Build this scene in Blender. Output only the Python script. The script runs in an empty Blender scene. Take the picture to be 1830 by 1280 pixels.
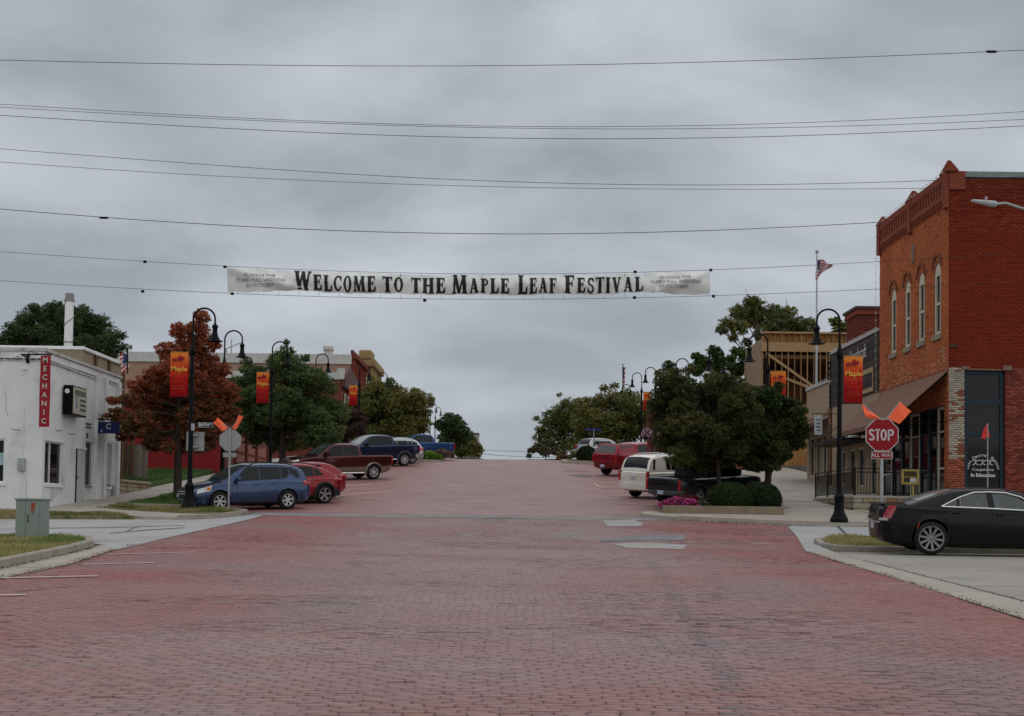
import bpy, bmesh, math, random
import numpy as np
from mathutils import Vector, Matrix
random.seed(7); np.random.seed(7)
R = math.radians
SC = bpy.context.scene
COL = SC.collection
# ------------------------------------------------------------------ camera
FPX, PCX, PCY = 2150.0, 905.0, 850.0
PITCH, ROLL = R(2.0), R(0.75)
cam_d = bpy.data.cameras.new('camera'); cam = bpy.data.objects.new('camera', cam_d); COL.objects.link(cam)
RC = Matrix.Rotation(R(90)+PITCH, 3, 'X') @ Matrix.Rotation(ROLL, 3, 'Z')
CAM = Vector((0, 0, 1.6))
cam.matrix_world = Matrix.Translation(CAM) @ RC.to_4x4()
cam_d.sensor_width = 36; cam_d.lens = FPX/1830*36
cam_d.shift_x = 10/1830; cam_d.shift_y = 210/1830
cam_d.clip_start = 0.1; cam_d.clip_end = 4000
SC.camera = cam
# ------------------------------------------------------------------ world (overcast sky)
W = bpy.data.worlds.new('World'); SC.world = W; W.use_nodes = True
wt = W.node_tree; wt.nodes.clear(); N = wt.nodes.new; LK = wt.links.new
wo = N('ShaderNodeOutputWorld'); bg = N('ShaderNodeBackground'); bg.inputs[1].default_value = .785
SUN_EL, SUN_AZ = R(76), R(125)          # sun behind cloud, high, from behind-left of the camera
sky = N('ShaderNodeTexSky'); sky.sky_type = 'NISHITA'; sky.sun_disc = False
sky.sun_elevation = SUN_EL; sky.sun_rotation = SUN_AZ
bs = N('ShaderNodeVectorMath'); bs.operation = 'SCALE'; bs.inputs['Scale'].default_value = 0.05
LK(sky.outputs[0], bs.inputs[0])
tc = N('ShaderNodeTexCoord'); sx = N('ShaderNodeSeparateXYZ'); LK(tc.outputs['Generated'], sx.inputs[0])
def wm(op, a, b=None, c=None):
    n = N('ShaderNodeMath'); n.operation = op
    for i, v in enumerate((a, b, c)):
        if v is None: continue
        if isinstance(v, (int, float)): n.inputs[i].default_value = v
        else: LK(v, n.inputs[i])
    return n.outputs[0]
zz = wm('ADD', wm('MAXIMUM', sx.outputs[2], 0.0), 0.28)
cx = wm('DIVIDE', sx.outputs[0], zz); cy = wm('DIVIDE', sx.outputs[1], zz)
cb = N('ShaderNodeCombineXYZ'); LK(cx, cb.inputs[0]); LK(cy, cb.inputs[1])
mp = N('ShaderNodeMapping'); mp.inputs['Scale'].default_value = (1.7, 2.3, 1); mp.inputs['Location'].default_value = (1.3, 0.9, 0)
LK(cb.outputs[0], mp.inputs[0])
n1 = N('ShaderNodeTexNoise'); n1.inputs['Scale'].default_value = 1.0; n1.inputs['Detail'].default_value = 6; n1.inputs['Roughness'].default_value = .48
n1.inputs['Distortion'].default_value = .3
LK(mp.outputs[0], n1.inputs[0])
rp = N('ShaderNodeValToRGB'); e = rp.color_ramp.elements
e[0].position = .36; e[0].color = (.325, .360, .408, 1); e[1].position = .64; e[1].color = (.59, .63, .68, 1)
LK(n1.outputs[0], rp.inputs[0])
hz = N('ShaderNodeMapRange'); hz.inputs[1].default_value = 0.02; hz.inputs[2].default_value = 0.22; hz.inputs[3].default_value = 1; hz.inputs[4].default_value = 0
LK(sx.outputs[2], hz.inputs[0])
mh = N('ShaderNodeMix'); mh.data_type = 'RGBA'; mh.inputs[7].default_value = (.47, .51, .555, 1)
LK(wm('MULTIPLY', hz.outputs[0], .6), mh.inputs[0]); LK(rp.outputs[0], mh.inputs[6])
ms = N('ShaderNodeMix'); ms.data_type = 'RGBA'; ms.inputs[0].default_value = .93
LK(bs.outputs[0], ms.inputs[6]); LK(mh.outputs[2], ms.inputs[7])
LK(ms.outputs[2], bg.inputs[0]); LK(bg.outputs[0], wo.inputs[0])
# ------------------------------------------------------------------ sun (soft, behind cloud)
sl = bpy.data.lights.new('sun', 'SUN'); sl.energy = 1.15; sl.angle = R(150); sl.color = (1, .97, .93)
so = bpy.data.objects.new('sun', sl); COL.objects.link(so)
# light travels from azimuth SUN_AZ (clockwise from +Y): position dir
sd = Vector((math.sin(SUN_AZ)*math.cos(SUN_EL), math.cos(SUN_AZ)*math.cos(SUN_EL), math.sin(SUN_EL)))
so.rotation_euler = sd.to_track_quat('Z', 'Y').to_euler(); so.location = (0, 0, 60)
SC.view_settings.view_transform = 'Standard'; SC.view_settings.look = 'None'
SC.view_settings.exposure = 0.35; SC.view_settings.gamma = 1; SC.view_settings.use_curve_mapping = False
SC.cycles.max_bounces = 6; SC.cycles.transparent_max_bounces = 8; SC.cycles.use_denoising = True
# ------------------------------------------------------------------ terrain
_PY = [-60, 0, 10, 27, 40, 44, 48, 54, 60, 67, 72, 78, 85, 92, 100, 120, 165, 250, 300, 400, 700, 1300]
_PZ = [-2.0, 0, .33, .88, 1.48, 1.76, 2.05, 2.58, 3.1, 3.75, 4.25, 4.82, 5.46, 6.02, 6.41, 7.38, 9.56, 13.6, 15.2, 15.5, 6, 0]
_ys = np.arange(-60, 1300.1, .5); _zs = np.interp(_ys, _PY, _PZ)
_k = np.ones(9)/9; _zp = np.pad(_zs, 4, mode='edge'); _sm = np.convolve(_zp, _k, 'valid')
_sm[:9] = _zs[:9]
def Z(x, y):
    z = np.interp(y, _ys, _sm)
    f = np.clip((43-y)/4, 0, 1)*np.clip((y-8)/10, 0, 1)
    return z - .012*np.clip(-8.5-x, 0, 25)*f
def ray(px, py):
    return RC @ Vector(((px-PCX)/FPX, -(py-PCY)/FPX, -1.0))
def P(px, py, Y):
    d = ray(px, py); return CAM + d*(Y/d.y)
def PX(px, py, X):
    d = ray(px, py); return CAM + d*(X/d.x)
def G(px, py, h=0.0):
    d = ray(px, py); t = 5.0
    while t < 250:
        p = CAM + d*t
        if p.z <= Z(p.x, p.y)+h: break
        t += .05
    return CAM + d*t
def vnoise(x, y, s, seed=0):
    r = np.random.RandomState(seed); g = r.rand(64, 64)
    u = np.asarray(x)/s+1000.3; v = np.asarray(y)/s+1000.7
    i = np.floor(u).astype(int); j = np.floor(v).astype(int); fu = u-i; fv = v-j
    fu = fu*fu*(3-2*fu); fv = fv*fv*(3-2*fv)
    a = g[i % 64, j % 64]; b = g[(i+1) % 64, j % 64]; c = g[i % 64, (j+1) % 64]; d = g[(i+1) % 64, (j+1) % 64]
    return (a*(1-fu)+b*fu)*(1-fv)+(c*(1-fu)+d*fu)*fv
# ------------------------------------------------------------------ materials
MATS = {}
def mat(name, col=(.5, .5, .5), rough=.7, metal=0., var=.15, vs=3., bump=0., bs=30., spec=.22, coat=0., attr=False, objcol=False, var2=None):
    if name in MATS: return MATS[name]
    m = bpy.data.materials.new(name); MATS[name] = m; m.use_nodes = True
    t = m.node_tree; b = t.nodes['Principled BSDF']; nn = t.nodes.new; ll = t.links.new
    b.inputs['Roughness'].default_value = rough; b.inputs['Metallic'].default_value = metal
    b.inputs['Specular IOR Level'].default_value = spec; b.inputs['Coat Weight'].default_value = coat
    b.inputs['Coat Roughness'].default_value = .05
    c = None
    if attr:
        a = nn('ShaderNodeVertexColor'); a.layer_name = 'Col'; c = a.outputs[0]
    if objcol:
        o = nn('ShaderNodeObjectInfo'); mx = nn('ShaderNodeMix'); mx.data_type = 'RGBA'; mx.blend_type = 'MULTIPLY'; mx.inputs[0].default_value = 1
        ll(c, mx.inputs[6]); ll(o.outputs['Color'], mx.inputs[7]); c = mx.outputs[2]
    tcn = nn('ShaderNodeTexCoord')
    if var > 0:
        n = nn('ShaderNodeTexNoise'); n.inputs['Scale'].default_value = vs; n.inputs['Detail'].default_value = 6; n.inputs['Roughness'].default_value = .65
        ll(tcn.outputs['Object'], n.inputs[0])
        mr = nn('ShaderNodeMapRange'); mr.inputs[1].default_value = .3; mr.inputs[2].default_value = .7
        mr.inputs[3].default_value = 1-var; mr.inputs[4].default_value = 1+var
        ll(n.outputs[0], mr.inputs[0])
        vm = nn('ShaderNodeVectorMath'); vm.operation = 'SCALE'
        if c is None: vm.inputs[0].default_value = col
        else: ll(c, vm.inputs[0])
        ll(mr.outputs[0], vm.inputs['Scale']); c = vm.outputs[0]
        if var2:
            n2 = nn('ShaderNodeTexNoise'); n2.inputs['Scale'].default_value = var2[1]; n2.inputs['Detail'].default_value = 4
            ll(tcn.outputs['Object'], n2.inputs[0])
            r2 = nn('ShaderNodeMapRange'); r2.inputs[1].default_value = var2[2]; r2.inputs[2].default_value = var2[2]+.12
            ll(n2.outputs[0], r2.inputs[0]); m2 = nn('ShaderNodeMix'); m2.data_type = 'RGBA'
            ll(r2.outputs[0], m2.inputs[0]); ll(c, m2.inputs[6]); m2.inputs[7].default_value = (*var2[0], 1); c = m2.outputs[2]
    if c is None: b.inputs['Base Color'].default_value = (*col, 1)
    else: ll(c, b.inputs['Base Color'])
    if bump > 0:
        n = nn('ShaderNodeTexNoise'); n.inputs['Scale'].default_value = bs; n.inputs['Detail'].default_value = 5
        ll(tcn.outputs['Object'], n.inputs[0]); bp = nn('ShaderNodeBump'); bp.inputs['Strength'].default_value = bump; bp.inputs['Distance'].default_value = .02
        ll(n.outputs[0], bp.inputs['Height']); ll(bp.outputs[0], b.inputs['Normal'])
    return m
def leafmat(name, rough=.55):
    if name in MATS: return MATS[name]
    m = mat(name, attr=True, rough=rough, var=.0)
    t = m.node_tree; b = t.nodes['Principled BSDF']; o = t.nodes['Material Output']
    tr = t.nodes.new('ShaderNodeBsdfTranslucent'); mx = t.nodes.new('ShaderNodeMixShader'); mx.inputs[0].default_value = .3
    c = b.inputs['Base Color'].links[0].from_socket
    t.links.new(c, tr.inputs[0]); t.links.new(b.outputs[0], mx.inputs[1]); t.links.new(tr.outputs[0], mx.inputs[2]); t.links.new(mx.outputs[0], o.inputs[0])
    b.inputs['Specular IOR Level'].default_value = .15
    return m
def paint(name, col, metal=.25, rough=.32, coat=.8):
    return mat('paint_'+name, tuple(min(1, c*1.35) for c in col), rough=.27, metal=min(.75, metal*2), var=.05, vs=1.5, coat=coat*.6, spec=.2)
GLASS = mat('dark_glass', (.006, .007, .008), rough=.04, var=.2, vs=1.2, spec=.24)
def tintglass():
    if 'tint_glass' in MATS: return MATS['tint_glass']
    m = bpy.data.materials.new('tint_glass'); MATS['tint_glass'] = m; m.use_nodes = True; t = m.node_tree; t.nodes.clear()
    o = t.nodes.new('ShaderNodeOutputMaterial'); tr = t.nodes.new('ShaderNodeBsdfTransparent'); tr.inputs[0].default_value = (.86, .93, .90, 1)
    g = t.nodes.new('ShaderNodeBsdfGlossy'); g.inputs['Roughness'].default_value = .04; fr = t.nodes.new('ShaderNodeFresnel'); fr.inputs[0].default_value = 1.6
    mx = t.nodes.new('ShaderNodeMixShader'); t.links.new(fr.outputs[0], mx.inputs[0]); t.links.new(tr.outputs[0], mx.inputs[1]); t.links.new(g.outputs[0], mx.inputs[2]); t.links.new(mx.outputs[0], o.inputs[0])
    return m
BLACK = mat('black_metal', (.003, .0035, .0045), spec=.1, rough=.4, var=.2, vs=8)
STEEL = mat('galvanised_steel', (.33, .34, .34), rough=.45, metal=.6, var=.15, vs=6)
CHROME = mat('chrome', (.80, .80, .80), rough=.22, metal=.9, var=.05)
RUBBER = mat('rubber', (.014, .014, .015), rough=.85, var=.25, vs=20)
TRIM = mat('black_plastic', (.016, .016, .017), rough=.6, var=.2, vs=10)
WHITEP = mat('white_paint', (.68, .68, .67), rough=.65, var=.06, vs=4)
CONC = mat('concrete', (.335, .30, .258), rough=.85, var=.16, vs=.9, bump=.25, bs=40, var2=((.27, .245, .21), .35, .58))
CONC2 = mat('kerb_concrete', (.29, .26, .22), rough=.9, var=.25, vs=2.5, bump=.5, bs=25)
STREETC = mat('street_concrete', (.33, .33, .325), rough=.85, var=.13, vs=.6, bump=.25, bs=40, var2=((.225, .225, .225), .22, .56))
# ------------------------------------------------------------------ object helpers
ORG = {}
def setp(o, label=None, cat=None, group=None, kind=None):
    if label: o['label'] = label
    if cat: o['category'] = cat
    if group: o['group'] = group
    if kind: o['kind'] = kind
    return o
def thing(name, label, cat, loc=(0, 0, 0), group=None, rot=None):
    o = bpy.data.objects.new(name, None); COL.objects.link(o); o.location = loc
    o.empty_display_size = .3
    if rot is not None: o.rotation_euler = rot
    ORG[o.name] = (0, 0, 0) if rot is not None else tuple(loc)
    return setp(o, label, cat, group)
def link(name, me, parent=None, mats=None):
    o = bpy.data.objects.new(name, me); COL.objects.link(o)
    if mats and not me.materials:
        for m in (mats if isinstance(mats, (list, tuple)) else [mats]): me.materials.append(m)
    if parent is not None:
        o.parent = parent; ORG[o.name] = ORG[parent.name]
    else: ORG[o.name] = (0, 0, 0)
    return o
def smooth(me, ang=35):
    me.polygons.foreach_set('use_smooth', [True]*len(me.polygons))
    try: me.set_sharp_from_angle(angle=R(ang))
    except Exception: pass
class MB:
    def __init__(s): s.v = []; s.f = []; s.m = []
    def add(s, vs, fs, mi=0):
        b = len(s.v); s.v += [tuple(v) for v in vs]; s.f += [tuple(i+b for i in f) for f in fs]; s.m += [mi]*len(fs); return s
    def box(s, a, b, mi=0):
        x0, y0, z0 = a; x1, y1, z1 = b
        return s.add([(x0, y0, z0), (x1, y0, z0), (x1, y1, z0), (x0, y1, z0), (x0, y0, z1), (x1, y0, z1), (x1, y1, z1), (x0, y1, z1)],
              [(0, 3, 2, 1), (4, 5, 6, 7), (0, 1, 5, 4), (1, 2, 6, 5), (2, 3, 7, 6), (3, 0, 4, 7)], mi)
    def bbox(s, a, b, c=.02, mi=0):     # chamfered box
        x0, y0, z0 = [min(p, q) for p, q in zip(a, b)]; x1, y1, z1 = [max(p, q) for p, q in zip(a, b)]
        c = min(c, (x1-x0)/2.01, (y1-y0)/2.01, (z1-z0)/2.01); n = len(s.v)
        bm = bmesh.new(); bmesh.ops.create_cube(bm, size=1)
        for v in bm.verts: v.co = Vector((x0+(v.co.x+.5)*(x1-x0), y0+(v.co.y+.5)*(y1-y0), z0+(v.co.z+.5)*(z1-z0)))
        bmesh.ops.bevel(bm, geom=bm.edges[:], offset=c, segments=2, affect='EDGES', profile=.6)
        bm.verts.ensure_lookup_table(); s.add([v.co for v in bm.verts], [[v.index for v in f.verts] for f in bm.faces], mi); bm.free(); return s
    def obox(s, c, ax, ay, az, mi=0):   # oriented box: centre and three half-axis vectors
        c = Vector(c); ax = Vector(ax); ay = Vector(ay); az = Vector(az); vs = []
        for k in (-1, 1):
            for i, j in ((-1, -1), (1, -1), (1, 1), (-1, 1)): vs.append(c+ax*i+ay*j+az*k)
        return s.add(vs, [(0, 3, 2, 1), (4, 5, 6, 7), (0, 1, 5, 4), (1, 2, 6, 5), (2, 3, 7, 6), (3, 0, 4, 7)], mi)
    def beam(s, p, q, w, h, mi=0, up=(0, 0, 1)):
        p = Vector(p); q = Vector(q); d = (q-p); u = Vector(up)
        if abs(d.normalized().dot(u)) > .98: u = Vector((0, 1, 0))
        a = d.cross(u).normalized(); b = a.cross(d).normalized()
        return s.obox((p+q)/2, d/2, a*w/2, b*h/2, mi)
    def tube(s, pts, r, n=8, mi=0, cap=True):
        pts = [Vector(p) for p in pts]; rs = r if isinstance(r, (list, tuple)) else [r]*len(pts); rings = []; b0 = len(s.v)
        prev = None
        for i, p in enumerate(pts):
            d = (pts[min(i+1, len(pts)-1)]-pts[max(i-1, 0)]).normalized()
            if prev is None: prev = d.orthogonal().normalized()
            prev = (prev-d*prev.dot(d)).normalized(); c = d.cross(prev)
            for k in range(n):
                a = 2*math.pi*k/n; s.v.append(tuple(p+(prev*math.cos(a)+c*math.sin(a))*rs[i]))
        for i in range(len(pts)-1):
            for k in range(n):
                s.f.append((b0+i*n+k, b0+i*n+(k+1) % n, b0+(i+1)*n+(k+1) % n, b0+(i+1)*n+k)); s.m.append(mi)
        if cap:
            s.f.append(tuple(b0+k for k in reversed(range(n)))); s.m.append(mi)
            s.f.append(tuple(b0+(len(pts)-1)*n+k for k in range(n))); s.m.append(mi)
        return s
    def lathe(s, c, prof, n=16, axis='z', mi=0, cap=True):    # prof: (radius, height)
        c = Vector(c); b0 = len(s.v)
        for r, h in prof:
            for k in range(n):
                a = 2*math.pi*k/n; u, v = r*math.cos(a), r*math.sin(a)
                s.v.append(tuple(c+(Vector((u, v, h)) if axis == 'z' else Vector((v, h, u)) if axis == 'y' else Vector((h, u, v)))))
        for i in range(len(prof)-1):
            for k in range(n):
                s.f.append((b0+i*n+k, b0+i*n+(k+1) % n, b0+(i+1)*n+(k+1) % n, b0+(i+1)*n+k)); s.m.append(mi)
        for i in (0, len(prof)-1):
            if cap and prof[i][0] > 1e-4: s.f.append(tuple(b0+i*n+k for k in range(n))); s.m.append(mi)
        return s
    def prism(s, poly, d, mi=0):        # poly: 3D points, d extrusion vector
        n = len(poly); d = Vector(d); vs = [Vector(p) for p in poly]; vs += [p+d for p in vs]
        return s.add(vs, [tuple(reversed(range(n))), tuple(range(n, 2*n))]+[(i, (i+1) % n, n+(i+1) % n, n+i) for i in range(n)], mi)
    def build(s, name, mats, parent=None, sm=None, label=None, cat=None, group=None, kind=None, local=False, org=None):
        me = bpy.data.meshes.new(name)
        o = org if org is not None else ((0, 0, 0) if (parent is None or local) else ORG[parent.name])
        me.from_pydata([(v[0]-o[0], v[1]-o[1], v[2]-o[2]) for v in s.v], [], s.f)
        mats = mats if isinstance(mats, (list, tuple)) else [mats]
        for m in mats: me.materials.append(m)
        me.polygons.foreach_set('material_index', s.m)
        bm = bmesh.new(); bm.from_mesh(me); bmesh.ops.recalc_face_normals(bm, faces=bm.faces[:]); bm.to_mesh(me); bm.free()
        if sm: smooth(me, sm)
        ob = link(name, me, parent)
        if org is not None: ob.location = org; ORG[ob.name] = tuple(org)
        return setp(ob, label, cat, group, kind)
def npmesh(name, V, faces, cols=None):
    """V (n,3); faces list of int arrays (m,k); cols: list of (m,3) arrays matching"""
    me = bpy.data.meshes.new(name); me.vertices.add(len(V)); me.vertices.foreach_set('co', np.asarray(V, dtype=np.float32).ravel())
    tot = np.concatenate([np.full(len(f), f.shape[1]) for f in faces]); lv = np.concatenate([f.ravel() for f in faces])
    me.loops.add(len(lv)); me.loops.foreach_set('vertex_index', lv.astype(np.int32))
    me.polygons.add(len(tot)); st = np.concatenate([[0], np.cumsum(tot)[:-1]])
    me.polygons.foreach_set('loop_start', st.astype(np.int32)); me.update(calc_edges=True)
    if cols is not None:
        c = np.concatenate(cols); c = np.repeat(c, tot, axis=0); c = np.concatenate([c, np.ones((len(c), 1))], 1)
        a = me.color_attributes.new('Col', 'FLOAT_COLOR', 'CORNER'); a.data.foreach_set('color', c.astype(np.float32).ravel())
    me.validate(); return me
FONTC = {}
def textmesh(txt, size, ext=.0, align='CENTER', bold=0., sxx=1.):
    c = bpy.data.curves.new('t', 'FONT'); c.body = txt; c.size = size; c.align_x = align; c.align_y = 'CENTER'; c.extrude = ext; c.offset = bold; c.resolution_u = 3
    o = bpy.data.objects.new('t', c); COL.objects.link(o)
    dg = bpy.context.evaluated_depsgraph_get(); me = bpy.data.meshes.new_from_object(o.evaluated_get(dg))
    bpy.data.objects.remove(o); bpy.data.curves.remove(c)
    v = [tuple(x.co) for x in me.vertices]; f = [tuple(p.vertices) for p in me.polygons]; bpy.data.meshes.remove(me)
    return [(a*sxx, b, c) for a, b, c in v], f
def put_text(mb, txt, size, c, u, v, mi=0, off=.0, **k):
    """text on the plane at c with right vector u, up vector v"""
    vs, fs = textmesh(txt, size, **k); c = Vector(c); u = Vector(u); v = Vector(v); n = u.cross(v)
    mb.add([c+u*a+v*b+n*(off+d) for a, b, d in vs], fs, mi); return mb
def sheet(name, outline, h, mats, skirt=0., kind='structure', step=1.0, parent=None, xstep=None, zf=None, label=None):
    bm = bmesh.new(); vs = [bm.verts.new((x, y, 0)) for x, y in outline]; f = bm.faces.new(vs)
    if f.normal.z < 0 or sum((outline[i][0]*outline[(i+1) % len(outline)][1]-outline[(i+1) % len(outline)][0]*outline[i][1]) for i in range(len(outline))) < 0: f.normal_flip()
    y0 = min(p[1] for p in outline); y1 = max(p[1] for p in outline); x0 = min(p[0] for p in outline); x1 = max(p[0] for p in outline)
    y = y0+step
    while y < y1:
        bmesh.ops.bisect_plane(bm, geom=bm.verts[:]+bm.edges[:]+bm.faces[:], plane_co=(0, y, 0), plane_no=(0, 1, 0)); y += step*(1 if y < 100 else 4)
    x = x0+(xstep or 4)
    while x < x1:
        bmesh.ops.bisect_plane(bm, geom=bm.verts[:]+bm.edges[:]+bm.faces[:], plane_co=(x, 0, 0), plane_no=(1, 0, 0)); x += (xstep or 4)
    if skirt > 0:
        be = [e for e in bm.edges if e.is_boundary]; r = bmesh.ops.extrude_edge_only(bm, edges=be)
        low = set(v for v in r['geom'] if isinstance(v, bmesh.types.BMVert))
    else: low = set()
    for v in bm.verts:
        zb = (zf(v.co.x, v.co.y) if zf else Z(v.co.x, v.co.y))+h
        v.co.z = zb-(skirt if v in low else 0)
    me = bpy.data.meshes.new(name); bm.normal_update(); bm.to_mesh(me); bm.free()
    o = link(name, me, parent, mats)
    return setp(o, kind=kind, label=label)
def sweep(name, path, prof, mats, kind='structure', parent=None, h=0., dens=1.0, zf=None):
    """profile (offset to the left of the path, height above ground) swept along a ground path (x,y)"""
    pts = []
    for i in range(len(path)-1):
        a = Vector(path[i]); b = Vector(path[i+1]); n = max(1, int((b-a).length/dens))
        pts += [a.lerp(b, k/n) for k in range(n)]
    pts.append(Vector(path[-1])); V = []; F = []; n = len(prof)
    for i, p in enumerate(pts):
        d = (pts[min(i+1, len(pts)-1)]-pts[max(i-1, 0)]).normalized(); nl = Vector((-d.y, d.x))
        for o, z in prof:
            q = p+nl*o; V.append((q.x, q.y, (zf(p.x, p.y) if zf else float(Z(p.x, p.y)))+z+h))
    for i in range(len(pts)-1):
        for k in range(n-1): F.append((i*n+k, i*n+k+1, (i+1)*n+k+1, (i+1)*n+k))
    F.append(tuple(range(n))); F.append(tuple((len(pts)-1)*n+k for k in range(n)))
    mb = MB(); mb.add(V, F); return mb.build(name, mats, parent, kind=kind, sm=40)
# ================================================================== GROUND
GRASSC = mat('grass_soil', (.085, .105, .04), rough=.95, var=.35, vs=1.2, bump=.6, bs=30, var2=((.19, .155, .085), 1.3, .56))
gx = np.concatenate([np.linspace(-400, -60, 12), np.linspace(-50, 50, 26), np.linspace(60, 400, 12)])
gy = np.concatenate([np.arange(-50, 320, 4.0), np.linspace(330, 1250, 30)])
XX, YY = np.meshgrid(gx, gy); ZZ = Z(XX, YY)-.12
ii = np.arange(len(gx)*len(gy)).reshape(len(gy), len(gx))
fa = np.stack([ii[:-1, :-1].ravel(), ii[:-1, 1:].ravel(), ii[1:, 1:].ravel(), ii[1:, :-1].ravel()], 1)
go = link('ground', npmesh('ground', np.stack([XX.ravel(), YY.ravel(), ZZ.ravel()], 1), [fa]), None, GRASSC); setp(go, kind='structure')
# ---- brick road: bricks modelled up to the concrete crossing strip
XLy = [(-10, -7.2), (18, -7.55), (21, -7.6), (25, -8.15), (29, -8.3), (42, -8.3)]
XRy = [(-10, 4.9), (5, 5.65), (14, 6.16), (19, 6.5), (27.7, 6.9), (33, 8.0), (39.3, 9.2), (42, 9.2)]
def XL(y): return np.interp(y, [a for a, b in XLy], [b for a, b in XLy])
def XR(y): return np.interp(y, [a for a, b in XRy], [b for a, b in XRy])
GROUT = mat('dark_joint_sand', (.022, .008, .008), rough=.95, var=.3, vs=20)
BRK = mat('road_brick', attr=True, objcol=True, rough=.62, var=.10, vs=45, bump=.25, bs=160, spec=.35)
bed = [(XL(y)-.0, y) for y in (3, 18, 21, 25, 29, 41.3)]+[(XR(y), y) for y in (41.3, 39.3, 33, 27.7, 19, 14, 3)]
sheet('road', bed, -.028, GROUT)
seam = [(4.75, 27.5)]+[tuple(G(*q)[:2]) for q in ((1165, 1003), (1185, 1033), (1230, 1100), (1269, 1167), (1300, 1213), (1312, 1279))]
seam.sort(key=lambda p: -p[1])
def road_col(x, y, rnd=None):
    """colour of the paving brick at x, y (n,3): red bricks, greyed where traffic runs, patched in places"""
    x = np.asarray(x, float); y = np.asarray(y, float); n = len(x)
    red = np.array([.25, .088, .080]); gry = np.array([.268, .186, .180]); drk = np.array([.115, .07, .07]); blu = np.array([.165, .155, .165]); org = np.array([.28, .125, .085])
    tr = np.exp(-((x+.2)/4.3)**4)
    a = np.clip(.16+.70*tr-.10*np.clip((12-y)/4, 0, 1)+(vnoise(x, y, 2.6, 3)-.5)*.6+(vnoise(x, y*1.6, .9, 4)-.5)*.3, 0, 1)[:, None]
    c = red*(1-a)+gry*a
    if rnd is None: rnd = np.random.rand(n, 4)
    k = np.clip((vnoise(x, y*2, 1.6, 9)-.52)*3, 0, 1)*.3*(rnd[:, 3] < .7)
    c = c*(1-k[:, None])+org*k[:, None]
    k = np.clip((vnoise(x+50, y*1.3, 2.1, 12)-.6)*3, 0, 1)*.35
    c = c*(1-k[:, None])+blu*k[:, None]
    c = c*(.93+.14*rnd[:, 0:1])*1.08
    s = rnd[:, 1] < .04; c[s] = c[s]*.7+drk*.2
    s = rnd[:, 1] > .965; c[s] = c[s]*.75+org*.28
    s = (rnd[:, 1] > .90) & (rnd[:, 1] < .925); c[s] = c[s]*.7+blu*.3
    # tar seam
    d = np.full(n, 9.)
    for (x0, y0), (x1, y1) in zip(seam[:-1], seam[1:]):
        t = np.clip(((x-x0)*(x1-x0)+(y-y0)*(y1-y0))/((x1-x0)**2+(y1-y0)**2), 0, 1); d = np.minimum(d, np.hypot(x-x0-t*(x1-x0), y-y0-t*(y1-y0)))
    k = (np.clip(1-d/.11, 0, 1)*.62*(rnd[:, 2] < .85))[:, None]
    c = c*(1-k)+np.array([.095, .095, .105])*k
    return c
PITX, PITY = .215, .103
bx, by = [], []
r = 0; y = 3.06
while y < 41.25:
    xs = np.arange(XL(y)+.11+(.5*PITX if r % 2 else 0), XR(y)-.10, PITX)
    xs = xs+np.interp(xs, np.linspace(-10, 11, 30), np.random.RandomState(r//3).randn(30)*.012)+random.uniform(-.03, .03)
    xs = xs[(xs > XL(y)+.11) & (xs < XR(y)-.11)]; xs = np.concatenate([[XL(y)+.106], xs, [XR(y)-.106]])
    bx.append(xs); by.append(np.full(len(xs), y)+.03*np.sin(xs*.5+1)+.015*np.sin(xs*1.7+y*.2)); r += 1; y += PITY
bx = np.concatenate(bx); by = np.concatenate(by); nb = len(bx)
keep = ((by < XR(by)*0+41.2)); bx, by = bx[keep], by[keep]; nb = len(bx)
rr = np.random.rand(nb, 4); BC = road_col(bx, by, rr)
hx, hy, ch = PITX/2-.0022, PITY/2-.0006, .0165
cx2, cy2 = .0225, .035
oct_ = np.array([(-hx+cx2, -hy), (hx-cx2, -hy), (hx, -hy+cy2), (hx, hy-cy2), (hx-cx2, hy), (-hx+cx2, hy), (-hx, hy-cy2), (-hx, -hy+cy2)])
dz = np.random.randn(nb)*.0009+(vnoise(bx, by, 1.5, 21)-.5)*.014; tx = np.random.randn(nb)*.005; ty = np.random.randn(nb)*.006
ruf = np.clip((vnoise(bx, by*1.4, 1.9, 77)-.60)*5, 0, 1)+.9*np.exp(-((bx-3.2)/1.3)**2-((by-13.5)/2.2)**2)
dz -= ruf*np.random.rand(nb)*.008; ty = ty+ruf*np.random.randn(nb)*.035; tx = tx+ruf*np.random.randn(nb)*.012
BC = BC*(1-.16*ruf*np.random.rand(nb))[:, None]
dz[(bx < XL(by)+.12) | (bx > XR(by)-.12)] -= .006
# about 1 in 400 missing corner / sunken brick
dz[np.random.rand(nb) < .006] -= .012
# the 300 that show largest: nearest rows inside the picture
hor = (by*.0349)
order = np.where((np.abs(bx+.03) < by*.43) & (by > 7.95), by, 1e9).argsort(kind='stable')[:300]
single = np.zeros(nb, bool); single[order] = True
M = ~single; cx_, cy_ = bx[M], by[M]; n = len(cx_)
zc = Z(cx_, cy_)+dz[M]
jit = 1+np.random.randn(n, 1)*.012
px_ = cx_[:, None]+oct_[None, :, 0]*jit; py_ = cy_[:, None]+oct_[None, :, 1]
slope = (Z(cx_, cy_+.1)-Z(cx_, cy_-.1))/.2
zt = zc[:, None]+(px_-cx_[:, None])*tx[M][:, None]+(py_-cy_[:, None])*(ty[M][:, None]+slope[:, None])
top = np.stack([px_, py_, zt], 2); bot = top.copy(); bot[:, :, 2] -= .035
V = np.concatenate([top, bot], 1).reshape(-1, 3)
base = np.arange(n)[:, None]*16
f8 = base+np.arange(8)[None]
f4 = np.concatenate([np.stack([base[:, 0]+k, base[:, 0]+8+k, base[:, 0]+8+(k+1) % 8, base[:, 0]+(k+1) % 8], 1) for k in range(8)])
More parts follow.
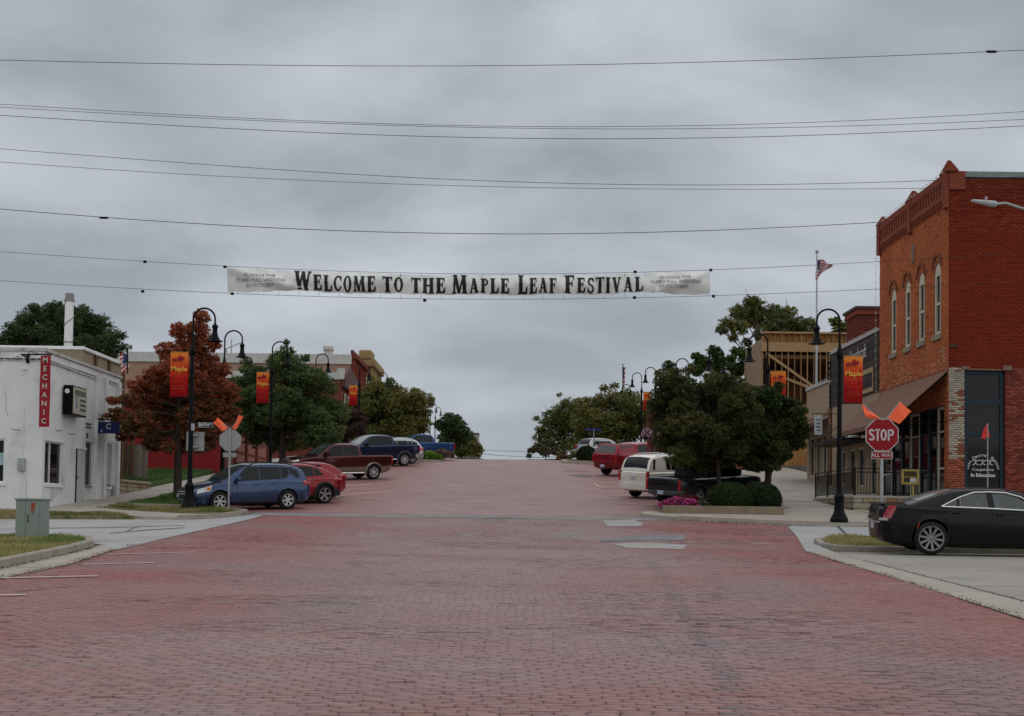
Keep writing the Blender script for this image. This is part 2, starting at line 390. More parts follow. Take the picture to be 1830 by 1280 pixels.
mass = link('road_bricks', npmesh('road_bricks', V, [f8, f4], [BC[M], np.tile(BC[M], (8, 1))*.8]), None, BRK); setp(mass, kind='stuff')
road = bpy.data.objects['road']; mass.parent = road
VAR = []
for q in range(6):
    o8 = oct_*(1+random.uniform(-.012, .012)); tz = [o8[i][0]*0+o8[i][1]*0 for i in range(8)]
    v = [(o8[i][0], o8[i][1], tz[i]) for i in range(8)]+[(o8[i][0], o8[i][1], -.035) for i in range(8)]
    f4b = np.array([[k, 8+k, 8+(k+1) % 8, (k+1) % 8] for k in range(8)])
    me = npmesh('brick', np.array(v), [np.arange(8)[None], f4b], [np.ones((1, 3)), np.full((8, 3), .8)]); me.materials.append(BRK); VAR.append(me)
for i in order:
    o = link('brick', VAR[i % 6], road); s = float((Z(bx[i], by[i]+.1)-Z(bx[i], by[i]-.1))/.2)
    o.location = (bx[i], by[i], float(Z(bx[i], by[i])+dz[i])); o.rotation_euler = (math.atan(s), 0, 0); o.color = (*BC[i], 1)
# ---- far road (bricks too small to tell apart)
def farbrick():
    m = bpy.data.materials.new('far_road_brick'); m.use_nodes = True; t = m.node_tree; b = t.nodes['Principled BSDF']; nn = t.nodes.new; l = t.links.new
    c = nn('ShaderNodeTexCoord'); br = nn('ShaderNodeTexBrick'); br.inputs['Scale'].default_value = 1
    br.inputs['Brick Width'].default_value = .215; br.inputs['Row Height'].default_value = .103; br.inputs['Mortar Size'].default_value = .006
    br.inputs['Mortar'].default_value = (.06, .04, .038, 1); br.inputs['Color1'].default_value = (.30, .16, .15, 1); br.inputs['Color2'].default_value = (.22, .15, .145, 1)
    l(c.outputs['Object'], br.inputs[0])
    sxx = nn('ShaderNodeSeparateXYZ'); l(c.outputs['Object'], sxx.inputs[0])
    ab = nn('ShaderNodeMath'); ab.operation = 'ABSOLUTE'; l(sxx.outputs[0], ab.inputs[0])
    mr = nn('ShaderNodeMapRange'); mr.inputs[1].default_value = 3.2; mr.inputs[2].default_value = 6.5; l(ab.outputs[0], mr.inputs[0])
    nz = nn('ShaderNodeTexNoise'); nz.inputs['Scale'].default_value = .5; nz.inputs['Detail'].default_value = 5; l(c.outputs['Object'], nz.inputs[0])
    ad = nn('ShaderNodeMath'); ad.operation = 'MULTIPLY_ADD'; ad.inputs[1].default_value = .9; l(nz.outputs[0], ad.inputs[0])
    sb = nn('ShaderNodeMath'); sb.operation = 'SUBTRACT'; sb.inputs[1].default_value = .45; l(mr.outputs[0], sb.inputs[0]); l(sb.outputs[0], ad.inputs[2])
    mx = nn('ShaderNodeMix'); mx.data_type = 'RGBA'; l(ad.outputs[0], mx.inputs[0]); mx.inputs[6].default_value = (.32, .195, .185, 1); mx.inputs[7].default_value = (.27, .088, .075, 1)
    m2 = nn('ShaderNodeMix'); m2.data_type = 'RGBA'; m2.inputs[0].default_value = .55; l(br.outputs[0], m2.inputs[6]); l(mx.outputs[2], m2.inputs[7])
    l(m2.outputs[2], b.inputs['Base Color']); b.inputs['Roughness'].default_value = .68
    n3 = nn('ShaderNodeTexNoise'); n3.inputs['Scale'].default_value = 1; n3.inputs['Detail'].default_value = 7; mp3 = nn('ShaderNodeMapping'); mp3.inputs['Scale'].default_value = (.6, 5, 1); l(c.outputs['Object'], mp3.inputs[0]); l(mp3.outputs[0], n3.inputs[0])
    r3 = nn('ShaderNodeMapRange'); r3.inputs[1].default_value = .3; r3.inputs[2].default_value = .7; r3.inputs[3].default_value = .52; r3.inputs[4].default_value = 1.25; l(n3.outputs[0], r3.inputs[0])
    v3 = nn('ShaderNodeVectorMath'); v3.operation = 'SCALE'; l(m2.outputs[2], v3.inputs[0]); l(r3.outputs[0], v3.inputs['Scale']); l(v3.outputs[0], b.inputs['Base Color'])
    return m
FB = farbrick()
sheet('road', [(-11.5, 42.6), (-11.5, 620), (11, 620), (11, 42.6)], 0, FB, xstep=6)
sheet('concrete_strip', [(-9.6, 41.3), (-9.6, 42.55), (9.2, 42.55), (9.2, 41.3)], .0, mat('strip_concrete', (.21, .205, .205), rough=.85, var=.25, vs=1.2))
# patches in the intersection (repaired concrete, worn crossing paint)
PATCH = mat('patch_concrete', (.30, .29, .28), rough=.85, var=.22, vs=2.5); PATD = mat('old_patch_concrete', (.17, .17, .175), rough=.85, var=.25, vs=2)
def px_sheet(name, pts, h, m, kind='structure', **k): return sheet(name, [tuple(G(*p, h)[:2]) for p in pts], h, m, kind=kind, **k)
px_sheet('concrete_patch', [(1076, 930), (1135, 929), (1149, 936), (1144, 941), (1086, 941)], .010, PATCH)
px_sheet('concrete_patch', [(1092, 972), (1150, 970), (1228, 974), (1222, 982), (1120, 979)], .010, PATCH)
px_sheet('concrete_patch', [(1160, 957), (1225, 956), (1222, 966), (1178, 965), (1072, 968), (1074, 963)], .008, PATD)
WORN = bpy.data.materials.new('worn_paint'); WORN.use_nodes = True
_t = WORN.node_tree; _b = _t.nodes['Principled BSDF']; _b.inputs['Base Color'].default_value = (.42, .40, .39, 1); _b.inputs['Roughness'].default_value = .8
_n = _t.nodes.new('ShaderNodeTexNoise'); _n.inputs['Scale'].default_value = 9; _n.inputs['Detail'].default_value = 6; _c = _t.nodes.new('ShaderNodeTexCoord'); _t.links.new(_c.outputs['Object'], _n.inputs[0])
_r = _t.nodes.new('ShaderNodeMapRange'); _r.inputs[1].default_value = .50; _r.inputs[2].default_value = .62; _r.inputs[4].default_value = .75; _t.links.new(_n.outputs[0], _r.inputs[0]); _t.links.new(_r.outputs[0], _b.inputs['Alpha'])
for a, b in ((640, 686), (816, 862), (904, 938), (990, 1038)):
    px_sheet('crossing_mark', [(a, 953), (b, 954), (b+4, 962), (a-2, 961)], .012, WORN)
px_sheet('crossing_mark', [(1340, 969), (1382, 971), (1385, 974), (1338, 973)], .012, WORN)
LINE = mat('line_paint', (.50, .45, .43), rough=.75, var=.25, vs=6); LINEF = mat('faded_line_paint', (.46, .31, .26), rough=.8, var=.3, vs=4)
def pline(p, q, w, m=LINE, h=.016):
    a = G(*p); b = G(*q); d = (b-a); d.z = 0; d.normalize(); nrm = Vector((-d.y, d.x, 0))*w/2
    o = sheet('parking_line', [tuple((a-nrm)[:2]), tuple((b-nrm)[:2]), tuple((b+nrm)[:2]), tuple((a+nrm)[:2])], h, m, kind='structure', step=.5, xstep=.6)
for p, q, w in (((190, 992), (352, 988), .1), ((150, 1010), (277, 1007), .08), ((-60, 1036), (175, 1031), .11), ((-60, 1067), (46, 1065), .1)): pline(p, q, w)
for p, q, w in (((606, 886.5), (690, 880.8), .30), ((598, 894), (668, 892), .24), ((607, 870.5), (720, 861.5), .30), ((704, 848.5), (740, 846.5), .26), ((612, 878), (700, 872), .22)): pline(p, q, w, LINEF)
for p, q, w in (((1062, 864), (1073, 872.5), .13), ((1073, 873), (1120, 873), .28), ((1062, 864), (1095, 864), .22), ((1086, 886.5), (1160, 887.5), .28), ((1092, 893.5), (1170, 894), .28), ((1110, 901), (1172, 903), .24), ((1080, 858), (1110, 858), .22)): pline(p, q, w, LINEF)
ST = mat('oil_stain', (.105, .075, .075), rough=.6, var=.3, vs=3)
for pts in (((1018, 849), (1040, 848), (1060, 850), (1050, 851.5), (1025, 850.8)), ((1025, 852), (1058, 852.6), (1048, 853.6)), ((1000, 842), (1060, 842.5), (1040, 843.4))): px_sheet('oil_stain', pts, .010, ST)
# ---- cross street
sheet('cross_street', [(-80, 28.4), (-80, 39.2), (-11, 39.2), (-9.6, 41.3), (-8.3, 41.3), (-8.3, 29), (-8.15, 25.2), (-9.0, 27)], .0, STREETC)
sheet('cross_street', [(6.9, 27.7), (8.0, 33), (9.2, 39.3), (80, 39.2), (80, 31.6), (9, 31.6), (8.2, 31.2), (7.8, 30.2), (7.7, 29.3), (7.55, 27.7)], .0, STREETC)
for pts in (((196, 953), (262, 947), (330, 943), (330, 944), (262, 948.4), (196, 954)), ((225, 950), (236, 944), (250, 941), (251, 942), (238, 945), (227, 951)), ((80, 944), (190, 943), (330, 939), (330, 939.6), (190, 944), (80, 944.8))): sheet('crack', [tuple(G(*p)[:2]) for p in pts], .006, mat('crack_tar', (.14, .135, .13), rough=.9))
for k in range(5): y0 = 9+k*3.7; sheet('expansion_joint', [(XL(y0)-.02, y0), (-8.2, y0+.02), (-8.2, y0+.05), (XL(y0)-.02, y0+.03)], .007, mat('joint_dirt', (.12, .11, .09), rough=1))
# ---- left near kerb, gutter and lawn
KL = [(-8.25, 2), (-8.2, 12), (-8.25, 18), (-8.4, 21), (-8.65, 24), (-8.95, 26.2), (-9.5, 27.6), (-10.6, 28.25), (-14, 28.4), (-40, 28.4)]
sheet('gutter', [(XL(3), 3), (XL(18), 18), (XL(21), 21), (XL(25), 25), (-8.15, 25.2), (-9.0, 27)]+[p for p in reversed(KL[:6])]+[(-8.3, 3)], .002, CONC)
KP = [(-.01, -.06), (-.02, .135), (-.0, .155), (.12, .155), (.15, .14), (.16, -.06)]
sweep('kerb', KL[:-1]+[(-60, 28.4)], [(-o, z) if False else (o, z) for o, z in KP], CONC2)
LAWN = mat('lawn', (.12, .135, .045), rough=.95, var=.3, vs=1.4, bump=.8, bs=18, var2=((.16, .145, .06), .9, .52))
inner = [(x-.12, y-.03 if y > 27 else y) for x, y in KL]
sheet('lawn', [(p[0], min(p[1], 28.25)) for p in inner[:-1]]+[(-60, 28.25), (-60, 2)], .145, LAWN, skirt=.2)
# ---- right near gutter strip, parking lot, grass strip
sheet('gutter', [(XR(3), 3), (XR(14), 14), (XR(19), 19), (XR(27.7), 27.7), (7.55, 27.7), (7.35, 24.8), (7.1, 16.2), (6.6, 3)], .003, CONC)
LOTZ = lambda x, y: min(float(Z(x, y)), .872)
sheet('parking_lot', [(6.6, 3), (7.1, 16.2), (7.35, 24.8), (7.55, 27.7), (7.7, 29.3), (80, 29.3), (80, 3)], .0, mat('lot_concrete', (.285, .265, .235), rough=.88, var=.12, vs=.5, bump=.2, bs=40, var2=((.20, .19, .175), .35, .62)), zf=LOTZ)
JT = mat('joint_tar', (.07, .065, .06), rough=.9)
sheet('expansion_joint', [(6.6, 3), (7.1, 16.2), (7.35, 24.8), (7.38, 24.8), (7.14, 16.2), (6.64, 3)], .007, JT)
for yy in (9.6, 14.2, 18.9, 23.4): sheet('expansion_joint', [(7.2, yy), (40, yy), (40, yy+.02), (7.2, yy+.02)], .006, JT)
for xx in (12.0, 17): sheet('expansion_joint', [(xx, 4), (xx, 29), (xx+.02, 29), (xx+.02, 4)], .006, JT, zf=LOTZ)
KR = [(80, 29.1), (12, 29.1), (8.6, 29.1), (8.05, 29.25), (7.75, 29.7), (7.85, 30.6), (8.5, 31.4), (10, 31.7), (80, 31.7)]
KZ = lambda x, y: min(float(Z(x, y)), .872+max(0, y-29.1)*.1)
sweep('kerb', list(reversed(KR)), [(o, z) for o, z in KP], CONC2, zf=KZ)
sheet('grass_strip', [(80, 29.22), (8.65, 29.22), (8.15, 29.36), (7.88, 29.75), (7.98, 30.5), (8.55, 31.25), (10, 31.56), (80, 31.56)], .15, mat('verge_grass', (.12, .125, .045), rough=.95, var=.3, vs=2, bump=.8, bs=20, var2=((.20, .17, .085), 1.0, .5)), skirt=.2, zf=KZ)
# ---- left far corner
VG = [(-60, 38.9), (-13, 38.7), (-11.9, 38.6), (-12.4, 39.3), (-13.6, 40.0), (-15.2, 40.4), (-60, 40.5)]
DRY = mat('dry_verge', (.18, .15, .075), rough=.97, var=.4, vs=2.6, bump=.8, bs=22, var2=((.07, .085, .025), 1.6, .5))
sheet('sidewalk', [(-60, 38.95), (-60, 41.95), (-16.25, 41.95), (-16.25, 320), (-14.2, 320), (-14.2, 45), (-14.4, 43.6), (-11.6, 43.4), (-9.2, 42.3), (-9.0, 41.6), (-9.45, 39.6), (-10.4, 38.5), (-11.6, 38.7), (-12, 39.1)], .10, CONC, skirt=.13)
sheet('verge', VG, .125, DRY, skirt=.2)
sweep('kerb', [(-10.45, 38.45), (-9.75, 38.95), (-9.3, 39.9), (-9.0, 41.2), (-9.0, 42.0), (-9.5, 42.5), (-11.6, 43.5)], [(-.0, -.06), (.0, .15), (.13, .15), (.14, -.06)], CONC2)
sheet('verge', [(-9.15, 41.2), (-9.12, 41.95), (-9.6, 42.4), (-11.4, 43.1), (-13.9, 43.3), (-14.6, 42.9), (-13.6, 42.0), (-12.2, 41.2), (-10.7, 40.3), (-9.9, 40.1), (-9.4, 40.5)], .13, DRY, skirt=.1)
sweep('kerb', [(-11.3, 43.35), (-13.8, 43.6)], [(-.06, -.0), (-.06, .21), (.06, .21), (.06, 0)], CONC2)
LG = mat('far_lawn', (.06, .10, .028), rough=.95, var=.25, vs=1.5, bump=.8, bs=18)
sheet('lawn', [(-11.55, 43.6), (-11.55, 320), (-14.2, 320), (-14.2, 45), (-14.45, 43.75)], .14, LG, skirt=.2)
sweep('kerb', [(-11.5, 43.4), (-11.5, 320)], [(-.14, .15), (0, .15), (.0, -.06), (-.14, -.06), (-.14, .15)][::-1], CONC2, dens=4)
sheet('lawn', [(-16.3, 54.6), (-16.3, 67), (-60, 67), (-60, 50.2), (-16.6, 50.2)], .30, LG, skirt=.5)
# bump-outs beyond
def bump(x0, x1, y0, y1, sgn):
    c = 1.2
    o = [(x0, y0), (x1-sgn*c, y0+1.0), (x1, y0+2.2), (x1, y1-1.5), (x1-sgn*c, y1-.3), (x0, y1)]
    sheet('kerb_island', o, .14, CONC2, skirt=.2); i = [(x0, y0+.4), (x1-sgn*c, y0+1.4), (x1-sgn*.35, y0+2.4), (x1-sgn*.35, y1-1.8), (x1-sgn*c, y1-.7), (x0, y1-.4)]
    sheet('planting_bed', i, .165, DRY, skirt=.05)
bump(-11.4, -4.6, 83.5, 91, 1); bump(10.2, 4.1, 83.5, 92, -1); bump(-11.4, -5, 150, 158, 1); bump(10.2, 5, 150, 160, -1); bump(-11.4, -4, 212, 220, 1); bump(10.2, 4, 230, 240, -1)
# ---- right far corner plaza
PL = [(5.2, 44.3), (4.85, 43.6), (4.95, 42.7), (5.7, 41.5), (9.2, 39.35), (10.2, 39.2), (80, 39.2), (80, 46), (19, 46), (17.3, 320), (10.2, 320), (10.2, 47.3)]
sheet('sidewalk', PL, .12, CONC, skirt=.2)
BS = mat('sidewalk_brick_band', (.235, .12, .095), rough=.85, var=.2, vs=8)
sheet('brick_band', [(5.9, 41.55), (9.35, 39.5), (10.2, 39.35), (40, 39.35), (40, 39.65), (10.3, 39.65), (9.5, 39.8), (6.1, 41.85)], .126, BS)
sheet('brick_band', [(10.9, 46.9), (11.1, 46.9), (11.1, 120), (10.9, 120)], .126, BS)
sheet('brick_band', [(11.1, 52.0), (17.2, 47.6), (17.2, 47.75), (11.1, 52.2)], .126, BS)
for yy in (40.9, 43.0, 45.1, 48.5, 51.5, 54.5, 58, 62, 66, 70): sheet('sidewalk_joint', [(11.2, yy), (17.2, yy), (17.2, yy+.025), (11.2, yy+.025)], .124, JT)
for yy in (44, 47, 50, 53, 56, 59, 62): sheet('sidewalk_joint', [(-16.2, yy), (-14.2, yy), (-14.2, yy+.03), (-16.2, yy+.03)], .104, JT)
sheet('sidewalk_joint', [(13.5, 39.7), (13.52, 39.7), (13.52, 46), (13.5, 46)], .124, JT)
# crack in the right cross street
sheet('crack', [tuple(G(*p)[:2]) for p in ((1495, 941), (1500, 941), (1509, 950), (1519, 961), (1516, 961), (1505, 951))], .006, JT)
# ---- grass blades
def blades(name, poly, n, h, hgt, cols, zoff, parent=None, seed=1, w=.012, zf=None):
    r_ = np.random.RandomState(seed); P_ = np.array(poly); x0, y0 = P_.min(0); x1, y1 = P_.max(0); pts = []
    while sum(len(p) for p in pts) < n:
        q = r_.rand(n*2, 2)*[x1-x0, y1-y0]+[x0, y0]; ins = np.zeros(len(q), bool); j = len(P_)-1
        for i in range(len(P_)):
            cnd = ((P_[i, 1] > q[:, 1]) != (P_[j, 1] > q[:, 1])) & (q[:, 0] < (P_[j, 0]-P_[i, 0])*(q[:, 1]-P_[i, 1])/(P_[j, 1]-P_[i, 1]+1e-9)+P_[i, 0]); ins ^= cnd; j = i
        pts.append(q[ins])
    q = np.concatenate(pts)[:n]; z = (Z(q[:, 0], q[:, 1]) if zf is None else np.array([zf(*p) for p in q]))+zoff; a = r_.rand(n)*6.283; hh = hgt*(.5+r_.rand(n))*(.4+1.1*vnoise(q[:, 0], q[:, 1], .5, seed+3))
    dx, dy = np.cos(a)*w, np.sin(a)*w; ln = r_.randn(n, 2)*.4*hh[:, None]
    V = np.stack([np.stack([q[:, 0]-dx, q[:, 1]-dy, z], 1), np.stack([q[:, 0]+dx, q[:, 1]+dy, z], 1), np.stack([q[:, 0]+ln[:, 0], q[:, 1]+ln[:, 1], z+hh], 1)], 1).reshape(-1, 3)
    k = np.clip((vnoise(q[:, 0], q[:, 1], 1.3, seed)-.5)*2.2+.5+r_.randn(n)*.15, 0, 1)[:, None]; c = np.array(cols[0])*(1-k)+np.array(cols[1])*k; c = c*(.75+.5*r_.rand(n, 1))*1.35
    o = link(name, npmesh(name, V, [np.arange(3*n).reshape(n, 3)], [c]), None, leafmat('grass_blade')); setp(o, kind='stuff')
blades('grass', [(-8.4, 17), (-8.55, 21), (-8.8, 24), (-9.1, 26.1), (-9.7, 27.5), (-10.6, 28.1), (-14.5, 28.2), (-14.5, 17)], 42000, 0, .06, [(.10, .145, .04), (.25, .21, .09)], .14, seed=2)
blades('grass', [(8.7, 29.28), (8.2, 29.42), (7.95, 29.8), (8.05, 30.5), (8.6, 31.2), (14, 31.5), (14, 29.28)], 15000, 0, .07, [(.16, .17, .055), (.28, .24, .11)], .145, seed=5, zf=KZ)
blades('grass', [(-24, 38.9), (-13, 38.75), (-12.1, 38.75), (-12.6, 39.3), (-13.6, 39.9), (-15.2, 40.3), (-24, 40.4)], 14000, 0, .08, [(.11, .125, .04), (.24, .20, .09)], .12, seed=6, w=.018)
blades('grass', [(-9.3, 41.2), (-9.7, 42.3), (-11.4, 43.0), (-13.9, 43.2), (-14.3, 42.8), (-12.2, 41.3), (-10.7, 40.4), (-9.5, 40.5)], 9000, 0, .09, [(.11, .125, .04), (.25, .20, .10)], .12, seed=7, w=.018)
blades('grass', [(-16.4, 54.6), (-16.4, 66.8), (-24, 66.8), (-24, 54)], 26000, 0, .10, [(.045, .085, .022), (.08, .12, .04)], .29, seed=9, w=.025)
blades('grass', [(-11.7, 43.7), (-11.7, 60), (-14.1, 60), (-14.1, 45), (-14.3, 43.9)], 14000, 0, .08, [(.055, .10, .025), (.085, .135, .04)], .14, seed=8, w=.02)
# ================================================================== BUILDINGS
def wall(mb, P0, u, ulen, z0, z1, openings, depth, n, mi=0, ri=None):
    """planar wall with rectangular openings (u0,u1,za,zb) and reveals of the given depth"""
    P0 = Vector(P0); u = Vector(u); n = Vector(n)
    us = sorted({0, ulen, *[o[0] for o in openings], *[o[1] for o in openings]}); zs = sorted({z0, z1, *[o[2] for o in openings], *[o[3] for o in openings]})
    q = lambda a, z, d=0: P0+u*a+Vector((0, 0, z))-n*d
    for i in range(len(us)-1):
        for j in range(len(zs)-1):
            cu, cz = (us[i]+us[i+1])/2, (zs[j]+zs[j+1])/2
            if any(o[0] < cu < o[1] and o[2] < cz < o[3] for o in openings): continue
            mb.add([q(us[i], zs[j]), q(us[i+1], zs[j]), q(us[i+1], zs[j+1]), q(us[i], zs[j+1])], [(0, 1, 2, 3)], mi)
    for a, b, c, d in openings:
        for p, r in (((a, c), (a, d)), ((a, d), (b, d)), ((b, d), (b, c)), ((b, c), (a, c))):
            mb.add([q(*p), q(*r), q(*r, depth), q(*p, depth)], [(0, 1, 2, 3)], mi if ri is None else ri)
    return mb
def pbox(mb, P0, u, n, a0, a1, z0, z1, d0, d1, mi=0):
    """box given along-wall range a, height range z, outward range d"""
    P0 = Vector(P0); u = Vector(u); n = Vector(n)
    c = P0+u*(a0+a1)/2+n*(d0+d1)/2+Vector((0, 0, (z0+z1)/2))
    return mb.obox(c, u*(a1-a0)/2, n*(d1-d0)/2, (0, 0, (z1-z0)/2), mi)
def window(parent, P0, u, n, a0, a1, z0, z1, depth, fm, gm=None, fw=.06, bars=(), hbars=(), name='window'):
    f = MB()
    for r in ((a0, a0+fw, z0, z1), (a1-fw, a1, z0, z1), (a0+fw, a1-fw, z0, z0+fw), (a0+fw, a1-fw, z1-fw, z1)): pbox(f, P0, u, n, *r, -depth, -depth+.07)
    for t in bars: x = a0+(a1-a0)*t; pbox(f, P0, u, n, x-fw*.4, x+fw*.4, z0+fw, z1-fw, -depth, -depth+.06)
    for t in hbars: x = z0+(z1-z0)*t; pbox(f, P0, u, n, a0+fw, a1-fw, x-fw*.4, x+fw*.4, -depth, -depth+.058)
    fo = f.build(name, fm, parent)
    g = MB(); pbox(g, P0, u, n, a0+fw*.8, a1-fw*.8, z0+fw*.8, z1-fw*.8, -depth-.01, -depth+.012); g.build('pane', gm or GLASS, fo); return fo
def bricks(name, P0, u, n, ulen, z0, z1, openings, colfn, parent, matl, pu=.24, pz=.087, d=.014, gap=.011, singles=None, seed=3):
    P0 = np.array(P0, float); u = np.array(u, float); n = np.array(n, float); r_ = np.random.RandomState(seed); A = []; Hh = []
    j = 0; z = z0
    while z+pz <= z1+1e-6:
        a = 0.0 if j % 2 == 0 else -pu/2
        while a < ulen-.03:
            s, e2 = max(a, 0), min(a+pu, ulen)
            if e2-s > .06:
                segs = [(s, e2)]
                for o in openings:
                    if o[2]-.02 < z+pz/2 < o[3]+.02:
                        ns = []
                        for p, q in segs:
                            if q <= o[0] or p >= o[1]: ns.append((p, q))
                            else:
                                if o[0]-p > .04: ns.append((p, o[0]))
                                if q-o[1] > .04: ns.append((o[1], q))
                        segs = ns
                for p, q in segs: A.append((p, q)); Hh.append(z)
            a += pu
        z += pz; j += 1
    A = np.array(A); Hh = np.array(Hh); m = len(A); g = gap/2; dd = d*(.55+.9*r_.rand(m))
    C = colfn((A[:, 0]+A[:, 1])/2, Hh, r_)
    def verts(idx):
        a0 = A[idx, 0]+g; a1 = A[idx, 1]-g; b0 = Hh[idx]+g; b1 = Hh[idx]+pz-g; out = []
        for dep in (None, 0):
            for (aa, bb) in ((a0, b0), (a1, b0), (a1, b1), (a0, b1)):
                de = dd[idx] if dep is None else np.full(len(idx), -.004)
                out.append(P0[None]+aa[:, None]*u+de[:, None]*n+np.stack([0*bb, 0*bb, bb], 1))
        return np.stack(out, 1)
    FB_ = np.array([[0, 1, 2, 3], [0, 4, 5, 1], [1, 5, 6, 2], [2, 6, 7, 3], [3, 7, 4, 0]])
    sel = singles(A, Hh) if singles is not None else np.array([], int)
    mask = np.ones(m, bool); mask[sel] = False; idx = np.nonzero(mask)[0]
    org = np.array(ORG[parent.name])
    V = verts(idx).reshape(-1, 3)-org; F = (np.arange(len(idx))[:, None, None]*8+FB_[None]).reshape(-1, 4)
    o = link(name, npmesh(name, V, [F], [np.repeat(C[idx], 5, axis=0)]), parent, matl); setp(o, kind='stuff')
    cache = {}
    for i in sel:
        L = round(float(A[i, 1]-A[i, 0]), 2); key = L
        if key not in cache:
            du = u*L; v = []
            for dep in (d, -.004):
                for (aa, bb) in ((g, g), (L-g, g), (L-g, pz-g), (g, pz-g)): v.append(aa*u+dep*n+np.array([0, 0, bb]))
            me = npmesh('brick', np.array(v), [FB_], [np.ones((5, 3))]); me.materials.append(matl); cache[key] = me
        b = link('brick', cache[key], parent); b.location = Vector(P0+A[i, 0]*u+np.array([0, 0, Hh[i]])-org); b.color = (*C[i], 1)
MORT = mat('mortar', (.20, .085, .055), rough=.95, var=.2, vs=6); MORTD = mat('mortar_dark', (.10, .024, .014), rough=.95, var=.2, vs=6)
WBR = mat('wall_brick', attr=True, objcol=True, rough=.9, spec=.08, var=.12, vs=30, bump=.2, bs=80)
TANST = mat('tan_stucco', (.30, .225, .15), rough=.9, var=.1, vs=2, bump=.15, bs=60)
CREAM = mat('cream_wood', (.50, .45, .34), rough=.6, var=.1, vs=6)
NAVY = mat('navy_frame', (.012, .025, .04), rough=.45, var=.15, vs=4)
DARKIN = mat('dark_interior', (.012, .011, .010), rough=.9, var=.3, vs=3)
def bulbs(name, path, sp, parent, r=.034, drop=.03):
    mb = MB(); pts = [Vector(p) for p in path]; 
    for a, b in zip(pts[:-1], pts[1:]):
        n = max(1, int((b-a).length/sp))
        for k in range(n):
            p = a.lerp(b, (k+.5)/n)+Vector((0, 0, -drop+random.uniform(-.02, .02)))
            mb.add([p+Vector(q)*r for q in ((1, 0, 0), (0, 1, 0), (-1, 0, 0), (0, -1, 0), (0, 0, 1), (0, 0, -1.3))], [(0, 1, 4), (1, 2, 4), (2, 3, 4), (3, 0, 4), (1, 0, 5), (2, 1, 5), (3, 2, 5), (0, 3, 5)])
        mb.tube([a+Vector((0, 0, .0)), b], .006, 3)
    return mb.build(name, mat('frosted_bulb', (.6, .6, .58), rough=.4, var=0), parent, kind='stuff')
# ---------------------------------------------------------------- corner brick building (right)
BX, BY0, BY1 = 17.1, 46.5, 55.1
rb = thing('brick_building', 'tall orange-red brick corner building with brown awning and arched windows', 'building', (BX, BY0, 2.0))
U, Nn = (0, 1, 0), (-1, 0, 0); P0 = (BX, BY0, 0)
def wz(px, py): p = PX(px, py, BX); return p.y-BY0, p.z
wins = []
for xt, yt, xb, yb in ((1598, 521, 1596.5, 634), (1623.5, 504, 1621.5, 625), (1647, 489, 1647, 614), (1676, 471, 1675.5, 601)):
    a, zt = wz(xt, yt); a2, zb = wz(xb, yb); a = (a+a2)/2; wins.append((a-.36, a+.36, 9.1, 12.0))
TOPZ = 15.25
store = (.45, 8.4, 2.7, 6.2)
mb = MB(); wall(mb, P0, U, BY1-BY0, 1.2, 14.2, wins+[store], .3, Nn, 0)
wall(mb, (BX, BY0, 0), (1, 0, 0), 12, 1.2, 15.1, [(.62, 2.2, 2.0, 7.55)], .35, (0, -1, 0), 1)
wall(mb, (BX, BY1, 0), (1, 0, 0), 12, 1.2, 15.0, [], .1, (0, 1, 0), 1)
mb.add([(BX, BY0, 14.95), (BX+12, BY0, 14.95), (BX+12, BY1, 14.95), (BX, BY1, 14.95)], [(0, 1, 2, 3)], 2)
pbox(mb, P0, U, Nn, 0, BY1-BY0, 14.2, 15.25, -.3, 0, 0)
mb.build('wall', [MORT, MORTD, mat('roof_grey', (.12, .12, .12))], rb)
def cw(a, z, r_):     # west facade bricks
    n = len(a); v = vnoise(a, z, 1.1, 31)[:, None]; c = np.array([.44, .132, .056])*(.85+.25*v)*(.90+.2*r_.rand(n, 1))
    w = (z > 7.2) & (z < 8.9) & (r_.rand(n) < .26*np.clip((8.9-z)/1.3, 0, 1)); c[w] = c[w]*.5+np.array([.22, .16, .135])
    w = (z < 7.6) & (z > 6.9); c[w] = c[w]*.8
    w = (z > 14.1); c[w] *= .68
    w = r_.rand(n) < .05; c[w] *= .6
    return c
def cs(a, z, r_):     # south facade bricks
    n = len(a); v = vnoise(a, z, 1.4, 33)[:, None]; c = np.array([.175, .026, .012])*(.85+.3*v)*(.90+.2*r_.rand(n, 1))
    up = z > 12.9; c[up] = c[up]*.9+np.array([.05, .016, .010])*(r_.rand(up.sum(), 1))
    p = (a < .62) & (z < 7.62) & (z > 4.0); k = r_.rand(n) < np.where(a < .36, .93, np.where(vnoise(a*0+1, z, .8, 44) > .55, .3, .9))
    w = p & k; c[w] = np.array([.36, .32, .26])*(.75+.4*r_.rand(w.sum(), 1))
    w = p & ~k; c[w] = np.array([.22, .09, .05])
    w = (a > 2.2) & (z < 7.6); c[w] = np.array([.215, .055, .04])*(.6+.8*r_.rand(w.sum(), 1)**1.3)
    w = (a < .62) & (z <= 4.0); c[w] = np.array([.28, .085, .05])*(.7+.6*r_.rand(w.sum(), 1))
    return c
bricks('facade_bricks', P0, U, Nn, BY1-BY0, 1.9, 14.2, wins+[store], cw, rb, WBR, seed=4)
def ss(A, H):
    vis = (A[:, 1] < 3.0) & (H > 3.0) & (H < 12.5) & ((A[:, 1] < .63) | ((A[:, 0] > 2.15) & (H < 8.5)) | (H > 7.6))
    idx = np.nonzero(vis & ((A[:, 1]-A[:, 0]) > .2))[0]; w = np.abs(H[idx]-6.4)+(A[idx, 0] > 3)*5; return idx[w.argsort()[:300]]
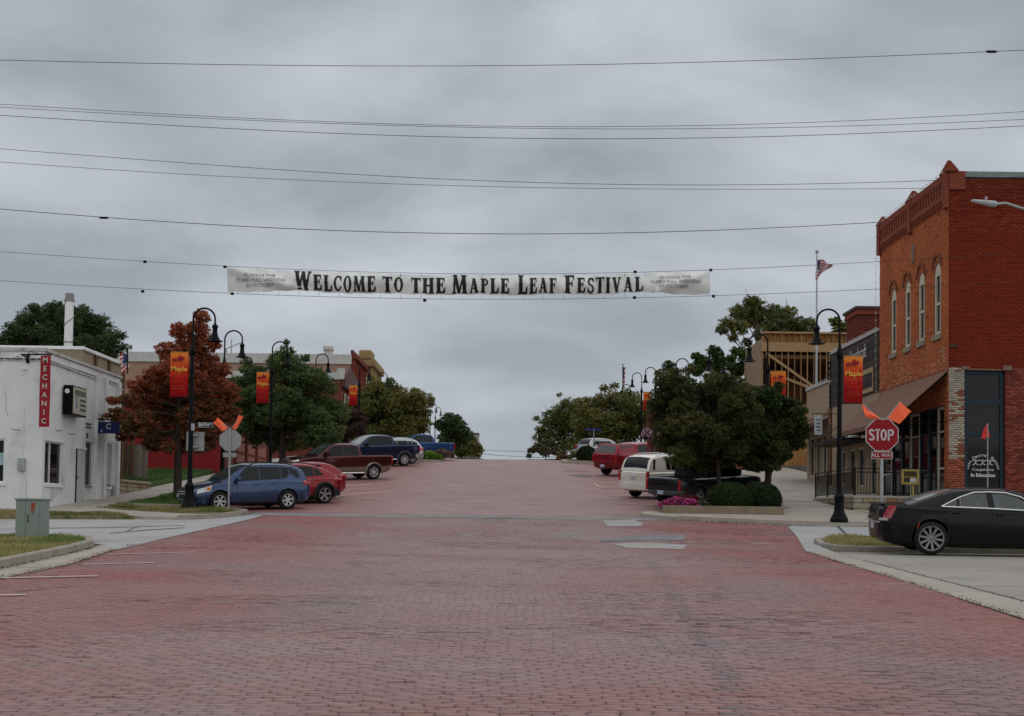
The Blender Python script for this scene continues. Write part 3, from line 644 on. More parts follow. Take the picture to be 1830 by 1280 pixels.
bricks('side_bricks', (BX, BY0, 0), (1, 0, 0), (0, -1, 0), 7.5, 1.9, 15.1, [(.62, 2.2, 2.0, 7.55)], cs, rb, WBR, singles=ss, seed=8)
for a0, a1, z0, z1 in wins:
    f = window(rb, P0, U, Nn, a0+.01, a1-.01, z0, z1-.42, .09, CREAM, fw=.13, hbars=(.5,))
    m = MB(); n = 10; ac = (a0+a1)/2; w = (a1-a0)/2-.01
    arc = [(ac+w*math.cos(math.pi*k/n), z1-.42+.40*math.sin(math.pi*k/n)) for k in range(n+1)]
    m.prism([(BX+.03, BY0+p, q) for p, q in arc], (.06, 0, 0)); m.build('arched_panel', CREAM, f)
    m = MB()
    for s in (1, -1):
        pts = [(ac+s*w*math.cos(math.pi/2*k/5), z1-.42+.40*math.sin(math.pi/2*k/5)) for k in range(6)]+[(ac, z1), (ac+s*(w+.012), z1)]
        m.prism([(BX-.006, BY0+p, q) for p, q in pts], (.12, 0, 0))
    m.build('arch_spandrel', mat('spandrel_brick', (.30, .11, .06), rough=.9, var=.2, vs=12), f)
    m = MB(); m2 = MB(); n = 9
    for k in range(n+1):
        t = math.pi*(.06+.88*k/n); c, s = math.cos(t), math.sin(t); rr_ = .46
        m.obox((BX-.035, BY0+ac+rr_*c, z1-.12+rr_*s*.95), (.05, 0, 0), (0, -s*.055, c*.055), (0, c*.06, s*.06))
    for s in (1, -1): m.obox((BX-.04, BY0+ac+s*.50, z1-.15), (.05, 0, 0), (0, .07, 0), (0, 0, .06))
    m.build('arch_hood', mat('hood_brick', (.22, .07, .04), rough=.9, var=.25, vs=10), f)
    m = MB(); m.bbox((BX-.09, BY0+a0-.10, z0-.22), (BX+.05, BY0+a1+.12, z0), .02); m.build('sill', mat('sill_stone', (.24, .20, .15), rough=.9, var=.25, vs=6, bump=.3), f)
# cornice
CB = mat('cornice_brick', (.20, .046, .024), rough=.9, var=.25, vs=9, bump=.3, bs=40); CBD = mat('cornice_slot_shade', (.05, .014, .008), rough=.95, var=.2)
m = MB(); L = BY1-BY0
pbox(m, P0, U, Nn, -.03, L+.03, 15.02, 15.30, -.3, .12); pbox(m, P0, U, Nn, 0, L, 14.30, 14.50, 0, .10)
for k in range(27):
    a = .25+k*(L-.5)/26
    if abs(a-L/2) < .2: continue
    pbox(m, P0, U, Nn, a-.085, a+.085, 14.5, 15.02, 0, .085)
pbox(m, P0, U, Nn, .0, L, 14.94, 15.02, 0, .10)
for a in (.12, L/2, L-.12): pbox(m, P0, U, Nn, a-.17, a+.17, 13.9, 15.32, 0, .15)
co = m.build('cornice', CB, rb)
m = MB(); pbox(m, P0, U, Nn, .0, L, 14.5, 14.95, 0, .012); m.build('slot_shade_strip', CBD, co)  # thin strip between the bars, its dark colour painting shade into the slots
m = MB()
for k in range(34):
    a = .15+k*(L-.3)/33; pbox(m, P0, U, Nn, a-.05, a+.05, 14.12, 14.30, 0, .09); pbox(m, P0, U, Nn, a-.03, a+.03, 14.0, 14.12, 0, .05)
m.build('corbel', CB, co, kind='stuff')
def crest(a, w, z, h, steps):
    m = MB()
    for k in range(steps): t = k/steps; pbox(m, P0, U, Nn, a-w*(1-t*.95), a+w*(1-t*.95), z+h*t, z+h*(t+1/steps)-.0, -.3-.02+.2*t, .15-.2*t)
    m.build('parapet_crest', CB, rb)
crest(.20, .40, 15.30, .50, 7); crest(L/2, .42, 15.30, .42, 6); crest(L-.15, .34, 15.30, .36, 5)
m = MB(); pbox(m, (BX, BY0, 0), (1, 0, 0), (0, -1, 0), .0, .62, 14.6, 15.32, 0, .10); m.build('corner_pier', CB, rb)
m = MB(); pbox(m, (BX, BY0, 0), (1, 0, 0), (0, -1, 0), .62, 12, 15.1, 15.32, -.3, .07); m.build('metal_coping', mat('coping_metal', (.16, .19, .18), rough=.5, metal=.4, var=.2, vs=1.5), rb)
m = MB(); m.tube([(BX-.02, BY0+L/2-.35, 13.4), (BX-.04, BY0+L/2-.35, 12.6)], .09, 8); m.build('wall_medallion', mat('weathered_stone', (.22, .16, .12), rough=.9), rb)
m = MB(); pbox(m, (BX, BY0, 0), (1, 0, 0), (0, -1, 0), .02, .34, 8.42, 8.56, 0, .05); m.build('iron_bracket', mat('rusty_iron', (.06, .025, .018), rough=.8, var=.3), rb)
m = MB(); pbox(m, (BX, BY0, 0), (1, 0, 0), (0, -1, 0), .52, .80, 7.56, 7.70, 0, .05); pbox(m, (BX, BY0, 0), (1, 0, 0), (0, -1, 0), 2.1, 2.45, 7.56, 7.74, 0, .05); pbox(m, (BX, BY0, 0), (1, 0, 0), (0, -1, 0), .8, 2.1, 7.55, 7.6, 0, .03)
m.build('lintel', mat('lintel_stone', (.17, .11, .08), rough=.9, var=.3, vs=9), rb)
# side entrance (south) with lettering
d0 = MB(); P1 = (BX, BY0, 0); u1, n1_ = (1, 0, 0), (0, -1, 0)
for r_ in ((.63, .78, 2.0, 7.54), (2.04, 2.19, 2.0, 7.54), (.78, 2.04, 7.40, 7.54), (.78, 2.04, 6.22, 6.42), (.78, 2.04, 5.02, 5.14), (.78, 2.04, 2.0, 2.75)): pbox(d0, P1, u1, n1_, *r_, -.22, -.12)
dr = d0.build('entrance', NAVY, rb)
for za, zb in ((2.75, 5.02), (5.14, 6.22), (6.42, 7.40)):
    g = MB(); pbox(g, P1, u1, n1_, .78, 2.04, za, zb, -.2, -.17); g.build('pane', GLASS, dr)
LET = mat('white_lettering', (.55, .56, .55), rough=.6, var=0)
g = MB(); cc = Vector((BX+1.40, BY0+.165, 3.92))
txt = 'East Central Kansas'
for i, chh in enumerate(txt):
    t = (i-(len(txt)-1)/2)*.155
    if chh != ' ': put_text(g, chh, .155, cc+Vector((math.sin(t)*.62, 0, math.cos(t)*.62-.28)), (math.cos(t), 0, -math.sin(t)), (math.sin(t), 0, math.cos(t)), bold=.004)
put_text(g, 'Cooperative', .15, cc+Vector((0, 0, -.22)), (1, 0, 0), (0, 0, 1), bold=.001, sxx=1.1); put_text(g, 'In Education', .19, cc+Vector((0, 0, -.44)), (1, 0, 0), (0, 0, 1), bold=.006)
for s in (-.28, 0, .28):   # three little figures holding hands
    c = cc+Vector((s, 0, .05)); g.lathe(c+Vector((0, 0, .10)), [(0, -.03), (.03, 0), (0, .03)], 8)
    for a, b in (((0, .06), (-.02, -.03)), ((0, .05), (-.14, .10)), ((0, .05), (.14, .10)), ((-.02, -.03), (-.12, -.10)), ((-.02, -.03), (.10, -.09))): g.beam(c+Vector((a[0], 0, a[1])), c+Vector((b[0], 0, b[1])), .01, .028)
g.build('lettering', LET, dr)
# storefront under the awning
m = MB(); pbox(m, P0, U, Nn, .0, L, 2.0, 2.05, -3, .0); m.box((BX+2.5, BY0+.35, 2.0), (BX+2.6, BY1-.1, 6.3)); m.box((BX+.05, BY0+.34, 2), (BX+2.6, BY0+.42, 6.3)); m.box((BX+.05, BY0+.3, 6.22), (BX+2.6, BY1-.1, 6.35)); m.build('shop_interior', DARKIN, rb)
for k, (a0, a1) in enumerate(((.45, 1.35), (1.35, 2.35), (2.35, 3.4), (3.4, 4.6), (4.6, 5.7), (5.7, 7.0), (7.0, 8.4))):
    window(rb, P0, U, Nn, a0+.02, a1-.02, 2.72, 6.18, .12, NAVY if k % 3 else CREAM, fw=.09, hbars=(.72,) if k % 2 else (.3, .72), name='shop_window')
# awning
AWM = mat('brown_awning_cloth', (.165, .092, .066), rough=.9, var=.1, vs=2, bump=.1, bs=60)
ya, yb = BY0+.06, 54.3; zt, zl, xo = 7.55, 5.62, BX-2.15
m = MB(); m.add([(BX-.01, ya, zt), (xo, ya, zl), (xo, yb, zl), (BX-.01, yb, zt), (BX-.01, ya, zt-.04), (xo, ya, zl-.04), (xo, yb, zl-.04), (BX-.01, yb, zt-.04)], [(0, 1, 2, 3), (4, 7, 6, 5), (0, 4, 5, 1), (2, 6, 7, 3), (0, 3, 7, 4), (1, 5, 6, 2)])
m.box((xo-.01, ya, zl-.20), (xo+.012, yb, zl-.03)); aw = m.build('awning', AWM, rb)
m = MB(); m.add([(BX-.02, yb, zt-.06), (xo+.02, yb, zl-.06), (BX-.02, yb, zl-.06)], [(0, 1, 2)]); m.build('awning_side', AWM, aw)
m = MB()
for y in np.linspace(ya+.05, yb-.05, 6): m.tube([(BX, y, zt-.1), (xo+.05, y, zl-.08)], .02, 5); m.tube([(BX, y, zl-.08), (xo+.05, y, zl-.08)], .02, 5)
m.build('awning_frame', BLACK, aw)
bulbs('string_lights', [(BX-.18, BY0-.05, 15.35), (BX-.18, BY1, 15.35), (BX-.18, BY1+.05, 9), (BX-.12, BY1+.05, 6)], .35, rb)
# ---------------------------------------------------------------- patio with railing
pt = thing('patio', 'raised limestone patio with black railing beside the brown awning', 'patio', (15, 46.4, 2.0))
px0, px1, py0, py1, pz = 13.35, 17.05, 46.25, 52.2, 2.62
m = MB(); m.box((px0+.06, py0+.06, 1.7), (px1, py1, pz-.09)); m.build('core', mat('mortar_grey', (.2, .18, .15), rough=.95), pt)
m = MB(); m.bbox((px0-.03, py0-.03, pz-.09), (px1, py1, pz), .015); m.build('cap_slab', CONC, pt)
STN = [mat('limestone_%d' % i, c, rough=.9, var=.2, vs=5, bump=.5, bs=20) for i, c in enumerate([(.27, .22, .145), (.31, .255, .17), (.22, .17, .11), (.23, .115, .06), (.28, .25, .19)])]
def stone(parent, a, b, seed):
    rs = random.Random(seed); m = MB(); m.bbox(a, b, .022)
    m.v = [(x+rs.uniform(-.006, .006), y+rs.uniform(-.006, .006), z+rs.uniform(-.004, .004)) for x, y, z in m.v]; m.build('stone', STN[rs.choice([0, 0, 1, 1, 2, 4])] if rs.random() < .93 else STN[3], parent, sm=50)
for row, (z0, z1) in enumerate(((1.85, 2.13), (2.13, 2.34), (2.34, 2.53))):
    x = px0; k = 0
    while x < px1-.1:
        w = random.uniform(.35, .75); e_ = min(x+w, px1); stone(pt, (x+.008, py0-random.uniform(0, .015), z0+.008), (e_-.008, py0+.08, z1-.008), row*50+k); x = e_; k += 1
    y = py0; k = 0
    while y < py1-.1:
        w = random.uniform(.35, .75); e_ = min(y+w, py1); zz1 = z1; 
        if z0+.1 > float(Z(px0, y))+.1: stone(pt, (px0-random.uniform(0, .015), y+.008, z0+.008), (px0+.08, e_-.008, z1-.008), row*70+k+900)
        y = e_; k += 1
def rail(a, b, z, parent, h=1.05, sp=.115):
    a = Vector(a); b = Vector(b); L = (b-a).length; f = MB()
    for zz_ in (z+.1, z+h-.14, z+h): f.beam((a.x, a.y, zz_), (b.x, b.y, zz_), .035, .035)
    n = max(1, round(L/1.9))
    for k in range(n+1): p = a.lerp(b, k/n); f.box((p.x-.028, p.y-.028, z), (p.x+.028, p.y+.028, z+h+.05))
    ro = f.build('railing', BLACK, parent); k = 1; n = int(L/sp); me = None
    for k in range(1, n):
        p = a.lerp(b, k/n)
        if me is None:
            q = MB(); q.box((-.009, -.009, 0), (.009, .009, h-.22)); bo = q.build('baluster', BLACK, ro, local=True); me = bo.data
        else: bo = link('baluster', me, ro)
        bo.location = Vector((p.x, p.y, z+.1))-Vector(ORG[parent.name])
rail((px0+.08, py0+.08), (px1-.5, py0+.08), pz, pt); rail((px0+.08, py0+.16), (px0+.08, py1), pz, pt)
# ---------------------------------------------------------------- dark plank-sided shop
P2 = (BX, BY1+.01, 0); L2 = 63.2-BY1
sh = thing('plank_shop', 'shop front with dark horizontal board siding, white script sign and string lights', 'shop', (BX, BY1+.01, 2.7))
m = MB(); ops = [(.5, 1.5, 2.9, 5.2), (2.3, 3.4, 3.3, 5.2), (3.9, 4.9, 2.9, 5.2), (5.5, 7.2, 3.5, 5.2)]
wall(m, P2, U, L2, 2.0, 10.45, ops, .25, Nn, 0); m.box((BX+.02, BY1+.02, 10.3), (BX+14, 63.2, 10.4)); m.box((BX, 63.15, 2.4), (BX+14, 63.19, 10.45)); m.box((BX+.6, BY1+.1, 2), (BX+.65, 63.1, 7), 1); m.build('wall', [TANST, DARKIN], sh)
BRD = [mat('dark_board_%d' % i, c, rough=.8, var=.2, vs=5, bump=.2) for i, c in enumerate([(.045, .034, .030), (.060, .047, .041), (.036, .029, .027)])]
k = 0; z = 7.62
while z < 10.4:
    m = MB(); c = z+.095; m.obox((BX-.03, BY1+.01+L2/2, c), (.016, 0, .004), (0, L2/2, 0), (-.012, 0, .092)); m.build('siding_board', BRD[(k*7) % 3], sh); z += .19; k += 1
m = MB(); m.box((BX-.09, BY1+.01, 10.42), (BX+.1, 63.2, 10.56)); m.build('coping', mat('pale_coping', (.40, .40, .38), rough=.6), sh)
g = MB(); a0, z0 = PX(1519, 625, BX-.1)[1:3]; a1, z1 = PX(1549, 607, BX-.1)[1:3]
vs, fs = textmesh('Houshcraft', 1.0); w0 = min(v[0] for v in vs); w1 = max(v[0] for v in vs); W_ = a0-a1
cy_m = (a0+a1)/2; g.add([(BX-.12, a0-(v[0]-w0)/(w1-w0)*W_, 9.72+v[1]*.95) for v in vs], fs); g.build('sign_lettering', mat('sign_white', (.5, .5, .49), rough=.5, var=0), sh)
m = MB(); ya_, yb_ = PX(1563, 660, BX)[1], PX(1511, 690, BX)[1]
for za, zb in ((8.62, 8.86), (7.72, 7.92)): m.box((BX-.09, ya_, za), (BX-.055, yb_, zb))
m.box((BX-.09, ya_, 7.92), (BX-.055, ya_+.08, 8.62)); m.build('sign_frame', mat('pine_trim', (.33, .23, .12), rough=.7, var=.2), sh)
for o in ops: window(sh, P2, U, Nn, *o, .12, CREAM, fw=.08, bars=(.5,) if o[1]-o[0] > 1.2 else ())
m = MB(); m.box((BX-1.5, BY1+.6, 5.42), (BX, 61.8, 5.5)); m.box((BX-1.52, BY1+.6, 5.40), (BX-1.44, 61.8, 5.58))
for y in (56.2, 59, 61.5): m.tube([(BX-1.4, y, 5.5), (BX-.02, y, 6.6)], .02, 5)
m.build('flat_canopy', BLACK, sh)
m = MB(); m.box((BX-.06, 58.0, 5.62), (BX-.03, 60.2, 6.25)); hs = m.build('sign_board', mat('sign_dark', (.05, .045, .04)), sh)
g = MB(); [g.box((BX-.08, 58.25+k*.36, 5.80), (BX-.07, 58.50+k*.36, 5.98+.10*(k in (0, 3)))) for k in range(5)]; g.build('sign_lettering', LET, hs)
bulbs('string_lights', [(BX-.12, BY1+.1, 10.6), (BX-.12, 63.3, 10.6), (BX-.12, 63.3, 7.6)], .3, sh)
# brick pier between shops
m = MB()
pr = thing('brick_pier', 'narrow brown brick pier between the plank shop and the tan shop', 'pier', (BX, 63.3, 3))
m = MB(); m.box((BX-.05, 63.22, 2.5), (BX+.2, 63.8, 7.6)); m.build('core', MORTD, pr)
bricks('pier_bricks', (BX-.05, 63.22, 0), (0, 1, 0), (-1, 0, 0), .58, 2.5, 7.6, [], lambda a, z, r_: np.array([.17, .11, .06])*(.7+.6*r_.rand(len(a), 1)), pr, WBR)
# ---------------------------------------------------------------- tan low shop
ts = thing('tan_shop', 'low tan stucco shop with purple awning next to timber framing', 'shop', (BX, 63.8, 3.3))
P3 = (BX, 63.8, 0); L3 = 4.6; ops = [(.5, 1.4, 3.9, 6.3), (1.9, 2.7, 3.5, 6.3), (3.1, 4.1, 4.1, 6.3)]
m = MB(); wall(m, P3, U, L3, 3.0, 9.05, ops, .25, Nn); m.box((BX+.01, 68.37, 3), (BX+14, 68.4, 9.05)); m.box((BX+.01, 63.85, 8.9), (BX+14, 68.4, 9.0)); m.box((BX+.6, 63.9, 3), (BX+.65, 68.3, 7)); m.build('wall', TANST, ts)
for o in ops: window(ts, P3, U, Nn, *o, .12, CREAM, fw=.08)
m = MB(); m.box((BX-.08, 63.75, 9.02), (BX+.15, 68.45, 9.14)); m.build('coping', MATS['pale_coping'], ts)
m = MB(); m.box((BX-.03, 63.8, 7.3), (BX-.012, 68.4, 7.36)); m.build('trim_band', mat('dark_tan', (.16, .10, .07)), ts)
PUR = mat('purple_awning_cloth', (.045, .015, .022), rough=.9, var=.15, vs=3)
m = MB(); y0_, y1_ = 63.7, 68.6; m.add([(BX-.01, y0_, 7.15), (BX-1.7, y0_, 6.2), (BX-1.7, y1_, 6.2), (BX-.01, y1_, 7.15), (BX-.01, y0_, 7.1), (BX-1.7, y0_, 5.98), (BX-1.7, y1_, 5.98), (BX-.01, y1_, 7.1)], [(0, 1, 2, 3), (4, 7, 6, 5), (0, 4, 5, 1), (3, 2, 6, 7), (1, 5, 6, 2)]); m.build('awning', PUR, ts)
bulbs('string_lights', [(BX-.12, 63.8, 9.2), (BX-.12, 68.4, 9.2)], .3, ts)
hb = thing('hanging_sign', 'small white sign hanging out from the tan shop over the pavement', 'sign', (BX-.7, 62.3, 6.5))
m = MB(); m.tube([(BX, 62.3, 7.2), (BX-1.3, 62.3, 7.2)], .02, 5); m.build('bracket', BLACK, hb)
m = MB(); m.bbox((BX-1.15, 62.28, 6.1), (BX-.75+.0, 62.32, 7.1), .01); bb = m.build('sign_board', mat('sign_face', (.50, .55, .56), rough=.5), hb)
g = MB()
for k in range(4): g.box((BX-1.08+.03*(k % 2), 62.268, 6.85-k*.18), (BX-.82-.02*(k % 3), 62.272, 6.90-k*.18))
g.build('lettering', mat('dark_lettering', (.05, .06, .07), var=0), bb)
# ---------------------------------------------------------------- brick tower block behind
tb = thing('brick_tower', 'plain dark red brick block rising behind the plank shop', 'building', (19.4, 66.4, 4))
m = MB(); m.box((19.42, 66.42, 3.5), (27, 68.6, 13.1)); m.build('wall', MORTD, tb)
crd = lambda a, z, r_: np.array([.155, .043, .032])*(.8+.4*r_.rand(len(a), 1))
bricks('wall_bricks', (19.4, 66.4, 0), (1, 0, 0), (0, -1, 0), 6, 9.5, 13.3, [], crd, tb, WBR, seed=12); bricks('wall_bricks', (19.4, 66.4, 0), (0, 1, 0), (-1, 0, 0), 2.2, 9.5, 13.3, [], crd, tb, WBR, seed=13)
m = MB(); m.box((19.3, 66.3, 13.12), (27.1, 68.7, 13.42)); m.box((19.2, 66.2, 13.42), (27.2, 68.8, 13.56), 1); m.build('cornice', [CB, mat('dark_cap', (.05, .04, .04))], tb)
# ---------------------------------------------------------------- timber framed building under construction
tf = thing('timber_frame_building', 'unfinished building with open pine studs above orange sheathing', 'building', (BX, 80.5, 5))
PINE = [mat('pine_%d' % i, c, rough=.8, var=.18, vs=4) for i, c in enumerate([(.27, .155, .075), (.33, .205, .105), (.22, .12, .055)])]
OSB = mat('osb_sheathing', (.29, .135, .045), rough=.85, var=.28, vs=9, bump=.2, var2=((.36, .19, .08), 3, .5)); TANB = mat('tan_sheathing', (.30, .22, .15), rough=.85, var=.12, vs=2)
wx0, wx1, wy = BX, 31.0, 80.6; P4 = (wx0, wy, 0); u4, n4 = (1, 0, 0), (0, -1, 0)
zH0, zH1, zT, zS = 13.0, 13.62, 14.35, 9.35
m = MB(); m.box((wx0+.02, wy+.05, 5.3), (wx1, wy+.10, zS)); m.box((wx0+.02, wy+.22, zH1), (wx1, wy+.26, zT-.1)); m.build('orange_sheathing', OSB, tf)
m = MB(); m.box((wx0-.05, wy-.03, 4.2), (wx1, wy+.2, 5.3)); m.build('foundation', mat('block_foundation', (.13, .125, .115), rough=.9, var=.2), tf)
def stud(n_, *a, i=0):
    m = MB(); pbox(m, P4, u4, n4, *a); m.build(n_, PINE[i % 3], tf)
stud('header_beam', -.05, wx1-wx0, zH0, zH1, -.16, .06, i=1); stud('top_plate', -.05, wx1-wx0, zT-.12, zT, -.35, .04, i=1); stud('bottom_plate', 0, wx1-wx0, zS-.02, zS+.10, -.14, .0, i=0)
for k in range(31):
    a = .02+k*.43; stud('stud', a, a+.05, zS+.10, zH0, -.14, 0, i=k); stud('cripple_stud', a, a+.05, zH1, zT-.12, -.2, -.06, i=k+1)
for (a, b), (c, d) in (((.25, 12.9), (5.2, zS+.1)), ((.2, 11.7), (6.6, zS-.0))):
    m = MB(); m.beam((wx0+a, wy-.03, b), (wx0+c, wy-.03, d), .04, .17); m.build('brace', PINE[1], tf)
m = MB(); m.box((wx0, wy+.18, 4.8), (wx0+.06, 86.5, 13.9)); 
for k in range(14): y = wy+.3+k*.43; m.box((wx0-.03, y, 5.2), (wx0, y+.05, 13.85))
m.build('tan_side_wall', TANB, tf)
m = MB(); m.box((wx0+.07, wy+3.6, 5), (wx1, wy+3.7, 13.6)); m.box((wx0+.07, wy+.3, 9.2), (wx1, wy+3.6, 9.3)); m.box((wx0+.07, wy+.3, 13.4), (wx1, wy+5.6, 13.5)); m.box((wx1, wy, 5), (wx1+.1, 86.5, 14)); m.box((wx0+.07, 86.4, 5), (wx1, 86.5, 14)); m.build('interior', mat('raw_timber_interior', (.10, .045, .02), rough=.9, var=.4, vs=1.5), tf)
for k in range(9):
    m = MB(); m.box((wx0+.1, wy+.4+k*.38, 12.6), (wx1, wy+.45+k*.38, 12.85)); m.build('joist', PINE[k % 3], tf)
bpn = thing('brick_planter', 'low red brick planter wall below the timber framing', 'planter', (15.9, 78, 4.9))
m = MB(); m.box((14.3, 77.0, 4.4), (17.6, 77.3, 5.18)); m.box((14.3, 77.3, 4.4), (14.6, 79.5, 5.18)); m.build('wall', MORTD, bpn)
bricks('planter_bricks', (14.3, 77.0, 0), (1, 0, 0), (0, -1, 0), 3.3, 4.5, 5.18, [], lambda a, z, r_: np.array([.21, .05, .035])*(.7+.6*r_.rand(len(a), 1)), bpn, WBR)
m = MB(); m.box((14.6, 77.3, 4.4), (17.4, 79.4, 5.1)); m.build('soil', DRY, bpn)
# ---------------------------------------------------------------- far right shopfronts
fr = thing('street_block', 'row of far shopfronts past the timber frame, mostly behind trees', 'building', (BX, 100, 6))
m = MB(); m.box((BX, 92, 5), (BX+14, 104, 11.5)); m.box((BX, 104, 5), (BX+14, 120, 13.2), 1); m.box((BX, 120, 6), (BX+14, 150, 14.2)); m.build('wall', [mat('brown_brick_far', (.17, .085, .06), var=.2, vs=2), mat('grey_far', (.22, .2, .18))], fr)
for y in range(94, 148, 4): window(fr, (BX, 0, 0), U, Nn, y, y+1.3, 7.2+.05*(y-94), 9.4+.05*(y-94), -.08, CREAM)
# ================================================================== LEFT SIDE
WX, WY0, WY1 = -16.2, 41.95, 50.2
wb = thing('white_garage_building', 'white painted block workshop with red vertical MECHANIC banner', 'building', (WX, WY0, 1.7))
WHT = mat('whitewashed_block', (.65, .65, .64), rough=.85, var=.07, vs=1.2, bump=.35, bs=9, var2=((.50, .50, .485), .8, .55))
WHT2 = mat('grey_white_recess', (.33, .335, .34), rough=.85, var=.08, vs=2)
Uw, Nw = (0, 1, 0), (1, 0, 0); Pw = (WX, WY0, 0)
def wl(px, py): p = PX(px, py, WX); return p.y-WY0, p.z
(w1a, w1t), (w1b, _), (_, w1z) = wl(81, 787), wl(113, 790), wl(97, 866)
opE = [(w1a, w1b, w1z, w1t), (wl(153, 800)[0], wl(166, 800)[0], wl(158, 870)[1], wl(158, 789)[1])]
opD = (wl(136.5, 800)[0], wl(140, 800)[0]+.35, 1.75, wl(138, 802)[1])
pan = [(wl(152, 880)[0], wl(166, 880)[0], 2.0, 2.62), (wl(190, 880)[0], wl(205, 880)[0], 2.2, 2.72)]
opR = (wl(191, 800)[0], wl(203, 800)[0], wl(196, 874)[1], wl(196, 790)[1])
m = MB(); wall(m, Pw, Uw, WY1-WY0, 1.2, 7.2, opE+[opR]+pan, .14, Nw, 0)
s0 = P(8, 830, WY0); s1 = P(-60, 830, WY0); zw0, zw1 = P(4, 863, WY0).z, P(4, 784, WY0).z
wall(m, (WX, WY0, 0), (-1, 0, 0), 28, 1.2, 7.2, [(WX-s0.x, WX-s1.x, zw0, zw1)], .15, (0, -1, 0), 0)
m.box((WX-28, WY1-.02, 1.5), (WX, WY1, 7.2)); m.box((WX-28, WY0, 6.9), (WX, WY1, 6.95))
m.box((WX-.16, WY0+pan[0][0]-.1, 1.9), (WX-.14, WY1-.1, 6)); m.build('wall', WHT, wb)
window(wb, Pw, Uw, Nw, *opE[0], .12, WHITEP, fw=.05, bars=(.36,)); window(wb, Pw, Uw, Nw, *opE[1], .12, WHT2, fw=.07); window(wb, Pw, Uw, Nw, *opR, .10, WHITEP, gm=WHT2, fw=.08)
fl = window(wb, (WX, WY0, 0), (-1, 0, 0), (0, -1, 0), WX-s0.x, WX-s1.x, zw0, zw1, .12, WHITEP, fw=.06, bars=(.5,))
m = MB(); q0, q1 = P(0, 831, WY0-.0), P(5, 809, WY0); m.box((q0.x-.5, WY0+.09, q0.z), (q1.x, WY0+.105, q1.z)); m.build('window_notice', mat('notice_blue', (.30, .42, .42)), fl)
for o in (opE[0],):
    m = MB(); m.box((WX, WY0+o[0]-.06, o[2]-.1), (WX+.05, WY0+o[1]+.06, o[2])); m.build('sill', WHITEP, wb); m = MB(); m.box((WX, WY0+o[0]-.05, o[3]), (WX+.025, WY0+o[1]+.05, o[3]+.06)); m.build('window_head', WHITEP, wb)
m = MB(); m.box((q0.x-2, WY0-.05, zw0-.1), (s0.x+.06, WY0, zw0)); m.build('sill', WHITEP, wb)
# door
m = MB(); pbox(m, Pw, Uw, Nw, opD[0], opD[1]+.35, opD[2], opD[3], 0, .03); do = m.build('door', mat('white_door', (.46, .465, .46), rough=.6, var=.05), wb)
m = MB(); pbox(m, Pw, Uw, Nw, opD[0]-.035, opD[0]+.0, opD[2], opD[3], 0, .05); m.build('door_jamb', TRIM, do)
m = MB(); pbox(m, Pw, Uw, Nw, opD[0]-.06, opD[1]+.4, opD[3], opD[3]+.07, 0, .06); m.build('door_head', WHITEP, do)
m = MB(); pbox(m, Pw, Uw, Nw, opD[0]+.02, opD[0]+.08, 2.85, 2.95, .03, .09); m.build('handle', STEEL, do)
m = MB()
for xx in ((168, 178), (181, 186), (206, 210)): a0 = wl(xx[0], 800)[0]; a1 = wl(xx[1], 800)[0]; pbox(m, Pw, Uw, Nw, a0, a1, 1.7, 7.0, 0, .13)
m.build('pilaster', WHT, wb)
m = MB(); m.box((WX-28, WY0-.05, 7.2), (WX+.06, WY0+.25, 7.32)); m.box((WX-.22, WY0, 7.2), (WX+.07, WY1+.05, 7.30)); m.box((WX-28, WY0-.03, 6.86), (WX+.04, WY0, 6.9)); m.box((WX, WY0, 6.84), (WX+.05, WY1, 6.9)); m.build('coping', mat('worn_white_coping', (.44, .43, .41), rough=.8, var=.2, vs=5, var2=((.12, .10, .09), 3.5, .60)), wb)
bulbs('string_lights', [(WX-6, WY0-.1, 7.0), (WX+.08, WY0-.1, 6.95), (WX+.15, WY1, 6.75)], .22, wb, r=.028)
m = MB()
for q in ((30, 634), (43, 658)): p = P(*q, WY0-.06); m.lathe(p, [(0, .05), (.06, .02), (.07, -.05), (0, -.06)], 8)
m.build('wall_fixture', WHITEP, wb)
m = MB(); p0 = wl(153, 757); 
for k in range(2): pbox(m, Pw, Uw, Nw, p0[0], p0[0]+.55, p0[1]-.02-k*.13, p0[1]+.03-k*.13, 0, .03)
pbox(m, Pw, Uw, Nw, p0[0]+.1, p0[0]+.22, p0[1]-.55, p0[1]-.35, 0, .04); m.build('wall_vent', mat('dark_grey_part', (.08, .08, .08)), wb)
# conduit, meter, cracks and drips on the workshop walls
m = MB(); p_ = P(40, 800, WY0-.04); m.tube([(p_.x, WY0-.03, 1.8), (p_.x, WY0-.03, 5.2)], .018, 6); m.build('conduit', WHITEP, wb)
m = MB(); m.bbox((p_.x-.12, WY0-.14, 3.0), (p_.x+.12, WY0-.0, 3.45), .02); m.build('meter_box', mat('meter_grey', (.30, .31, .31), rough=.5), wb)
CRK = mat('wall_crack', (.20, .19, .17), rough=1)
def crack(pts, Xp=None, w=.012):
    m = MB()
    for a, b in zip(pts[:-1], pts[1:]):
        a3 = P(*a, WY0-.004) if Xp is None else PX(*a, Xp); b3 = P(*b, WY0-.004) if Xp is None else PX(*b, Xp); m.beam(a3, b3, .006, w)
    m.build('crack', CRK, wb)
crack([(22, 766), (28, 769), (34, 768), (36, 770)], w=.03); crack([(8, 700), (12, 716), (10, 730), (15, 744)]); crack([(44, 850), (48, 866), (46, 880), (52, 896)])
crack([(100, 768), (104, 771), (110, 769)], WX+.006, .03); crack([(122, 774), (128, 777), (134, 775)], WX+.006, .025); crack([(92, 872), (95, 885), (93, 898)], WX+.006); crack([(118, 690), (116, 720), (119, 742)], WX+.006)
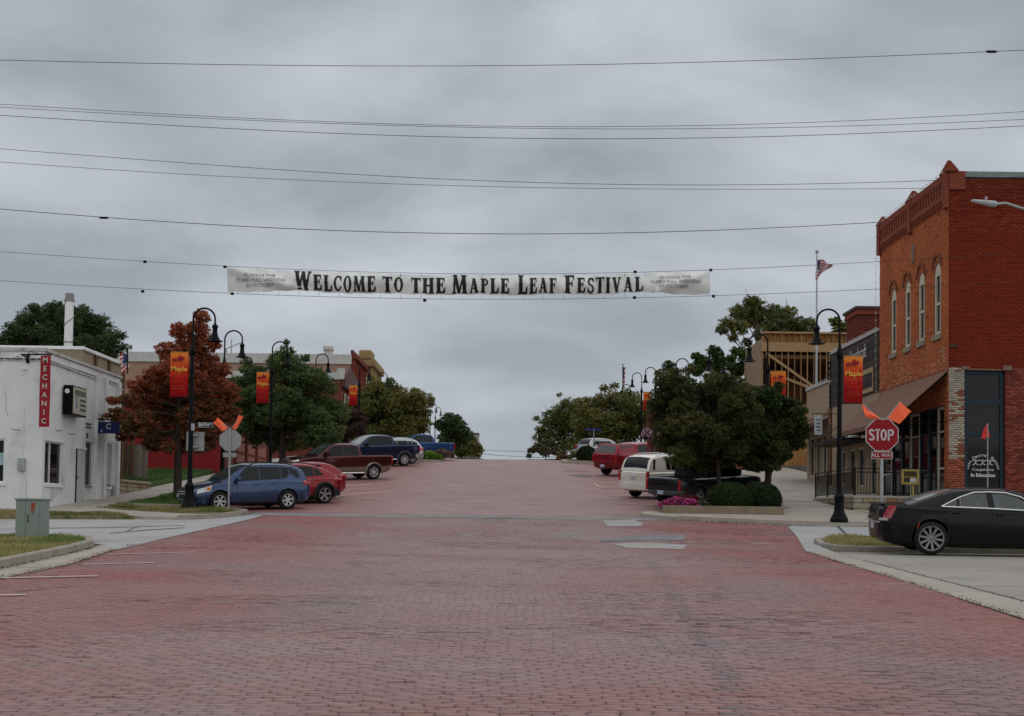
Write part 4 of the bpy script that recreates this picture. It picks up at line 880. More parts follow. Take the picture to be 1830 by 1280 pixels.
# lit-style box sign
bxs = thing('box_sign', 'boxy light-faced wall sign with black sides on the white workshop', 'sign', (WX+.2, 44.3, 5.5))
ya0 = PX(131, 712, WX+.42).y; yb0 = PX(156, 715, WX+.42).y; zt0 = PX(131, 688, WX+.42).z; zb0 = PX(131, 741, WX+.42).z
m = MB(); m.bbox((WX+.05, ya0, zb0), (WX+.40, yb0, zt0), .02); bo = m.build('sign_box', BLACK, bxs)
m = MB(); m.box((WX+.40, ya0+.04, zb0+.05), (WX+.415, yb0-.04, zt0-.05)); m.build('sign_face', mat('cream_sign_face', (.42, .40, .32), rough=.4, var=.08), bo)
g = MB(); W_ = yb0-ya0; H_ = zt0-zb0
[g.box((WX+.416, ya0+W_*(.12+.10*k), zt0-.30*H_-.02*(k % 3)), (WX+.422, ya0+W_*(.19+.10*k), zt0-.14*H_)) for k in range(8)]
for k in range(3): g.box((WX+.416, ya0+W_*.5, zb0+H_*(.5-.16*k)), (WX+.422, ya0+W_*.9, zb0+H_*(.58-.16*k)))
g.build('lettering', mat('grey_lettering', (.07, .075, .06), var=0), bo)
g = MB(); g.beam((WX+.42, ya0+W_*.25, zb0+.25), (WX+.42, ya0+W_*.25, zb0+.6), .02, .12); g.lathe((WX+.42, ya0+W_*.25, zb0+.7), [(.1, 0), (.1, .01)], 10, 'x'); g.build('emblem', mat('pale_blue_print', (.16, .24, .34), var=0), bo)
m = MB(); m.lathe((WX+.2, ya0-.005, zt0-.22), [(.09, 0), (.09, -.02)], 10, 'y'); m.build('lamp_cap', WHITEP, bo)
# blue hanging sign
hs = thing('hanging_sign', 'dark blue sign hanging from an iron bracket beside the red maple', 'sign', (WX+.8, 47.4, 5))
y_ = PX(171, 750, WX+.03).y; zb_ = PX(171, 750, WX).z
m = MB(); m.tube([(WX+.03, y_, zb_-.6), (WX+.03, y_, zb_+.38)], .022, 6); m.tube([(WX+.03, y_, zb_), (WX+1.1, y_, zb_)], .028, 6)
m.tube([(WX+.2+.09*math.cos(t), y_, zb_+.12+.09*math.sin(t)) for t in np.linspace(0, 6.28, 13)], .012, 5); m.build('bracket', BLACK, hs)
m = MB(); m.bbox((WX+.1, y_-.02, zb_-.55), (WX+1.0, y_+.02, zb_-.1), .01); b2 = m.build('sign_board', mat('navy_sign', (.012, .018, .085), rough=.4), hs)
g = MB(); put_text(g, 'A', .16, (WX+.28, y_-.03, zb_-.45), (1, 0, 0), (0, 0, 1)); put_text(g, 'C', .3, (WX+.55, y_-.03, zb_-.28), (1, 0, 0), (0, 0, 1)); g.build('lettering', LET, b2)
# MECHANIC banner
mbn = thing('mechanic_banner', 'long red vertical banner lettered MECHANIC hung from a wall bracket', 'banner', (WX-.2, 41.3, 5))
yy = 41.35; tl, tr_, bl, br_ = P(72.5, 636, yy), P(91, 635, yy), P(69, 763, yy), P(88, 763, yy)
m = MB(); nrow = 10; V = []
for k in range(nrow+1):
    t = k/nrow; a = tl.lerp(bl, t); b = tr_.lerp(br_, t); dyy = .015*math.sin(t*9); V += [a+Vector((0, dyy, 0)), b+Vector((0, -dyy, 0))]
V += [v+Vector((0, .012, 0)) for v in V]; h = 2*(nrow+1)
F = [(2*k, 2*k+1, 2*k+3, 2*k+2) for k in range(nrow)]+[(h+2*k, h+2*k+2, h+2*k+3, h+2*k+1) for k in range(nrow)]+[(2*k, 2*k+2, h+2*k+2, h+2*k) for k in range(nrow)]+[(2*k+1, h+2*k+1, h+2*k+3, 2*k+3) for k in range(nrow)]
m.add(V, F); cl = m.build('cloth', mat('red_banner_cloth', (.27, .012, .02), rough=.7, var=.12, vs=3), mbn)
g = MB()
for k, c in enumerate('MECHANIC'):
    t = (k+.55)/8.2; ce = (tl.lerp(bl, t)+tr_.lerp(br_, t))/2+Vector((0, -.035, 0)); put_text(g, c, .25, ce, (1, 0, 0), (0, 0, 1), bold=.006)
g.build('lettering', mat('banner_white', (.45, .43, .38), rough=.6, var=0), cl)
m = MB(); pa = P(50, 641, WY0-.02); m.tube([pa+Vector((0, 0, .02)), Vector((pa.x, yy, tl.z+.03)), Vector((tr_.x+.02, yy, tr_.z+.03))], .03, 6); m.box((pa.x-.05, WY0-.05, pa.z-.16), (pa.x+.05, WY0, pa.z+.16)); m.tube([pa+Vector((0, -.04, .15)), Vector((pa.x+.3, yy, tl.z+.14)), Vector((tl.x+.05, yy, tl.z+.03))], .012, 5); m.build('bracket', BLACK, mbn)
# beige block behind with flue pipe
bb_ = thing('beige_building', 'tan upper building with brown pilasters and white coping behind the workshop', 'building', (-18, 50.6, 2))
BGE = mat('beige_render', (.25, .20, .145), rough=.9, var=.14, vs=1.5)
m = MB(); m.box((-46, 50.7, 2.0), (-18, 56.4, 8.46)); m.build('wall', BGE, bb_)
m = MB()
for y in (52.1, 53.9, 55.9): m.box((-18, y, 2.2), (-17.9, y+.22, 8.42))
m.build('pilaster', mat('brown_pilaster', (.11, .06, .03), rough=.8), bb_)
m = MB(); m.bbox((-46, 50.62, 8.46), (-17.92, 50.95, 8.6), .03)
for k in range(6): y = 50.95+k*.93; m.bbox((-18.2, y, 8.44-(k % 2)*.02), (-17.88+(k % 2)*.02, y+.95, 8.58), .03)
m.build('coping', WHITEP, bb_)
m = MB()
for xx, zz_ in ((-20, 7.6), (-19.2, 7.9)): m.box((xx-.7, 50.66, 7.2), (xx, 50.7, zz_))
m.build('brown_patch', mat('brown_stain_board', (.17, .12, .07)), bb_)
fp = thing('flue_pipe', 'tall white flue pipe with spiral seam standing on the workshop roof', 'chimney', (-19, 52.5, 8))
p0 = P(122, 617, 52.0); p1 = P(124.5, 530, 52.0); rr_ = .18
m = MB(); m.tube([p0-Vector((0, 0, .5)), p0, p1], [rr_*1.0, rr_, rr_], 16); m.build('pipe', WHITEP, fp, sm=40)
m = MB(); m.tube([p1-Vector((0, 0, .22)), p1-Vector((0, 0, .18)), p1-Vector((0, 0, .14))], [rr_+.04, rr_+.045, rr_+.04], 16); m.tube([p1-Vector((0, 0, .14)), p1+Vector((0, 0, .12))], rr_*1.02, 16); m.tube([p0+Vector((0, 0, .1)), p0+Vector((0, 0, .15))], rr_+.02, 16)
pts = []
for k in range(41): t = k/40; a = t*2*math.pi*1.7; pts.append(p0.lerp(p1, .12+.78*t)+Vector((math.cos(a)*(rr_+.005), math.sin(a)*(rr_+.005), 0)))
m.tube(pts, .022, 5); m.build('seam', mat('flue_seam_grey', (.22, .22, .21)), fp, sm=40)
# limestone retaining wall
lw = thing('limestone_wall', 'short limestone retaining wall beside the sloping pavement', 'wall', (-16.1, 52, 2.2))
m = MB(); m.box((-16.45, 50.22, 1.8), (-16.18, 54.3, 2.86)); m.build('core', MATS['mortar_grey'], lw)
z = 1.95; row = 0
while z < 2.84:
    y = 50.22; z1 = min(z+.17+.03*(row % 2), 2.88)
    while y < 54.25:
        e_ = min(y+random.uniform(.22, .5), 54.3)
        if z1 > float(Z(-16.2, y))+.02: stone(lw, (-16.2, y+.006, z+.005), (-16.12+random.uniform(-.01, .012), e_-.006, z1-.005), row*80+int(y*10))
        y = e_
    z = z1; row += 1
y = 50.2
while y < 54.3:
    e_ = min(y+.7, 54.4); m = MB(); m.bbox((-16.5, y+.004, 2.88), (-16.06, e_-.004, 2.99), .02); m.build('cap_stone', STN[1], lw); y = e_
# wooden fence boards
fn = thing('wooden_fence', 'weathered grey board fence with brown posts beside the red shed', 'fence', (-20, 60, 3))
x0_, x1_ = P(213, 800, 58).x, P(263, 800, 58).x; x = x0_; k = 0
while x < x1_:
    m = MB(); m.box((x+.006, 58, 2.9), (x+.13, 58.025, 4.86+random.uniform(-.03, .03))); m.build('board', mat('weathered_board_%d' % (k % 3), ((.20, .18, .15), (.24, .215, .18), (.17, .15, .12))[k % 3], rough=.9, var=.2, vs=5), fn); x += .14; k += 1
for xx in (x0_+.3, x0_+.65): m = MB(); m.box((xx-.07, 57.86, 2.8), (xx+.07, 57.99, 5.6)); m.build('post', mat('brown_post', (.13, .075, .04), rough=.85), fn)
# red low building
rd = thing('red_low_building', 'low red-painted building with salmon brick side and dark posts', 'building', (-16, 67, 3.8))
RED = mat('red_paint_wall', (.20, .010, .014), rough=.7, var=.1, vs=2); SAL = mat('salmon_block', (.30, .125, .105), rough=.9, var=.1, vs=2); RBK = mat('red_brick_trim', (.17, .04, .03), rough=.9, var=.2, vs=8)
m = MB(); m.box((-26, 67, 3.2), (-15.95, 80, 8.0), 0); m.box((-15.94, 67.3, 3.4), (-15.9, 80, 8.0), 1); m.build('wall', [RED, SAL], rd)
for y in (67.0, 70.0, 73, 76, 79.5): m = MB(); m.box((-15.9, y, 3.5), (-15.78, y+.4, 8.0)); m.build('brick_pilaster', RBK, rd)
for z in (5.2, 6.6): m = MB(); m.box((-15.9, 67.4, z), (-15.86, 79.4, z+.12)); m.build('brick_band', RBK, rd)
m = MB(); m.box((-26.1, 66.9, 8.0), (-15.7, 80.1, 8.15)); m.build('coping', BLACK, rd)
# far left blocks
def block(name, label, x, y0, y1, zt, wallm, cop, south=True, wins=(), extra=None, xe=-48):
    t = thing(name, label, 'building', (x, y0, 5)); m = MB(); m.box((xe, y0, 4), (x, y1, zt)); m.build('wall', wallm, t)
    if cop: m = MB(); m.box((xe-.1, y0-.15, zt-cop[0]), (x+.12, y0+.1, zt+.08)); m.box((x-.1, y0, zt-.25), (x+.15, y1, zt+.08)); m.build('coping', cop[1], t)
    for a, z0, z1, w in wins: window(t, (x, 0, 0), (0, 1, 0), (1, 0, 0), a, a+w, z0, z1, -.08, CREAM, fw=.12)
    return t
TANW = mat('tan_side_wall', (.33, .21, .15), rough=.9, var=.08, vs=.6); DRB = mat('dark_red_brick', (.155, .036, .026), rough=.9, var=.2, vs=3); WTR = mat('white_trim', (.48, .48, .46), rough=.7)
b1 = block('far_brick_shop', 'two-storey brick shop with pointed dark gable front, far left', -15.4, 111, 120.9, 14.75, DRB, (.6, WTR), wins=[(112.5, 10.8, 13, 1.0), (115, 10.8, 13, 1.0), (118, 10.8, 13, 1.0)], xe=-27)
m = MB(); m.prism([(-15.35, 111, 14.6), (-15.35, 114.5, 15.7), (-15.35, 120.9, 15.0), (-15.35, 120.9, 13.5), (-15.35, 111, 13.5)], (.35, 0, 0)); m.build('gable', mat('dark_gable', (.09, .04, .035)), b1)
m = MB(); m.box((-15.8, 110.8, 14.2), (-15.1, 111.2, 15.2)); m.build('parapet_block', WTR, b1)
b2 = block('far_tan_hall', 'long tan-walled two-storey hall with white coping behind the trees', -15.9, 121, 131, 17.75, TANW, (.9, WTR), wins=[(123, 14.0, 16.2, 1), (127, 14.0, 16.2, 1)])
m = MB(); m.box((-15.88, 120.95, 7), (-15.62, 131, 18.3)); m.box((-15.62, 120.9, 17.4), (-15.2, 131, 17.9)); m.build('brick_front', DRB, b2)
for y in np.linspace(121.2, 130.2, 6): m = MB(); m.box((-15.62, y, 8), (-15.45, y+.5, 17.4)); m.build('pilaster', CB, b2)
b3 = block('far_ornate_block', 'cream-fronted block with heavy golden bracketed cornice, far left', -15.6, 131.1, 141, 17.6, mat('cream_front', (.38, .33, .26)), None, wins=[(133, 14, 16.6, 1.0), (136, 14, 16.6, 1.0)])
m = MB(); GLD = mat('golden_cornice', (.27, .19, .085), rough=.8, var=.3, vs=4)
m.bbox((-16, 131, 17.9), (-14.5, 141, 18.8), .2); m.bbox((-16.3, 130.8, 18.7), (-14.9, 134, 19.7), .2)
for y in np.arange(131.5, 141, 1.5): m.bbox((-15.6, y, 16.9), (-14.8, y+.5, 18.0), .1)
m.build('cornice', GLD, b3)
b4 = block('far_red_block', 'plain dark red brick block beyond the golden cornice', -15.4, 141.2, 148, 17.6, DRB, None)
b5 = block('far_cream_block', 'last cream block in the far left row', -15.4, 148.2, 156, 17.0, MATS['cream_front'], None)
rf = thing('roof_unit', 'white vented unit on the far tan roof', 'rooftop unit', (-20, 130, 18))
p_ = P(587, 620, 126); z_ = p_.z; m = MB(); m.bbox((p_.x-.40, 125.5, 17), (p_.x+.40, 126.5, z_-.4), .05); m.bbox((p_.x-.5, 125.3, z_-.45), (p_.x+.5, 126.7, z_+.05), .15); m.build('housing', WTR, rf)
an = thing('roof_antenna', 'small roof antenna mast with white arms above the tan hall', 'antenna', (-30, 128, 18))
p_ = P(413, 640, 128.5); m = MB(); m.tube([(p_.x, 128.5, 17.9), (p_.x, 128.5, 20.3)], .07, 6); m.tube([(p_.x-.7, 128.3, 19.2), (p_.x+1.2, 128.7, 20.1)], .06, 5); m.tube([(p_.x-.5, 128.3, 18.3), (p_.x-.5, 128.3, 19.3)], .12, 6); m.tube([(p_.x-.9, 128.5, 17.95), (p_.x+.9, 128.5, 17.95)], .08, 5); m.build('mast', STEEL, an)
gb = thing('grey_tank_house', 'plain grey block at the crest beyond the left bushes', 'building', (-9, 235, 12))
p_ = P(848, 776, 235); m = MB(); m.box((p_.x-3.5, 235, 10), (p_.x+.8, 240, p_.z)); m.build('wall', mat('grey_block_far', (.22, .23, .24)), gb); m = MB(); m.box((p_.x-3.6, 234.9, p_.z), (p_.x+.9, 240, p_.z+.25)); m.build('roof', mat('dark_roof_far', (.1, .1, .1)), gb)
# ================================================================== VEHICLES
TAILM = mat('tail_light_red', (.30, .008, .010), rough=.15, var=.1, coat=1); HEADM = mat('head_light_clear', (.50, .52, .52), rough=.12, metal=.4, var=.15, vs=12, coat=1); AMB = mat('amber_lens', (.55, .18, .03), rough=.2, var=0)
PLATE = mat('plate_blue_white', (.34, .40, .46), rough=.5, var=.15, vs=20); RIMM = mat('alloy_rim', (.50, .50, .50), rough=.35, metal=.35, var=.1); RIMD = mat('dark_alloy_rim', (.24, .23, .22), rough=.35, metal=.5, var=.1)
ARCHM = mat('wheel_well', (.008, .008, .008), rough=.95, var=0)
def poly_at(pl, x): return float(np.interp(x, [p[0] for p in pl], [p[1] for p in pl]))
def smoothpl(pl, it=2):
    for _ in range(it):
        q = [pl[0]]
        for a, b in zip(pl[:-1], pl[1:]): q += [(a[0]*.75+b[0]*.25, a[1]*.75+b[1]*.25), (a[0]*.25+b[0]*.75, a[1]*.25+b[1]*.75)]
        q.append(pl[-1]); pl = q
    return pl
WHEELC = {}
def wheel(parent, x, y, r, side, spokes=6, rr=.62, rm=None, key='', wd=.23):
    o = (x, y, r); k = (r, spokes, rr, key, wd)
    if k not in WHEELC:
        h = wd/2
        d = MB(); d.lathe((0, 0, 0), [(0, h-.09), (r*rr*.97, h-.09), (r*rr*.97, -h+.02), (0, -h+.02)], 24, 'y')
        t = MB(); t.lathe((0, 0, 0), [(r*rr, h-.02), (r*rr*1.04, h), (r*.80, h+.012), (r*.93, h-.004), (r*.985, h-.03), (r, h-.06), (r, -h+.06), (r*.97, -h+.01), (r*rr, -h)], 32, 'y', cap=False)
        m = MB(); m.lathe((0, 0, 0), [(r*rr*.92, h-.05), (r*rr*.93, h-.006), (r*rr*1.01, h-.004), (r*rr*1.02, h-.03), (r*rr*.98, h-.08), (r*rr*.92, h-.05)], 32, 'y', cap=False)
        m.lathe((0, 0, 0), [(0, h-.01), (r*.07, h-.012), (r*.12, h-.03), (r*.13, h-.07)], 12, 'y')
        for i in range(spokes):
            a = 2*math.pi*i/spokes+.2; c, s = math.cos(a), math.sin(a); w1, w2 = r*rr*2.3/spokes*.30, r*rr*2.6/spokes*.34
            if spokes >= 9: w1, w2 = r*.055, r*.07
            p = lambda rad, off, yy: (c*rad-s*off, yy, s*rad+c*off)
            m.add([p(r*.08, -w1, h-.03), p(r*.08, w1, h-.03), p(r*rr*.95, w2, h-.016), p(r*rr*.95, -w2, h-.016), p(r*.08, -w1, h-.07), p(r*.08, w1, h-.07), p(r*rr*.95, w2, h-.06), p(r*rr*.95, -w2, h-.06)],
                  [(0, 1, 2, 3), (0, 3, 7, 4), (1, 5, 6, 2), (0, 4, 5, 1), (2, 6, 7, 3)])
        W0 = d.build('wheel', ARCHM, parent, local=True, sm=30); T0 = t.build('tyre', RUBBER, W0, local=True, sm=40); R0 = m.build('rim', rm or RIMM, W0, local=True, sm=35)
        WHEELC[k] = (W0.data, T0.data, R0.data)
    else:
        W0 = link('wheel', WHEELC[k][0], parent); T0 = link('tyre', WHEELC[k][1], W0); R0 = link('rim', WHEELC[k][2], W0)
    W0.location = o
    W0.rotation_euler = (0, random.uniform(0, 6), 0) if side > 0 else (0, random.uniform(0, 6), math.pi)
    return W0
def vehicle(name, label, sp, origin, head, group=None, cat='car'):
    L, Wd, wb, ro, r = sp['L'], sp['W'], sp['wb'], sp['ro'], sp['r']; gc = sp.get('gc', .22)
    hx_, hy_ = head; hl = math.hypot(hx_, hy_); hx_ /= hl; hy_ /= hl
    x, y = origin; e_ = wb/2; fz = (float(Z(x+hx_*e_, y+hy_*e_))-float(Z(x-hx_*e_, y-hy_*e_)))/(2*e_); lz = (float(Z(x-hy_*.8, y+hx_*.8))-float(Z(x+hy_*.8, y-hx_*.8)))/1.6
    F = Vector((hx_, hy_, fz)).normalized(); Lf = Vector((-hy_, hx_, lz)); Lf = (Lf-F*Lf.dot(F)).normalized(); Up = F.cross(Lf)
    rot = Matrix((F, Lf, Up)).transposed().to_euler()
    root = thing(name, label, cat, (x, y, float(Z(x, y))+.005), group, rot=rot)
    xr = -L/2+ro; xf = xr+wb; belt = smoothpl([(a-L/2, b) for a, b in sp['belt']], 1); roof = smoothpl([(a-L/2, b) for a, b in sp['roof']], 2)
    PM = sp['paint']; tum = sp.get('tum', .34); wf = sp.get('wf', .92); boxy = sp.get('boxy', 5)
    def w(x): u = min(1, abs(x)/(L/2)); return Wd/2*(1-.13*u**boxy)
    def bot(x): d = min(x+L/2, L/2-x); return gc+max(0, .4-d)*.35
    def sec(x, sc=1., dz=0.):
        zt = poly_at(belt, x)-dz; zb = bot(x)+dz; ww = w(x)*sc; H = zt-zb
        return [(0, zb), (ww*.84, zb), (ww*.965, zb+.09*H+.02), (ww*.995, zb+.34*H), (ww*1.0, zb+.62*H), (ww*.972, zb+.80*H), (ww*.968, zb+.925*H), (ww*.90, zt), (ww*.5, zt+.025), (0, zt+.032)]
    def S(x, u, sc=1.):
        s_ = sec(x, sc); i = min(int(u), len(s_)-2); f = u-i; a, b = s_[i], s_[i+1]; return a[0]*(1-f)+b[0]*f, a[1]*(1-f)+b[1]*f
    ends = [(.0, .93, .05), (.025, .965, .02), (.07, .99, 0)]
    st = [(-L/2+d, sc, dz) for d, sc, dz in ends]+[(v, 1, 0) for v in np.linspace(-L/2+.16, L/2-.16, 34)]+[(L/2-d, sc, dz) for d, sc, dz in reversed(ends)]
    m = MB(); nr = None
    for v, sc, dz in st:
        s_ = sec(v, sc, dz); ring = [(v, q, z) for q, z in s_]+[(v, -q, z) for q, z in reversed(s_[1:-1])]; nr = len(ring); m.v += ring
    for i in range(len(st)-1):
        for k in range(nr): m.f.append((i*nr+k, i*nr+(k+1) % nr, (i+1)*nr+(k+1) % nr, (i+1)*nr+k)); m.m.append(0)
    m.f.append(tuple(range(nr))); m.m.append(0); b0 = (len(st)-1)*nr; m.f.append(tuple(b0+k for k in reversed(range(nr)))); m.m.append(0)
    body = m.build('body', [PM, ARCHM], root, local=True)
    cut = MB(); ra = r*1.13
    for xx in (xr, xf):
        for s in (1, -1):
            cut.lathe((xx, s*(Wd/2-.14), r+.015), [(ra, -.19), (ra, .25)], 28, 'y', 1)
    bed = sp.get('bed')
    if bed: cut.box((bed[0]-L/2, -Wd/2*.84, bed[2]), (bed[1]-L/2, Wd/2*.84, 3), 1)
    co_ = cut.build('cut', [PM, ARCHM], root, local=True)
    md = body.modifiers.new('b', 'BOOLEAN'); md.operation = 'DIFFERENCE'; md.object = co_; md.solver = 'EXACT'
    dg = bpy.context.evaluated_depsgraph_get(); me = bpy.data.meshes.new_from_object(body.evaluated_get(dg)); body.modifiers.clear(); old = body.data; body.data = me; bpy.data.meshes.remove(old)
    bpy.data.objects.remove(co_); smooth(me, 32)
    def patch(n_, x1, x2, u1, u2, m_, off=.006, nx=6, nu=5, th=.02, parent=body, sides=(1, -1), sl=0., sl2=None):
        out = []
        for s in sides:
            q = MB(); G_ = []
            for i in range(nx+1):
                for j in range(nu+1):
                    t = j/nu; xa = x1+sl*t; xb = x2+(sl if sl2 is None else sl2)*t
                    xx = xa+(xb-xa)*i/nx; uu = u1+(u2-u1)*j/nu; a = S(xx, uu); e1 = S(xx, min(uu+.1, 8.9)); nrm = Vector((0, e1[1]-a[1], -(e1[0]-a[0]))).normalized()
                    px1 = S(min(xx+.05, L/2), uu)[0]; nrm.x = -(px1-a[0])/.05 if xx+.05 <= L/2 else .0; nrm.normalize()
                    G_.append((Vector((xx, a[0], a[1]))+nrm*off, Vector((xx, a[0], a[1]))-nrm*th))
            idx = lambda i, j: i*(nu+1)+j; k = len(G_)
            q.v = [(g[0].x, s*g[0].y, g[0].z) for g in G_]+[(g[1].x, s*g[1].y, g[1].z) for g in G_]
            for i in range(nx):
                for j in range(nu): q.f.append((idx(i, j), idx(i+1, j), idx(i+1, j+1), idx(i, j+1))); q.m.append(0)
            rim = [idx(i, 0) for i in range(nx+1)]+[idx(nx, j) for j in range(1, nu+1)]+[idx(i, nu) for i in range(nx-1, -1, -1)]+[idx(0, j) for j in range(nu-1, 0, -1)]
            for a, b in zip(rim, rim[1:]+rim[:1]): q.f.append((a, b, b+k, a+k)); q.m.append(0)
            out.append(q.build(n_, m_, parent, local=True, sm=30))
        return out
    # greenhouse
    nst = 26; d_ = [0]
    for a, b in zip(roof[:-1], roof[1:]): d_.append(d_[-1]+math.hypot(b[0]-a[0], b[1]-a[1]))
    ts_ = np.linspace(0, d_[-1], nst); GS = [(float(np.interp(t, d_, [p[0] for p in roof])), float(np.interp(t, d_, [p[1] for p in roof]))) for t in ts_]
    def gsec(x, zr):
        z0 = poly_at(belt, x)-.03; a = w(x)*wf; h = max(zr-z0-.07, .002); yt = a-tum*h; ed = min(.06, zr-z0)
        return [(0, z0), (a, z0), (yt, z0+h), (yt-.035, z0+h+ed*.65), (yt-.11, z0+h+ed*1.1), (yt*.45, zr+.02), (0, zr+.026)]
    def wy(x, z): return w(x)*wf-tum*(z-(poly_at(belt, x)-.03))
    m = MB()
    for v, zr in GS: s_ = gsec(v, zr); ring = [(v, q, z) for q, z in s_]+[(v, -q, z) for q, z in reversed(s_[1:-1])]; nr = len(ring); m.v += ring
    for i in range(nst-1):
        for k in range(nr): m.f.append((i*nr+k, i*nr+(k+1) % nr, (i+1)*nr+(k+1) % nr, (i+1)*nr+k)); m.m.append(0)
    m.f.append(tuple(range(nr))); m.m.append(0); b0 = (nst-1)*nr; m.f.append(tuple(b0+k for k in reversed(range(nr)))); m.m.append(0)
    cab = m.build('roof_and_pillars', sp.get('roofmat', PM), root, local=True, sm=32)
    if sp.get('through'):
        cut = MB()
        for wn in sp['windows']:
            pl = [(a-L/2, b) for a, b in wn]; cut.prism([(a, -1.4, b) for a, b in pl], (0, 2.8, 0), 0)
        co_ = cut.build('cut', [ARCHM], root, local=True); cab.data.materials.append(ARCHM)
        md = cab.modifiers.new('b', 'BOOLEAN'); md.operation = 'DIFFERENCE'; md.object = co_; md.solver = 'EXACT'
        dg = bpy.context.evaluated_depsgraph_get(); me = bpy.data.meshes.new_from_object(cab.evaluated_get(dg)); cab.modifiers.clear(); cab.data = me; bpy.data.objects.remove(co_); smooth(me, 32)
        for sx_, sy_ in ((2.15, .38), (2.15, -.38), (3.05, .38), (3.05, -.38)):
            q = MB(); X_ = sx_-L/2; q.bbox((X_-.09, sy_-.22, .8), (X_+.08, sy_+.22, 1.2), .07); q.bbox((X_-.12, sy_-.12, 1.17), (X_-.01, sy_+.12, 1.38), .05); q.build('seat', mat('grey_seat', (.09, .09, .085), rough=.9), root, local=True, sm=40)
        q = MB(); q.tube([(3.52-L/2+.10*math.cos(t)*.4, .38+.18*math.sin(t), 1.10+.17*math.cos(t)) for t in np.linspace(0, 6.29, 15)], .018, 6); q.build('steering_wheel', TRIM, root, local=True)
    GM = sp.get('glass', GLASS)
    for wn in sp['windows']:
        for s in (1, -1):
            pl = [(a-L/2, b) for a, b in wn]; q = MB(); off = .007 if not sp.get('through') else -.012
            v = [(a, s*(wy(a, b)+off), b) for a, b in pl]+[(a, s*(wy(a, b)+off-.012), b) for a, b in pl]; n = len(pl)
            q.add(v, [tuple(range(n)), tuple(range(2*n-1, n-1, -1))]+[(i, (i+1) % n, n+(i+1) % n, n+i) for i in range(n)]); wo_ = q.build('side_window', GM, cab, local=True)
    if not sp.get('through'):
        for wn in sp['windows']:
            cx0 = sum(p[0] for p in wn)/len(wn); cz0 = sum(p[1] for p in wn)/len(wn)
            for s in (1, -1):
                pl = [(cx0+(a-cx0)*1.07-L/2, cz0+(b-cz0)*1.10) for a, b in wn]; q = MB(); v = [(a, s*(wy(a, b)+.003), b) for a, b in pl]; q.add(v, [tuple(range(len(v)))]); q.build('window_seal', TRIM, cab, local=True)
    for pl in sp.get('trim', []):
        for s in (1, -1):
            q = MB(); pts = [(a-L/2, s*(wy(a-L/2, b)+.012), b) for a, b in pl]; q.tube(pts, .016, 6); q.build('window_trim', CHROME, cab, local=True)
    def topglass(n_, i0, i1, fr=.9, mm=GLASS):
        q = MB(); k = 0
        for i in range(i0, i1+1):
            v, zr = GS[i]; s_ = gsec(v, zr); dx = GS[min(i+1, nst-1)][0]-GS[max(i-1, 0)][0]; dz_ = GS[min(i+1, nst-1)][1]-GS[max(i-1, 0)][1]; nn = Vector((-dz_, dx)).normalized()*.008
            if nn.y < 0: nn = -nn if n_ == 'x' else nn
            ye = s_[3][0]*fr+.0; row = [(-ye, s_[4][1]), (-ye*.5, s_[5][1]-.003), (0, s_[6][1]), (ye*.5, s_[5][1]-.003), (ye, s_[4][1])]
            for yy_, z in row: q.v.append((v+nn.x, yy_, z+nn.y+.004))
            k += 1
        for i in range(k-1):
            for j in range(4): q.f.append((i*5+j, i*5+j+1, (i+1)*5+j+1, (i+1)*5+j)); q.m.append(0)
        return q.build(n_, mm, cab, local=True, sm=40)
    def ri(frac): return int(round(frac*(nst-1)))
    topglass('windscreen', ri(sp['ws'][0]), ri(sp['ws'][1]), mm=sp.get('wsm', mat('windscreen_glass', (.035, .045, .045), rough=.05, var=.5, vs=1.5, spec=.9)))
    topglass('rear_window', ri(sp['rw'][0]), ri(sp['rw'][1]), .88, mm=sp.get('rwm', GLASS))
    # doors with handles
    for a, b in sp['doors']:
        patch('door_gap', a-L/2-.018, b-L/2+.018, 1.82, 6.8, TRIM, off=.002, nx=6, nu=8, th=.01)
        ds = patch('door', a-L/2, b-L/2, 1.9, 6.75, PM, off=.005, nx=6, nu=8, th=.015)
        for s, dd in zip((1, -1), ds):
            hx2 = a-L/2+.16; hz = S(hx2, 5.6); q = MB(); q.bbox((hx2-.09, s*(hz[0]-.005), hz[1]-.02), (hx2+.09, s*(hz[0]+.035), hz[1]+.02), .012); q.build('handle', sp.get('handle', PM), dd, local=True, sm=40)
    patch('sill', xr+ra+.03, xf-ra-.03, .95, 1.7, TRIM, off=.01, nx=3, nu=2)
    if sp.get('cladding'): patch('sill_cladding', xr+ra+.02, xf-ra-.02, 1, 2.35, sp['cladding'], off=.012, nx=4, nu=4)
    if sp.get('lower'):
        for a, b in ((-L/2+.05, xr-ra-.02), (xr+ra+.02, xf-ra-.02), (xf+ra+.02, L/2-.06)): patch('lower_panel', a, b, 1.2, 3.1, sp['lower'], off=.009, nx=5, nu=5)
    if sp.get('flare'):
        for xx in (xr, xf):
            for s in (1, -1):
                q = MB(); prof = [(-.015, .03), (.0, .045), (.07, .03), (.085, -.02)]; V = []; nn_ = 18
                for k in range(nn_+1):
                    t = -.30+(math.pi+.60)*k/nn_
                    for dr_, dy_ in prof: rad = ra+dr_; X_ = xx+rad*math.cos(t); Z_ = r+.015+rad*math.sin(t); V.append((X_, s*(w(max(-L/2, min(L/2, X_)))*(1.0 if Z_ < .95 else .985)+dy_), Z_))
                F_ = [(k*4+j, k*4+j+1, k*4+5+j, k*4+4+j) for k in range(nn_) for j in range(3)]; q.add(V, F_); q.build('fender_flare', sp['flare'], body, local=True, sm=40)
    # lights
    for tl in sp['tails']: patch('tail_light', tl[0]-L/2, tl[1]-L/2, tl[2], tl[3], TAILM, off=.012, nx=3, nu=4, sl=tl[4] if len(tl) > 4 else 0)
